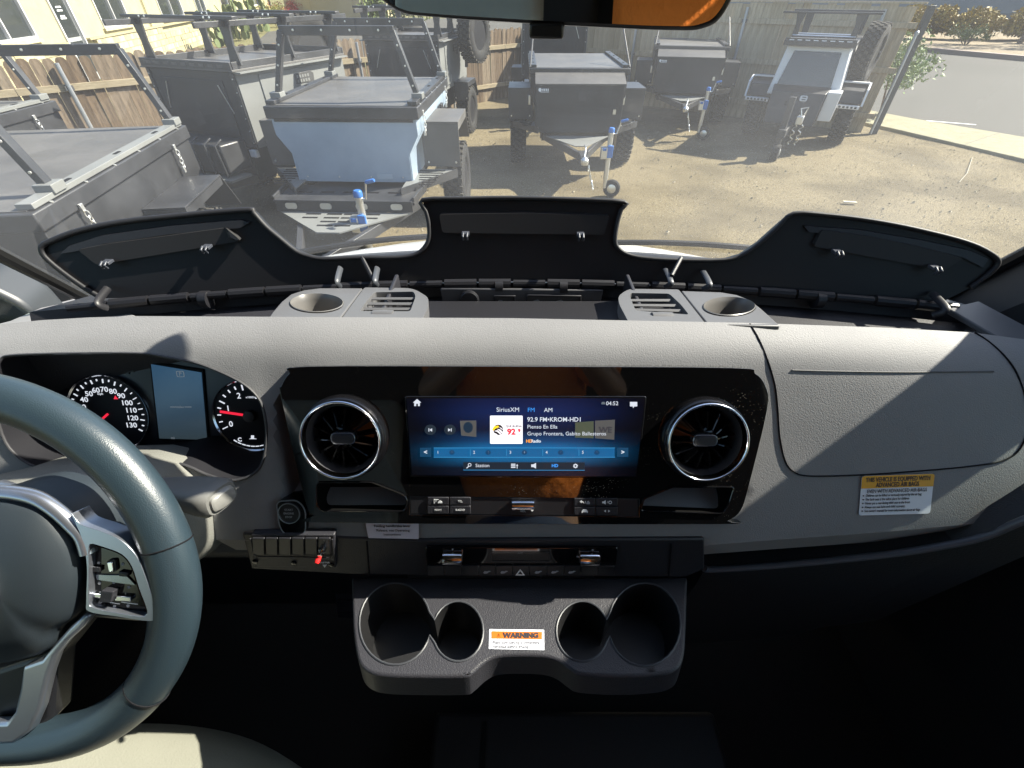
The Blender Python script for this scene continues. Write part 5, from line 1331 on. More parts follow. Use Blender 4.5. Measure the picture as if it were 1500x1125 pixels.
# ---- wooden fences
wood = []
for i, c in enumerate(((.20, .145, .095), (.26, .20, .14), (.16, .115, .075), (.23, .17, .115), (.30, .24, .17))):
    wood.append(M_noise2("weathered_cedar_" + "abcde"[i], tuple(k * .36 for k in c), tuple(min(1, k * .95) for k in c), 5, rough=.85, rot=(6, 6, .7), bump=(30, .5, .004), detail=9))
wgrey = [M_noise2("silvered_board_" + "ab"[i], tuple(k * .72 for k in c), tuple(k * 1.2 for k in c), 5, rough=.85, rot=(6, 6, .6), bump=(30, .5, .004)) for i, c in enumerate(((.37, .295, .19), (.43, .35, .235)))]
railm = M_noise2("rail_timber", (.22, .18, .115), (.34, .29, .20), 4, rot=(.8, .8, 6), bump=(30, .4, .003))
stl = mat("galvanised_post", (.38, .40, .42), .45, .7)
def picket_mesh(w, h, m, dog=True):
    pts = [(-w / 2, 0), (w / 2, 0), (w / 2, h - .045), (w / 2 - .025, h - .008), (w / 2 - .05, h), (-w / 2 + .05, h), (-w / 2 + .025, h - .008), (-w / 2, h - .045)] if dog else [(-w / 2, 0), (w / 2, 0), (w / 2, h), (-w / 2, h)]
    me = bpy.data.meshes.new("picket"); b = MB().prism(pts, 0, .018, XZ)
    me.from_pydata([tuple(v) for v in b.v], [], b.f); me.materials.append(m); return me
def fence(name, label, A, B, h, pw, rails, mats_, side, dog=True, seed=1, postevery=2.4, cap=False, poff=0):
    A = Vector((*A, 0)); B = Vector((*B, 0)); L = (B - A).length; d = (B - A).normalized(); ang = math.atan2(d.y, d.x)
    r = root(name, label, "fence", A, ang); rnd = random.Random(seed)
    meshes = [picket_mesh(pw - .004, h, m, dog) for m in mats_]
    n = int(L / pw)
    for i in range(n):
        o = bpy.data.objects.new("picket", meshes[rnd.randrange(len(meshes))]); col.objects.link(o); o.parent = r
        o.location = (pw * (i + .5), rnd.uniform(-.003, .003), -.02 + rnd.uniform(-.012, .012)); o.rotation_euler = (rnd.uniform(-.01, .01), rnd.uniform(-.008, .008) * (1 if dog else .1), rnd.uniform(-.02, .02)); o.scale = (rnd.uniform(.97, 1.0) if dog else 1.025, 1, rnd.uniform(.99, 1.01))
        if not dog: o.location.y = (i % 2) * .006
    for z in rails:
        k = 0
        while k * postevery < L:
            x0 = k * postevery; x1 = min(L, x0 + postevery)
            MB().box(((x0 + x1) / 2, -.038 * side, z), (x1 - x0 - .006, .038, .088)).obj("rail", railm if not cap else wgrey[1], r, local=True, bevel=.003); k += 1
    k = 0
    while k * postevery + poff < L + .01:
        MB().tube([(k * postevery + poff, -.085 * side, 0), (k * postevery + poff, -.085 * side, h - .08)], .03, 10).obj("post", stl, r, local=True)
        for z in rails: MB().box((k * postevery + poff, -.07 * side, z), (.10, .06, .06)).obj("bracket", mat("bracket_dark", (.08, .08, .08), .6), r, local=True)
        k += 1
    if cap: MB().box((L / 2, 0, h + .01), (L, .09, .03)).obj("cap_board", wgrey[1], r, local=True)
    return r
fence("picket_fence", "weathered brown dog-eared picket fence with two pale rails behind the trailers", (-10.3, 4.05), (.72, 15.28), 1.5, .142, (.33, 1.12), wood, 1, seed=2, poff=.6)
fence("board_fence", "tall grey board fence in shade with three rails running toward the street", (.80, 15.2), (7.25, 10.34), 2.02, .142, (.30, 1.05, 1.72), wgrey, -1 if False else 1, dog=False, seed=4, cap=True, poff=.3)
ep = root("fence_end_post", "dark steel end post with a silver pipe brace, at the street end of the fence", "post", (7.32, 10.30, 0))
MB().box((0, 0, 1.0), (.10, .10, 2.0)).obj("post", mat("dark_steel", (.05, .05, .05), .5), ep, local=True, bevel=.004)
MB().tube([(-.12, -.10, .02), (-.12, -.10, 1.62)], .024, 10).obj("pipe", stl, ep, local=True)
MB().lathe([(.034, -.02), (.034, .02), (.02, .035), (0, .04)], (-.12, -.10, 1.62), (0, 0, 1), 12).obj("pipe_cap", stl, ep, local=True)

# ---- cream building on the left, stone below, windows above
FDIR = Vector((-.25, .968, 0)); FO = Vector((-11.7, 11.2, 0)); BL_ = 48
bang = math.atan2(FDIR.y, FDIR.x)
bld = root("cream_building", "cream rendered office building with stone base and white framed windows, beyond the picket fence", "building", FO, bang)
cream = M_noise2("cream_render", (.33, .30, .17), (.38, .35, .21), 2, rough=.85, bump=(60, .3, .003))
stone = [M_noise2("limestone_" + "abc"[i], tuple(k * .85 for k in c), tuple(k * 1.12 for k in c), 8, rough=.85, bump=(25, .6, .012)) for i, c in enumerate(((.36, .32, .19), (.41, .37, .24), (.32, .28, .17)))]
# local x along the facade (away), local -y faces the yard
SILL = 1.22
wins = [(3.0, 2.5), (9.9, 2.5), (16.8, 3.4), (22.2, 2.0), (29.5, 4.2), (40, 4.2)]
door = (6.3, 1.15)
holes = [(x - w / 2, SILL, x + w / 2, 2.65) for x, w in wins] + [(door[0] - door[1] / 2, 0.0, door[0] + door[1] / 2, 2.5)]
HB = 4.2
xs_ = sorted(set([0, BL_] + [h[0] for h in holes] + [h[2] for h in holes]))
wl = MB()
for i in range(len(xs_) - 1):
    x0, x1 = xs_[i], xs_[i + 1]; hs = [h for h in holes if h[0] <= x0 + 1e-6 and h[2] >= x1 - 1e-6]
    if hs:
        h = hs[0]
        if h[1] > 0: wl.box(((x0 + x1) / 2, .15, h[1] / 2), (x1 - x0, .3, h[1]))
        wl.box(((x0 + x1) / 2, .15, (h[3] + HB) / 2), (x1 - x0, .3, HB - h[3]))
    else: wl.box(((x0 + x1) / 2, .15, HB / 2), (x1 - x0, .3, HB))
FBK = lambda b, n, m, p=bld: b.obj(n, m, p, local=True)
# facade faces +x world -> local: facade normal must point to the yard (right hand of direction)
flip = -1
for v in wl.v: v.y *= 1
FBK(wl, "wall", cream)
FBK(MB().box((BL_ / 2, 4, 2.1), (BL_ - .1, 7.2, 4.1)), "core", mat("interior_dark", (.03, .03, .03), .9))
FBK(MB().box((BL_ / 2, 3.2, HB + .12), (BL_ + 1.4, 8.4, .24)), "roof", mat("roof_brown", (.20, .16, .12), .8))
wfm = mat("white_window_frame", (.5, .5, .5), .4); glm = mat("dark_window_glass", (.025, .03, .03), .06, spec=.8)
for x, w in wins:
    f = MB(); z0, z1 = SILL, 2.65
    for q in ((x - w / 2 + .03, .06), (x + w / 2 - .03, .06), (x, .05)): f.box((q[0], -.0, (z0 + z1) / 2), (q[1], .09, z1 - z0 - .12))
    f.box((x, 0, z0 + .03), (w, .09, .06)); f.box((x, 0, z1 - .03), (w, .09, .06))
    fo = FBK(f, "window", wfm)
    for s_ in (-1, 1): FBK(MB().box((x + s_ * w / 4, .035, (z0 + z1) / 2), (w / 2 - .07, .01, z1 - z0 - .1)), "pane", glm, fo)
    FBK(MB().box((x, -.03, z0 - .04), (w + .2, .12, .07)), "sill", stone[1], fo)
dr = FBK(MB().box((door[0], .06, 1.22), (door[1] - .08, .05, 2.4)), "door", mat("door_frame_grey", (.30, .31, .31), .4))
FBK(MB().box((door[0], .03, 1.75), (door[1] - .2, .012, 1.25)), "door_pane", glm, dr); FBK(MB().box((door[0], .03, .62), (door[1] - .2, .012, .8)), "door_pane", glm, dr)
for s_ in (-1, 1): FBK(MB().box((door[0] + s_ * (door[1] / 2 - .02), -.0, 1.25), (.07, .1, 2.5)), "door_jamb", wfm, dr)
FD = Fr((0, 0, 0), (1, 0, 0), (0, 0, 1))
text("USA", FD, door[0], 1.98, .26, mat("decal_blue", (.12, .12, .45), .5), dr, c=-.018, local=True) if False else None
for i, (s_, z, sz) in enumerate((("OFFICE", 2.05, .17), ("HOURS", 1.80, .10), ("8:00 - 5:00", 1.68, .08), ("MON - FRI", 1.58, .08))):
    # plain door decal lines (illegible in the photograph)
    pass
for i, (z, w, m_) in enumerate(((2.10, .46, mat("decal_blue", (.10, .10, .42), .5)), (1.83, .34, M_WHITE), (1.75, .34, M_WHITE), (1.62, .28, M_WHITE), (1.57, .36, M_WHITE))):
    b = MB(); k = 3 if i == 0 else 6
    for q in range(k):
        ww = w / k * .7
        b.prism([(door[0] - w / 2 + w * (q + .5) / k - ww / 2, z - .02 - (.05 if i == 0 else 0)), (door[0] - w / 2 + w * (q + .5) / k + ww / 2, z - .02 - (.05 if i == 0 else 0)), (door[0] - w / 2 + w * (q + .5) / k + ww / 2, z + .02 + (.05 if i == 0 else 0)), (door[0] - w / 2 + w * (q + .5) / k - ww / 2, z + .02 + (.05 if i == 0 else 0))], -.024, -.020, FD)
    FBK(b, "door_decal", m_, dr)
# stone base course: individual blocks
rnd = random.Random(9)
sm_meshes = []
def blk(w, h, m):
    b = MB().box((0, 0, 0), (w - .012, .10, h - .012)); me = bpy.data.meshes.new("stone_block"); me.from_pydata([tuple(v) for v in b.v], [], b.f); me.materials.append(m); return me
pool = [(w, blk(w, .20, m)) for w in (.30, .42, .55) for m in stone]
cnt = 0
for row in range(5):
    x = 1.2 - rnd.random() * .3
    while x < 30 and cnt < 290:
        w, me = pool[rnd.randrange(len(pool))]
        xc = x + w / 2
        if not (door[0] - door[1] / 2 - w / 2 - .1 < xc < door[0] + door[1] / 2 + w / 2 + .1):
            o = bpy.data.objects.new("stone_block", me); col.objects.link(o); o.parent = bld; o.location = (xc, -.05 + rnd.uniform(-.012, .01), .10 + row * .20); cnt += 1
        x += w
FBK(MB().box((door[0] / 2 - door[1] / 4 - .1, -.07, 1.03), (door[0] - door[1] / 2 - .2, .13, .05)), "ledge", stone[2])
FBK(MB().box((door[0] / 2 + door[1] / 4 + BL_ / 2, -.07, 1.03), (BL_ - door[0] - door[1] / 2 - .2, .13, .05)), "ledge", stone[2])
FBK(MB().box((39, -.04, .5), (17.9, .08, 1.0)), "stone_base", stone[0])
FBK(MB().tube([(13.2, -.06, 1.0), (13.2, -.06, 4.1)], .035, 8), "downpipe", cream)
FBK(MB().box((47.8, -.15, 2.1), (.30, .14, 4.2)), "corner_post", mat("corner_post_dark", (.05, .055, .05), .6))
# garage building further on
gar = root("beige_outbuilding", "small beige building with a wide door, far beyond the left fence", "building", (-15.5, 52, 0), R(0))
MB().box((0, 3, 2), (9, 6, 4)).obj("wall", mat("beige_wall", (.45, .38, .22), .9), gar, local=True)
MB().box((0, -.05, 1.2), (4.5, .1, 2.4)).obj("wide_door", mat("beige_door", (.38, .32, .19), .8), gar, local=True)
# paving behind the fence
sheet("driveway", [(-12.5, 26), (-8, 22), (-2, 24), (6, 34), (8, 60), (-16, 60), (-17, 40)], .004, MA)
sheet("lawn_strip", [(-16.5, 12), (-14.5, 11), (-11, 24), (-12.5, 34), (-17, 40), (-20, 30)], .002, MGR)
# cacti
cm_ = leaf_mat("cactus_green", (.10, .125, .05), .3)
def cactus(loc, label, seed, s=1.0):
    rnd = random.Random(seed); r = root("prickly_pear_cactus", label, "cactus", loc, rnd.random() * 3, group="prickly pear cacti along the cream building")
    for st in range(9):
        base = Vector((rnd.uniform(-.5, .5), rnd.uniform(-.4, .4), .05)) * s; up = Vector((rnd.uniform(-.35, .35), rnd.uniform(-.35, .35), 1)).normalized()
        for k in range(4):
            w = rnd.uniform(.10, .14) * s; h = rnd.uniform(.15, .2) * s; a = rnd.random() * 3
            c = base + up * h
            ex_ = Vector((math.cos(a), math.sin(a), 0)); fr = Fr(c, ex_, up)
            MB().prism([(x, y) for x, y in ell(0, 0, w, h, 12)], -.015 * s, .015 * s, fr).obj("cactus_pad", cm_, r, local=True, bevel=.008)
            base = base + up * h * 1.75; up = (up + Vector((rnd.uniform(-.4, .4), rnd.uniform(-.4, .4), .1))).normalized()
def on_fac(x, out, z=0): p = PM[bld] @ Vector((x, -out, z)); return (p.x, p.y, z)
cactus(on_fac(17.0, 1.6), "prickly pear cactus nearest the viewer of the row below the windows", 1, 1.2)
cactus(on_fac(21.5, 1.7), "middle prickly pear cactus of the row below the windows", 2, 1.35)
cactus(on_fac(27.5, 1.8), "farthest and tallest prickly pear cactus, beside the reddish bush", 3, 1.5)
bush("green_shrub", "yellow green shrub between the cacti and the red bush", "shrub", on_fac(35.0, 2.0), 2.0, 1.6, 1.7, leaf_mat("yellow_green_leaves", (.22, .22, .06)), 1800, .06, 41)
bush("red_bush", "rounded red leaved bush at the far corner of the cream building", "bush", on_fac(41.0, 2.2), 2.6, 2.0, 1.7, hr, 2400, .06, 42)
# far tree masses so the horizon is not bare
bush("dark_far_shrub", "dark green shrub mass by the far driveway", "shrub", (-9.0, 46, 0), 6, 3, 2.2, hg, 2500, .16, 43)
# ================================================================ TRAILERS
M_TB = mat("black_powder_coat", (.030, .031, .034), .42, spec=.5, bump=('noise', 220, .3, .002), vary=(3, .35, 6))
M_TD = mat("dark_trailer_sheet", (.022, .023, .026), .5, spec=.4, vary=(3, .4, 6))
M_TBLUE = mat("blue_grey_paint", (.265, .335, .415), .38, spec=.5, vary=(2.5, .09, 6))
M_TLID = mat("lid_grey_coat", (.085, .082, .078), .5, spec=.45, bump=('noise', 260, .4, .002), vary=(2.2, .22, 7))
M_TGREY = mat("grey_door_panel", (.16, .165, .16), .45, spec=.5, vary=(2, .06, 3))
M_TLOGO = mat("logo_plate", (.055, .055, .055), .5)
M_RUBB = mat("tyre_rubber", (.022, .022, .022), .85, spec=.25, bump=('noise', 60, .3, .004))
M_TRED = mat("dusty_tread", (.05, .047, .042), .9, spec=.2)
M_RIM = mat("wheel_rim_black", (.02, .02, .022), .35)
M_ZINC = mat("zinc_plated", (.62, .63, .62), .32, .85)
M_JBLUE = mat("jack_blue", (.03, .13, .40), .4)
M_TW = mat("trailer_white_paint", (.55, .56, .57), .3)
M_GLS = mat("trailer_window", (.012, .014, .016), .08, spec=.7)
M_BOLT = mat("bolt_zinc", (.7, .7, .68), .35, .8)
def LB(b, n, m, p, **k): return b.obj(n, m, p, local=True, **k)
def wheel(p, c, r=.40, w=.25, ax=(1, 0, 0), name="wheel"):
    c = Vector(c); ax = Vector(ax).normalized()
    pr = [(r * .56, -w * .40), (r * .62, -w * .5), (r * .88, -w * .5), (r * .965, -w * .40), (r * .975, 0), (r * .965, w * .40), (r * .88, w * .5), (r * .62, w * .5), (r * .56, w * .40)]
    t = LB(MB().lathe(pr, c, ax, 40, caps=False), name, M_RUBB, p, smooth=50)
    e = Vector((0, 0, 1)) if abs(ax.z) < .9 else Vector((0, 1, 0)); e = (e - ax * e.dot(ax)).normalized(); g = ax.cross(e)
    b = MB()
    for k in range(30):
        for row in range(4):
            an = 2 * math.pi * (k + (row % 2) * .5) / 30
            u = e * math.cos(an) + g * math.sin(an); v = ax.cross(u)
            cc = c + u * r * .985 + ax * w * (row - 1.5) * .24
            M3 = [ax * w * .105 + v * .006, v * r * .055, u * r * .03]
            vs = [cc + M3[0] * a + M3[1] * b_ + M3[2] * d for d in (-1, 1) for b_ in (-1, 1) for a in (-1, 1)]
            b.add(vs, [(0, 2, 3, 1), (4, 5, 7, 6), (0, 1, 5, 4), (1, 3, 7, 5), (3, 2, 6, 7), (2, 0, 4, 6)])
    tr = LB(b, "tread", M_TRED, t, smooth=0, fix=False); tag(tr, kind="stuff")
    LB(MB().lathe([(r * .57, -w * .40), (r * .53, -w * .1), (r * .30, -w * .15), (r * .16, -w * .30), (0, -w * .3)], c, ax, 28), "rim", M_RIM, t, smooth=40)
    LB(MB().lathe([(r * .57, w * .40), (r * .53, w * .1), (r * .30, w * .15), (r * .16, w * .30), (0, w * .3)], c, ax, 28), "rim", M_RIM, t, smooth=40)
    return t
def slots(b_, pts): pass
def drawbar(p, y0, y1, hw, z=.50, plate=True):
    """A-frame from box front (y0, half width hw) to the coupling at y1"""
    for s_ in (-1, 1): LB(MB().bar((s_ * hw, y0 + .3, z), (s_ * .04, y1 + .05, z), .05, .09), "drawbar", M_TB, p, bevel=.004)
    LB(MB().box((0, y1 - .05, z), (.10, .34, .10)), "coupling_beam", M_TB, p, bevel=.006)
    c = LB(MB().lathe([(.045, -.03), (.055, 0), (.05, .03), (.02, .06), (0, .065)], (0, y1 - .24, z), (0, 0, 1), 16), "coupling", M_ZINC, p)
    LB(MB().tube([(0, y1 - .20, z + .05), (.02, y1 - .10, z + .13), (.02, y1 + .02, z + .13)], .012, 8), "coupling_lever", M_ZINC, p)
    pts = []
    for i in range(26):
        a = i / 25
        pts.append(Vector((.05 + .10 * math.sin(a * 3.1) + .012 * (i % 2), y1 - .12 - .05 * a + .02 * math.sin(i), z - .04 - .30 * math.sin(a * 3.14) - .012 * (i % 3))))
    LB(MB().tube(pts, .009, 6), "safety_chain", M_ZINC, p, smooth=60)
def jack(p, x, y, wheel_=True, top=.88, bot=.12, blue=True):
    j = LB(MB().lathe([(.033, bot + .12), (.033, top - .06), (.038, top - .055), (.038, top - .01), (.02, top)], (x, y, 0), (0, 0, 1), 16), "jockey_jack", M_ZINC, p)
    LB(MB().lathe([(.040, top - .03), (.040, top + .01), (.03, top + .025), (0, top + .028)], (x, y, 0), (0, 0, 1), 16), "jack_cap", M_JBLUE if blue else M_RIM, j)
    LB(MB().lathe([(.024, bot), (.024, bot + .2)], (x, y, 0), (0, 0, 1), 12), "inner_tube", M_ZINC, j)
    LB(MB().box((x - .05, y - .005, top - .27), (.12, .10, .14)), "jack_clamp", M_ZINC, j, bevel=.008)
    LB(MB().box((x + .005, y - .045, top - .25), (.075, .03, .15)), "jack_sleeve", M_JBLUE if blue else M_RIM, j, bevel=.008)
    LB(MB().box((x - .07, y - .055, top - .22), (.05, .02, .035)), "clamp_handle", M_JBLUE if blue else M_RIM, j, bevel=.005)
    LB(MB().tube([(x, y, top - .05), (x + .07, y - .02, top - .04), (x + .10, y - .03, top + .10)], .009, 8), "crank", M_ZINC, j)
    LB(MB().lathe([(.014, 0), (.017, .01), (.017, .08), (.012, .09)], (x + .10, y - .03, top + .10), (.9, -.2, .25), 10), "crank_grip", M_JBLUE if blue else M_RIM, j)
    if wheel_:
        LB(MB().lathe([(.045, -.03), (.10, -.03), (.115, -.015), (.115, .015), (.10, .03), (.045, .03)], (x + .10, y, .115), (.25, 1, 0), 24), "jockey_wheel", M_RUBB, j)
        LB(MB().lathe([(.06, -.034), (.02, -.045), (0, -.045)], (x + .10, y, .115), (.25, 1, 0), 20), "wheel_hub", M_ZINC, j)
        LB(MB().lathe([(.06, .034), (.02, .045), (0, .045)], (x + .10, y, .115), (.25, 1, 0), 20), "wheel_hub", M_ZINC, j)
        LB(MB().bar((x, y, bot + .05), (x + .10, y + .05, .12), .02, .05), "fork", M_ZINC, j)
def hoop(p, x0, x1, y, z0, h, inl=.18, lean=.05, holes=4):
    """a rack hoop: two leaning flat posts and a cross bar with bolt heads"""
    hp_ = LB(MB().bar((x0, y, z0), (x0 + inl, y + lean, z0 + h), .045, .065, up=(0, 1, 0)).bar((x1, y, z0), (x1 - inl, y + lean, z0 + h), .045, .065, up=(0, 1, 0)).bar((x0 + inl - .01, y + lean, z0 + h), (x1 - inl + .01, y + lean, z0 + h), .05, .07, up=(0, 0, 1)), "rack_hoop", M_TB, p, bevel=.004)
    for s_, xa, xb in ((0, x0, x0 + inl), (1, x1, x1 - inl)):
        for t in (.2, .5, .8):
            LB(MB().lathe([(.009, 0), (.008, .006), (0, .007)], (lerp(xa, xb, t), y + lean * t - .033, z0 + h * t), (0, -1, 0), 8), "bolt", M_BOLT, hp_)
        LB(MB().box((xa, y, z0 + .02), (.10, .12, .05)), "foot_bracket", M_TGREY, hp_, bevel=.004)
    for k in range(holes):
        LB(MB().lathe([(.010, 0), (.009, .006), (0, .007)], (lerp(x0 + inl + .12, x1 - inl - .12, k / (holes - 1)), y + lean - .026, z0 + h + .005), (0, -1, 0), 8), "bolt", M_BOLT, hp_)
    return hp_
def latch(p, x, y, z, s_=1):
    l = LB(MB().box((x, y, z + .07), (.016, .030, .045)), "toggle_latch", M_BOLT, p, bevel=.003)
    b = MB()
    for k in range(4):
        cc = Vector((x + s_ * .010, y + (k % 2) * .006, z + .03 - k * .032)); e = Vector((0, 1, 0)) if k % 2 else Vector((s_ * .8, .5, 0))
        b.tube([cc + e * .013 * math.cos(a) + Vector((0, 0, .022)) * math.sin(a) for a in [i * math.pi / 5 for i in range(10)]], .0042, 5, closed=True)
    LB(MB().box((x, y, z - .10), (.020, .028, .05)), "latch_base", M_BOLT, l, bevel=.003)
    o = LB(b, "latch_chain", M_BOLT, l, smooth=60); tag(o, kind="stuff")
def lidbox(p, W, L, zt, th=.10, m=None, y0=0, rails=True, slotn=3):
    l = LB(MB().box((0, y0 + L / 2, zt - th / 2), (W, L, th)), "lid", m or M_TB, p, bevel=.008)
    LB(MB().box((0, y0 + L / 2, zt + .002), (W - .10, L - .08, .006)), "lid_sheet", M_TLID, l)
    if rails:
        for s_ in (-1, 1):
            x = s_ * (W / 2 - .055)
            r = LB(MB().box((x, y0 + L / 2, zt + .022), (.085, L - .10, .030)), "side_rail", M_TGREY if m is None else M_TB, l, bevel=.003)
            for k in range(slotn):
                LB(MB().box((x, y0 + L * (k + .75) / (slotn + .5), zt + .0385), (.024, .075, .003)), "slot", M_BLACK, r)
            for k in range(6):
                LB(MB().lathe([(.010, 0), (.009, .005), (0, .006)], (s_ * (W / 2 - .004), y0 + L * (k + .5) / 6, zt + .002), (s_ * .3, 0, 1), 8), "rivet", M_BOLT, r)
    return l
def fender(p, s_, x, y0, y1, zt, wd=.30, zb=.62, m=None):
    """angular box fender with a slotted step in front"""
    m = m or M_TB
    xs0, xs1 = s_ * x, s_ * (x + wd)
    xc = (xs0 + xs1) / 2
    f = LB(MB().box((xc, (y0 + y1) / 2, zt), (wd, y1 - y0, .012)).box((xc, y0 + .006, (zt + zb) / 2), (wd, .012, zt - zb - .014)).bar((xc, y1 - .004, zt), (xc, y1 + .22, zt - .32), wd, .012, up=(0, 1, 1)), "fender", m, p, bevel=.002)
    LB(MB().box((s_ * (x + wd) - s_ * .006, (y0 + y1) / 2, zt - .04), (.012, y1 - y0 - .02, .06)), "fender_edge", m, f)
    for k in (-1, 1):
        LB(MB().lathe([(.012, 0), (.010, .006), (0, .007)], (xc + k * wd * .38, y0 - .001, zb + .05), (0, -1, 0), 8), "bolt", M_BOLT, f)
    return f
def step(p, s_, x, y0, y1, z, wd=.26):
    xa = s_ * x; xb = s_ * (x + wd)
    st_ = LB(MB().prism([(xa, y0), (xb, y1 - .02), (xb, y1), (xa, y1)], z - .012, z), "step_plate", M_TGREY, p)
    LB(MB().bar((xa, y0, z - .03), (xb, y1 - .02, z - .03), .012, .08), "step_edge", M_TB, st_)
    for k in range(7):
        t = (k + .5) / 7
        LB(MB().box((lerp(xa, xb, .45), lerp(y0 + .12, y1 - .03, t), z + .002), (wd * (.25 + .35 * t), .022, .004)), "slot", M_BLACK, st_)
def tub(p, W, L, zt, zb, y0, m, nx=.12, zm=None, name="tub"):
    zm = zm or lerp(zb, zt, .62)
    prof = [(-W / 2, zt), (-W / 2, zm), (-W / 2 + nx, zm - .16), (-W / 2 + nx, zb), (W / 2 - nx, zb), (W / 2 - nx, zm - .16), (W / 2, zm), (W / 2, zt)]
    return LB(MB().prism(prof, -(y0 + L), -y0, XZ), name, m, p, bevel=.006)
def logo(p, fr, a, b, s_=1.0):
    """perforated maker's plate on a side door"""
    l = LB(MB().prism([(a - .15 * s_, b - .02 * s_), (a + .04 * s_, b - .02 * s_), (a + .05 * s_, b - .07 * s_), (a + .15 * s_, b - .07 * s_), (a + .17 * s_, b + .06 * s_), (a + .12 * s_, b + .09 * s_), (a - .15 * s_, b + .08 * s_)], .002, .008, fr), "badge_plate", M_TLOGO, p, bevel=.002)
    for i in range(5):
        for j in range(2):
            LB(MB().box((a + (-.11 + i * .045) * s_, b + (.005 + j * .045) * s_, .0085), (.026 * s_, .028 * s_, .002), fr), "badge_letter", M_TGREY, l)
    return l

# ---------- flat black cargo trailers (near left, one and a twin behind)
def flat_trailer(label, loc, rz, group):
    t = root("flat_cargo_trailer", label, "trailer", loc, rz, group=group)
    W, L, zt = 1.52, 2.15, 1.30
    tub(t, W - .04, L - .04, zt - .10, .55, .02, M_TB, nx=.10)
    lidbox(t, W, L, zt)
    hoop(t, -W / 2 + .05, W / 2 - .05, L - .12, zt + .03, .52)
    hoop(t, -W / 2 + .05, W / 2 - .05, .30, zt + .03, .52)
    for y in (.35, 1.75):
        latch(t, W / 2 + .012, y, zt - .16); latch(t, -W / 2 - .012, y, zt - .16, -1)
    for s_ in (-1, 1):
        fender(t, s_, W / 2 + .0 - .02, .95, 1.75, .98)
        step(t, s_, W / 2 - .10, .25, .95, .66)
        wheel(t, (s_ * (W / 2 + .13), 1.40, .40))
    drawbar(t, 0, -.95, .5)
    jack(t, .12, -.75)
    LB(MB().box((0, -.14, .62), (1.1, .26, .02)), "front_shelf", M_TGREY, t, bevel=.003)
    LB(MB().box((0, L / 2, .50), (.9, L, .08)), "chassis", M_TB, t)
    return t
flat_trailer("near black flat lidded cargo trailer filling the lower left, lid with slotted rails", (-3.30, 2.30, 0), R(9), "flat black cargo trailers at left")
flat_trailer("second black flat lidded trailer against the picket fence at the left edge", (-5.62, 3.55, 0), R(2), "flat black cargo trailers at left")

# ---------- blue-grey trailer
bt = root("blue_cargo_trailer", "blue grey cargo trailer with black lid and two hoops, centre left", "trailer", (-1.565, 4.76, 0), R(-2))
W, L, zt = 1.42, 1.90, 1.40
tub(bt, W - .06, L - .04, zt - .10, .74, .03, M_TBLUE, nx=.10, zm=1.16)
lidbox(bt, W, L, zt, .10, M_TB, rails=True)
for s_ in (-1, 1):
    LB(MB().bar((s_ * .565, .022, .75), (s_ * .565, .022, .98), .012, .006, up=(0, 1, 0)), "weld_seam", M_TBLUE, bt)
LB(MB().box((0, .024, 1.285), (1.30, .006, .022)), "rubber_seal", M_RUB, bt)
LB(MB().box((.30, .024, .80), (.16, .004, .05)), "name_plate", mat("plate_pale", (.33, .40, .47), .4), bt)
for x in (-.48, -.16, .16, .48): LB(MB().lathe([(.008, 0), (.007, .004), (0, .005)], (x, .026, .79), (0, -1, 0), 8), "rivet", M_BOLT, bt)
hoop(bt, -W / 2 + .04, W / 2 - .04, .28, zt + .03, .50, inl=.17)
hoop(bt, -W / 2 + .04, W / 2 - .04, L - .15, zt + .03, .50, inl=.17)
for y in (.22, 1.65): latch(bt, W / 2 + .0, y, zt - .15)
LB(MB().box((W / 2 + .005, 1.25, zt - .20), (.03, .12, .06)), "lock", M_RIM, bt, bevel=.006)
for s_ in (-1, 1):
    fender(bt, s_, W / 2 - .08, .42, 1.10, 1.20, wd=.38, zb=.78, m=M_TLID)
    step(bt, s_, W / 2 - .20, -.25, .42, .76, wd=.46)
    wheel(bt, (s_ * (W / 2 + .12), 1.32, .41), r=.41)
pf = LB(MB().box((0, -.20, .70), (1.34, .46, .015)).box((0, -.43, .665), (1.30, .02, .10)).bar((-.66, -.42, .71), (-.70, -.0, .71), .02, .07).bar((.66, -.42, .71), (.70, .0, .71), .02, .07), "front_platform", M_TB, bt, bevel=.003)
for x in (-.50, -.17, .17, .50):
    LB(MB().prism([(q[0], q[1]) for q in rrect(x, .665, .11, .055, .026)], .441, .446, XZ), "oval_light", mat("oval_light_cover", (.50, .46, .38), .4), pf)
for k in range(5):
    LB(MB().box((-.45 + k * .22, -.18, .7085), (.13, .035, .003)), "slot", M_BLACK, pf)
gp = LB(MB().prism([(-.62, -.44), (.62, -.44), (.10, -.92), (-.10, -.92)], .600, .612), "gusset_plate", M_TGREY, bt)
for k in range(4):
    for s_ in (-1, 1):
        for q in range(2 if k < 2 else 1):
            LB(MB().box((s_ * (.08 + q * .20), -.50 - k * .09, .6135), (.14, .028, .003)), "slot", M_BLACK, gp)
drawbar(bt, -.30, -1.55, .60, z=.54)
jack(bt, .24, -.66, top=.86)
LB(MB().box((0, L / 2, .62), (1.0, L, .10)), "chassis", M_TB, bt)
LB(MB().tube([(-.7, 1.32, .41), (.7, 1.32, .41)], .03, 10), "axle", M_TB, bt)

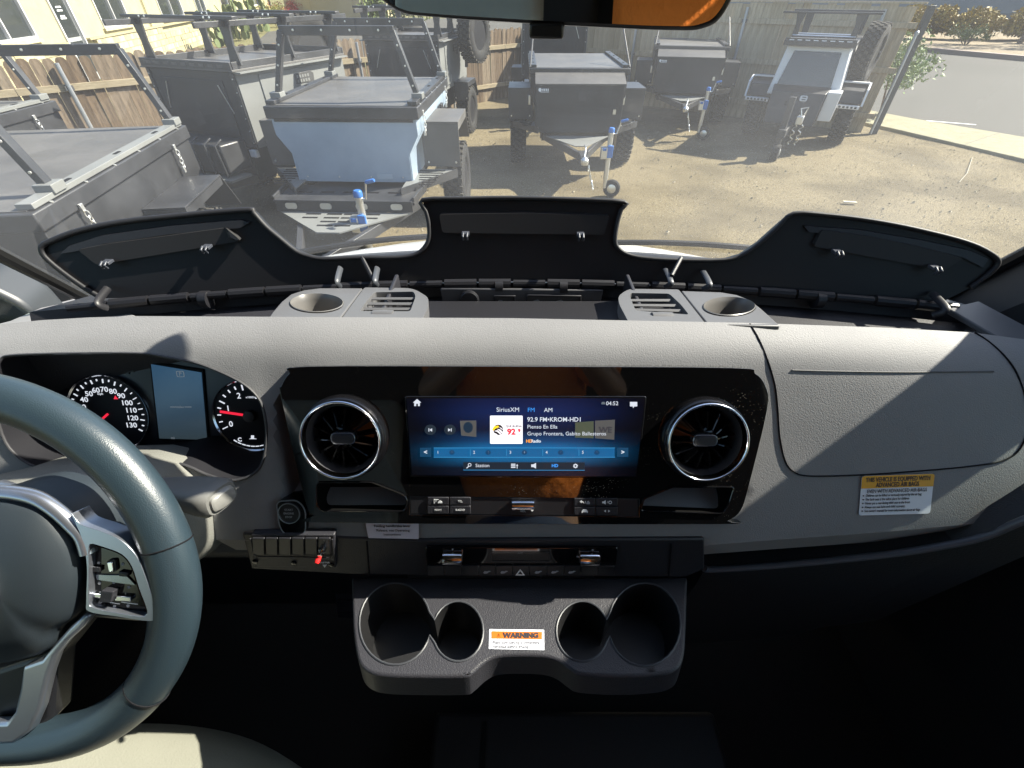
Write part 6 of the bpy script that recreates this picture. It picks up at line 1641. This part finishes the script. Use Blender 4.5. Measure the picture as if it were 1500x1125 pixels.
# ---------- tall black box trailers with roof rack
def tall_trailer(label, loc, rz, group, W=1.28, L=1.75, z0=.84, z1=1.56, spare=True, rack=True, sparepos=None):
    t = root("tall_box_trailer", label, "trailer", loc, rz, group=group)
    bx = LB(MB().box((0, L / 2, (z0 + z1) / 2), (W, L, z1 - z0)), "box_body", M_TD, t, bevel=.008)
    for s_ in (-1, 1):
        LB(MB().box((s_ * (W / 2 - .02), -.006, (z0 + z1) / 2), (.045, .012, z1 - z0 - .02)), "corner_angle", M_TB, bx, bevel=.002)
        for k in range(6): LB(MB().lathe([(.007, 0), (.006, .005), (0, .006)], (s_ * (W / 2 - .02), -.012, z0 + .06 + k * (z1 - z0 - .12) / 5), (0, -1, 0), 8), "rivet", M_BOLT, bx)
    LB(MB().box((0, L / 2, z1 + .012), (W + .06, L + .06, .02)), "roof_sheet", M_TLID, t, bevel=.003)
    LB(MB().box((-.02, -.006, (z0 + z1) / 2 + .02), (W * .74, .012, (z1 - z0) * .72)), "front_hatch", M_TD, t, bevel=.004)
    for s_ in (-1, 1):
        LB(MB().bar((s_ * W * .30, -.02, z1 - .12), (s_ * W * .38, -.02, z1 - .38), .008, .008), "gas_strut", M_ZINC, t)
        fr = Fr((s_ * W / 2, 0, 0), (0, s_, 0), (0, 0, 1))
        a0 = (.10, .10 - L)[s_ < 0]
        sp_ = LB(MB().box((s_ * (W / 2 + .006), L / 2, (z0 + z1) / 2), (.012, L - .02, z1 - z0 - .01)), "side_skin", M_TGREY, t)
        d = LB(MB().box((s_ * (W / 2 + .018), L * .52, (z0 + z1) / 2 + .01), (.014, L * .70, (z1 - z0) * .84)), "side_door", M_TGREY, t, bevel=.006)
        LB(MB().box((s_ * (W / 2 + .05), L / 2, z1 - .005), (.10, L, .012)), "drip_edge", M_TGREY, d)
        LB(MB().box((s_ * (W / 2 + .03), L * .30, z0 + .14), (.012, .03, .12)), "door_handle", M_ZINC, d)
        logo(d, Fr((s_ * (W / 2 + .024), L * .55, z1 - .18), (0, s_, 0), (0, 0, 1)), 0, 0, 1.0)
        fender(t, s_, W / 2, .75, 1.35, .90, wd=.28, zb=.60)
        wheel(t, (s_ * (W / 2 + .15), 1.10, .40))
        LB(MB().box((s_ * W * .42, .02, z0 - .06), (.10, .05, .08)), "marker_lamp", M_WHITE, t, bevel=.008)
    # tray lip with oval cut-outs
    zr = z1 + .05
    for y in (-.02, L + .02):
        lp = LB(MB().box((0, y, zr), (W + .04, .02, .07)), "rack_lip", M_TB, t, bevel=.003)
        for k in range(9): LB(MB().box((-W / 2 + .12 + k * (W - .24) / 8, y + (-.011 if y < 0 else .011), zr), (.075, .003, .026)), "slot", M_TLID, lp)
    for s_ in (-1, 1): LB(MB().box((s_ * (W / 2 + .01), L / 2, zr), (.02, L, .07)), "rack_lip", M_TB, t, bevel=.003)
    if rack:
        zt_ = z1 + .42
        for s_ in (-1, 1):
            for y in (.10, L * .5, L - .10):
                xo = s_ * (W / 2 - .02)
                LB(MB().prism([(xo - .075, zr), (xo + .075, zr), (xo + .045, zr + .17), (xo + .075, zt_), (xo - .075, zt_), (xo - .045, zr + .17)], -y - .012, -y + .012, XZ), "rack_upright", M_TB, t, bevel=.003)
        for y in (.10, L * .5, L - .10):
            cb_ = LB(MB().box((0, y, zt_ + .015), (W + .30, .075, .028)), "rack_bar", M_TB, t, bevel=.004)
            for x in (-.5, -.42, .42, .5): LB(MB().lathe([(.012, 0), (.010, .006), (0, .007)], (x, y - .038, zt_ + .015), (0, -1, 0), 8), "bolt", M_BOLT, cb_)
        for s_ in (-1, 1): LB(MB().box((s_ * (W / 2 - .02), L / 2, zt_ - .03), (.03, L + .5, .05)), "rack_rail", M_TB, t, bevel=.004)
    if spare:
        wheel(t, sparepos or (W / 2 + .20, L - .25, 1.50), r=.42, w=.27, ax=(1, -.25, .03), name="spare_wheel")
        sx = (sparepos or (W / 2 + .20, L - .25, 1.50))
        LB(MB().tube([(sx[0] - .2, sx[1] + .1, sx[2] - .5), (sx[0] - .18, sx[1] + .1, sx[2] + .1)], .03, 8), "spare_carrier", M_TB, t)
    # nose box, lamp guard and drawbar
    LB(MB().box((.08, -.20, z0 - .05), (.86, .34, .30)), "tool_box", M_TB, t, bevel=.02)
    g = MB()
    for x in (-.30, -.10, .12, .32, .48):
        g.tube([(x, -.38, z0 - .22), (x, -.40, z0 + .10), (x, -.30, z0 + .16)], .012, 6)
    for x in (-.30, -.10, .12, .32, .48):
        pass
    for x in (-.30, -.10, .12, .32, .48):
        LB(MB().tube([(x, -.38, z0 - .22), (x, -.40, z0 + .10), (x, -.30, z0 + .14)], .013, 8), "guard_bar", M_TB, t, smooth=60)
    LB(MB().box((.0, -.30, z0 - .24), (1.2, .30, .02)), "nose_tray", M_TGREY, t)
    drawbar(t, -.2, -1.0, .5, z=.50)
    jack(t, -.22, -.62, top=.95, blue=False)
    LB(MB().box((0, L / 2, .66), (W * .8, L, .34)), "chassis", M_TB, t)
    return t
tall_trailer("nearest tall black box trailer with roof rack and grey side door, beside the blue trailer", (-3.47, 5.88, 0), R(-22), "tall rack topped box trailers", sparepos=(-.30, 2.25, 1.55))
tall_trailer("tall black rack trailer standing just behind the blue trailer, spare tyre on its right", (-1.86, 9.50, 0), R(-10), "tall rack topped box trailers", sparepos=(1.02, 1.0, 1.60))
tall_trailer("farthest tall black box trailer in the fence corner, mostly hidden behind the center one", (.85, 11.4, 0), R(-4), "tall rack topped box trailers", z0=.80, z1=1.85, rack=False, spare=False)

# ---------- nose box trailers
def nose_trailer(label, loc, rz, group):
    t = root("nose_box_trailer", label, "trailer", loc, rz, group=group)
    W, L, zt = 1.40, 2.0, 1.38
    tub(t, W - .04, L, zt - .08, .62, .28, M_TD, nx=.10)
    lidbox(t, W, L, zt, .07, M_TB, y0=.27, slotn=4)
    # hinged thin hoop frame
    for x in (-.69, .69): LB(MB().tube([(x, .30, zt + .01), (x * .93, .95, zt + .42)], .012, 8), "lid_stay", M_TB, t)
    # nose box with a sloping lid
    b = MB().prism([(0, .64), (0, 1.22), (.30, 1.33), (.30, .58)], -.61, .61, Fr((0, 0, 0), (0, 1, 0), (0, 0, 1)))
    nb = LB(b, "nose_box", M_TD, t, bevel=.008)
    LB(MB().hull4([(-.62, -.012, 1.222), (.62, -.012, 1.222), (.62, .29, 1.332), (-.62, .29, 1.332)], [(-.62, -.012, 1.236), (.62, -.012, 1.236), (.62, .29, 1.346), (-.62, .29, 1.346)]), "nose_lid", M_TLID, nb)
    fr = Fr((0, -.0, 0), (1, 0, 0), (0, 0, 1))
    lg = LB(MB().prism(ell(-.555, 1.165, .022, .022, 16), .0015, .004, fr), "maker_mark", M_WHITE, nb)
    for k in range(4): LB(MB().box((-.515 + k * .024, 1.165, .003), (.015, .028, .003), fr), "maker_letter", M_WHITE, lg)
    LB(MB().box((-.49, 1.14, .003), (.12, .006, .003), fr), "maker_line", M_WHITE, lg)
    LB(MB().box((.50, .905, .01), (.04, .06, .02), fr), "paddle_latch", M_ZINC, nb)
    for s_ in (-1, 1):
        fender(t, s_, W / 2 - .06, .45, 1.05, 1.12, wd=.36, zb=.72)
        step(t, s_, W / 2 - .14, -.02, .45, .70, wd=.38)
        wheel(t, (s_ * (W / 2 + .15), .98, .40))
        LB(MB().box((s_ * (W / 2 - .01), .42, .98), (.03, .04, .12)), "side_latch", M_ZINC, t, bevel=.004)
    drawbar(t, 0, -.92, .5, z=.55)
    LB(MB().prism([(-.45, -.05), (.45, -.05), (.08, -.62), (-.08, -.62)], .60, .61), "gusset_plate", M_TGREY, t)
    jack(t, .36, -.78, top=.84)
    LB(MB().box((0, L / 2 + .2, .55), (1.0, L, .12)), "chassis", M_TB, t)
    return t
nose_trailer("centre black trailer with sloping front box lid and blue handled jockey wheel jack", (.94, 7.36, 0), R(-1), "front box trailers on jockey wheels")
nose_trailer("further black front box trailer standing in the fence shadow, right of centre", (3.42, 10.65, 0), R(-13), "front box trailers on jockey wheels")

# ---------- white tipped tall trailer at the right
wt = root("white_camper_trailer", "white trailer with dark front window, black nose box and large spare tyre, at right", "trailer", (5.02, 9.25, 0), R(-33))
W, L = 1.02, 1.7
LB(MB().hull4([(-.56, 0, .80), (.56, 0, .80), (.56, L, .80), (-.56, L, .80)], [(-.47, .10, 1.50), (.47, .10, 1.50), (.50, L, 1.50), (-.50, L, 1.50)]), "cabin_shell", M_TW, wt, bevel=.02, seg=3)
LB(MB().hull4([(-.44, -.006, .94), (.40, -.006, .94), (.36, .075, 1.43), (-.34, .075, 1.43)], [(-.44, .03, .94), (.40, .03, .94), (.36, .11, 1.43), (-.34, .11, 1.43)]), "front_window", M_GLS, wt, bevel=.004)
LB(MB().box((.0, L / 2, 1.54), (1.06, L + .1, .07)), "rack_tray", M_TB, wt, bevel=.005)
lp = LB(MB().box((0, -.03, 1.575), (1.04, .02, .06)), "rack_lip", M_TB, wt)
for k in range(8): LB(MB().box((-.42 + k * .12, -.043, 1.575), (.07, .003, .022)), "slot", M_WHITE, lp)
for k in range(4): LB(MB().tube([(-.46, .10 + k * .09, 1.62 + k * .008), (.46, .10 + k * .09, 1.62 + k * .008)], .012, 8), "rack_tube", M_ZINC if k % 2 else M_TB, wt)
for s_ in (-1, 1):
    LB(MB().prism([(s_ * .43 - .05, 1.60), (s_ * .43 + .05, 1.60), (s_ * .43 + .035, 1.78), (s_ * .43 + .07, 1.915), (s_ * .43 - .07, 1.915), (s_ * .43 - .035, 1.78)], -.24, -.21, XZ), "rack_upright", M_TB, wt, bevel=.003)
    LB(MB().prism([(s_ * .43 - .05, 1.60), (s_ * .43 + .05, 1.60), (s_ * .43 + .07, 1.915), (s_ * .43 - .07, 1.915)], -1.5, -1.47, XZ), "rack_upright", M_TB, wt, bevel=.003)
for y in (.225, 1.485):
    LB(MB().box((0, y, 1.925), (1.42, .08, .028)), "rack_bar", M_TB, wt, bevel=.004)
nbx = LB(MB().hull4([(-.42, -.42, .44), (.36, -.42, .44), (.36, 0, .44), (-.42, 0, .44)], [(-.44, -.30, .90), (.38, -.30, .90), (.42, .0, .96), (-.48, .0, .96)]), "nose_box", M_TD, wt, bevel=.01)
LB(MB().hull4([(.38, -.20, .50), (.58, -.16, .50), (.58, .02, .50), (.38, .02, .50)], [(.40, -.24, .92), (.60, -.20, .92), (.60, .0, .94), (.40, .0, .94)]), "nose_side", M_TW, wt, bevel=.01)
FN = Fr((0, -.325, .80), (1, 0, 0), (0, .24, .92))
em = LB(MB().prism(rrect(.08, .02, .115, .085, .03), .004, .016, FN), "nose_emblem", mat("emblem_silver", (.5, .5, .48), .4), nbx, bevel=.003)
for k in (-1, 1): LB(MB().box((.085, .02 + k * .017, .017), (.06, .014, .004), FN), "emblem_bar", M_TD, em)
for i in range(3):
    for j in range(2): LB(MB().box((-.16 + i * .055, -.05 - j * .04, .008), (.04, .024, .012), FN), "vent_opening", M_BLACK, nbx)
for s_ in (-1, 1):
    f = LB(MB().prism([(.30, .72), (.36, .90), (.60, .98), (1.10, .98), (1.30, .80)], .52 * s_ if s_ > 0 else -.92, .92 if s_ > 0 else -.52, Fr((0, 0, 0), (0, 1, 0), (0, 0, 1))), "fender", M_TD, wt, bevel=.01)
    LB(MB().prism([(.26, .70), (.32, .93), (.58, 1.01), (.62, .98), (.38, .90), (.31, .70)], (.93 if s_ > 0 else -.96), (.96 if s_ > 0 else -.93), Fr((0, 0, 0), (0, 1, 0), (0, 0, 1))), "fender_trim", M_TW, f)
    LB(MB().box((s_ * .73, .58, 1.0), (.40, .10, .02)), "fender_top_trim", M_TW, f)
    stp = LB(MB().box((s_ * .72, .24, .68), (.40, .10, .05)), "step", M_TW, f, bevel=.004)
    for k in range(6): LB(MB().box((s_ * .72 - .15 + k * .06, .188, .68), (.035, .004, .03)), "step_slot", M_TD, stp)
    wheel(wt, (s_ * .76, .88, .42), r=.42, w=.27)
wheel(wt, (.72, 1.10, 1.36), r=.44, w=.28, ax=(1, -.15, -.05), name="spare_wheel")
LB(MB().tube([(.50, 1.2, .9), (.55, 1.2, 1.40)], .03, 8), "spare_carrier", M_TB, wt)
LB(MB().box((0, -.55, .42), (.12, 1.2, .12)), "drawbar", M_TB, wt, bevel=.005)
jk = LB(MB().box((-.02, -.98, .52), (.09, .09, .80)), "jack_post", M_TB, wt, bevel=.005)
LB(MB().lathe([(.05, -.06), (.12, -.055), (.125, 0), (.12, .055), (.05, .06)], (.0, -1.03, .125), (1, 0, 0), 24), "jack_wheel", M_RUBB, jk)
LB(MB().lathe([(.06, .061), (.05, .07), (0, .07)], (.0, -1.03, .125), (1, 0, 0), 20), "jack_hub", M_TGREY, jk)
hb_ = LB(MB().box((.16, -.62, .56), (.10, .16, .12)), "hitch_block", M_ZINC, wt, bevel=.01)
LB(MB().tube([(.16, -.62, .62), (.12, -.62, .72), (.22, -.60, .74), (.20, -.6, .64)], .014, 8), "hitch_shackle", M_ZINC, hb_)
for s_ in (0, 1):
    LB(MB().tube([Vector((.12 + .10 * s_ + .03 * math.sin(k * 1.7), -.66 + .01 * k, .50 - .03 * k)) for k in range(12)], .010, 6), "safety_chain", M_ZINC, hb_, smooth=60)
LB(MB().box((0, .8, .62), (.9, 1.6, .3)), "chassis", M_TB, wt)
# thin hose / stick and scrap on the gravel
stk_ = MB().tube([(6.72, 7.15, .02), (7.2, 7.62, .015), (7.95, 8.5, .015)], .005, 6).obj("cord", mat("cord_white", (.26, .235, .17), .6)); tag(stk_, "thin pale cord lying on the gravel near the concrete apron", "cord")
sc_ = MB().box((4.6, 6.3, .02), (.17, .05, .012), rz=-.2).obj("wood_scrap", mat("scrap_pale", (.38, .34, .25), .8)); tag(sc_, "small pale wood scrap lying on open gravel in the right foreground", "scrap")

# ================================================================ the photographer (seen only in reflections)
def person():
    r = root("person", "person in an orange shirt and dark trousers standing behind the viewpoint taking the picture", "person", (.03, -.62, H - 1.26))
    def skin(name, verts, edges, rad, m, levels=2, rootv=0, par=r):
        me = bpy.data.meshes.new(name); me.from_pydata([tuple(Vector(v)) for v in verts], edges, [])
        o = bpy.data.objects.new(name, me); col.objects.link(o)
        md = o.modifiers.new("skin", 'SKIN'); md.use_smooth_shade = True
        lay = me.skin_vertices[0] if me.skin_vertices else None
        if lay is None:
            bm = bmesh.new(); bm.from_mesh(me); bm.verts.layers.skin.verify(); bm.to_mesh(me); bm.free(); lay = me.skin_vertices[0]
        for i, v in enumerate(lay.data):
            v.radius = rad[i] if isinstance(rad[i], tuple) else (rad[i], rad[i]); v.use_root = (i == rootv)
        sb_ = o.modifiers.new("sub", 'SUBSURF'); sb_.levels = levels; sb_.render_levels = levels
        me.materials.append(m); o.parent = par; PM[o] = PM[par]
        return o
    inv = PM[r].inverted(); Z = lambda x, y, z: inv @ Vector((x, y, H + z))
    cx = .03
    # one continuous body: pelvis, spine, neck, head, arms, legs
    V = [Z(cx, -.66, -.32), Z(cx, -.62, -.12), Z(cx, -.58, .08), Z(cx, -.56, .21), Z(cx, -.54, .28), Z(cx, -.50, .38), Z(cx, -.50, .46),
         Z(cx - .19, -.56, .16), Z(cx - .27, -.42, -.08), Z(cx - .12, -.20, -.04), Z(cx + .19, -.56, .16), Z(cx + .27, -.42, -.08), Z(cx + .14, -.20, -.04),
         Z(cx - .10, -.66, -.42), Z(cx - .11, -.62, -.86), Z(cx - .11, -.66, -1.20), Z(cx - .11, -.54, -1.235), Z(cx + .10, -.66, -.42), Z(cx + .11, -.62, -.86), Z(cx + .11, -.66, -1.20), Z(cx + .11, -.54, -1.235)]
    E_ = [(0, 1), (1, 2), (2, 3), (3, 4), (4, 5), (5, 6), (3, 7), (7, 8), (8, 9), (3, 10), (10, 11), (11, 12), (0, 13), (13, 14), (14, 15), (15, 16), (0, 17), (17, 18), (18, 19), (19, 20)]
    rad = [(.16, .12), (.155, .115), (.17, .12), (.12, .09), (.055, .055), (.085, .10), (.06, .07), .062, .045, .026, .062, .045, .026, .095, .065, .042, .038, .095, .065, .042, .038]
    skin("body", V, E_, rad, M_SKINP)
    # shirt over torso and upper arms
    Vs = [Z(cx, -.65, -.45), Z(cx, -.62, -.12), Z(cx, -.58, .08), Z(cx, -.56, .20), Z(cx - .19, -.56, .16), Z(cx - .26, -.45, -.02), Z(cx + .19, -.56, .16), Z(cx + .26, -.45, -.02)]
    skin("shirt", Vs, [(0, 1), (1, 2), (2, 3), (3, 4), (4, 5), (3, 6), (6, 7)], [(.225, .18), (.225, .165), (.24, .15), (.15, .11), .085, .075, .085, .075], M_SHIRT)
    tm = mat("dark_trousers", (.025, .045, .10), .8)
    skin("trousers", [Z(cx, -.65, -.34), Z(cx, -.66, -.46), Z(cx - .09, -.66, -.60), Z(cx - .11, -.62, -.86), Z(cx - .11, -.66, -1.17), Z(cx + .09, -.66, -.60), Z(cx + .11, -.62, -.86), Z(cx + .11, -.66, -1.17)],
         [(0, 1), (1, 2), (2, 3), (3, 4), (1, 5), (5, 6), (6, 7)], [(.20, .15), (.20, .155), .115, .09, .075, .115, .09, .075], tm)
    for s_ in (-1, 1):   # hands closing on the phone edges
        hx_, hy, hz = (cx - .12, cx + .14)[s_ > 0], -.20, -.04
        px_ = s_ * .075
        palm = Z(lerp(hx_, px_, .75), -.105, -.022)
        V2 = [Z(hx_ + s_ * .010, hy - .035, hz - .012), palm]; E2 = [(0, 1)]; r2 = [.029, (.030, .020)]
        for f in range(4):
            b0 = len(V2); zz = .02 - f * .017; l = (.9, 1.0, .95, .75)[f]
            V2 += [Z(px_ + s_ * .012, -.075, zz), Z(px_ + s_ * .010, -.050, zz), Z(px_ - s_ * .012 * l, -.038, zz)]
            E2 += [(1, b0), (b0, b0 + 1), (b0 + 1, b0 + 2)]; r2 += [.0095, .0085, .007]
        b0 = len(V2); V2 += [Z(px_ + s_ * .008, -.088, .028), Z(px_ - s_ * .018, -.078, .020)]; E2 += [(1, b0), (b0, b0 + 1)]; r2 += [.011, .009]
        skin("hand", V2, E2, r2, M_SKINP)
    ht = mat("dark_hair", (.03, .02, .015), .7)
    hm_ = MB().lathe([(0, .130), (.06, .118), (.090, .085), (.100, .045), (.098, .015)], Z(cx, -.525, .405), (0, -.45, 1), 24); hm_.obj("hair", ht, r, local=True, smooth=60)
    for s_ in (-1, 1):
        MB().lathe([(0, .006), (.006, .004), (.010, 0)], Z(cx + s_ * .032, -.412, .395), (0, 1, 0), 12).obj("eye", M_WHITE, r, local=True, smooth=60)
        MB().lathe([(0, .010), (.022, .006), (.028, -.004)], Z(cx + s_ * .095, -.50, .38), (s_, 0, 0), 12, sx=.7).obj("ear", M_SKINP, r, local=True, smooth=60)
    MB().add([Z(cx, -.385, .35), Z(cx - .016, -.41, .345), Z(cx + .016, -.41, .345), Z(cx, -.408, .395)], [(0, 1, 2), (0, 2, 3), (0, 3, 1), (1, 3, 2)]).obj("nose", M_SKINP, r, local=True)
    MB().box(Z(cx, -.408, .322), (.045, .012, .010)).obj("mouth", mat("lips", (.35, .14, .12), .5), r, local=True, bevel=.004)
    return r
person()
phone = root("phone", "black phone held up to take the picture", "phone", (0, -.06, H))
MB().box((0, -.062, H - .005), (.158, .009, .076)).obj("phone_body", M_GLOSS, phone, bevel=.004)
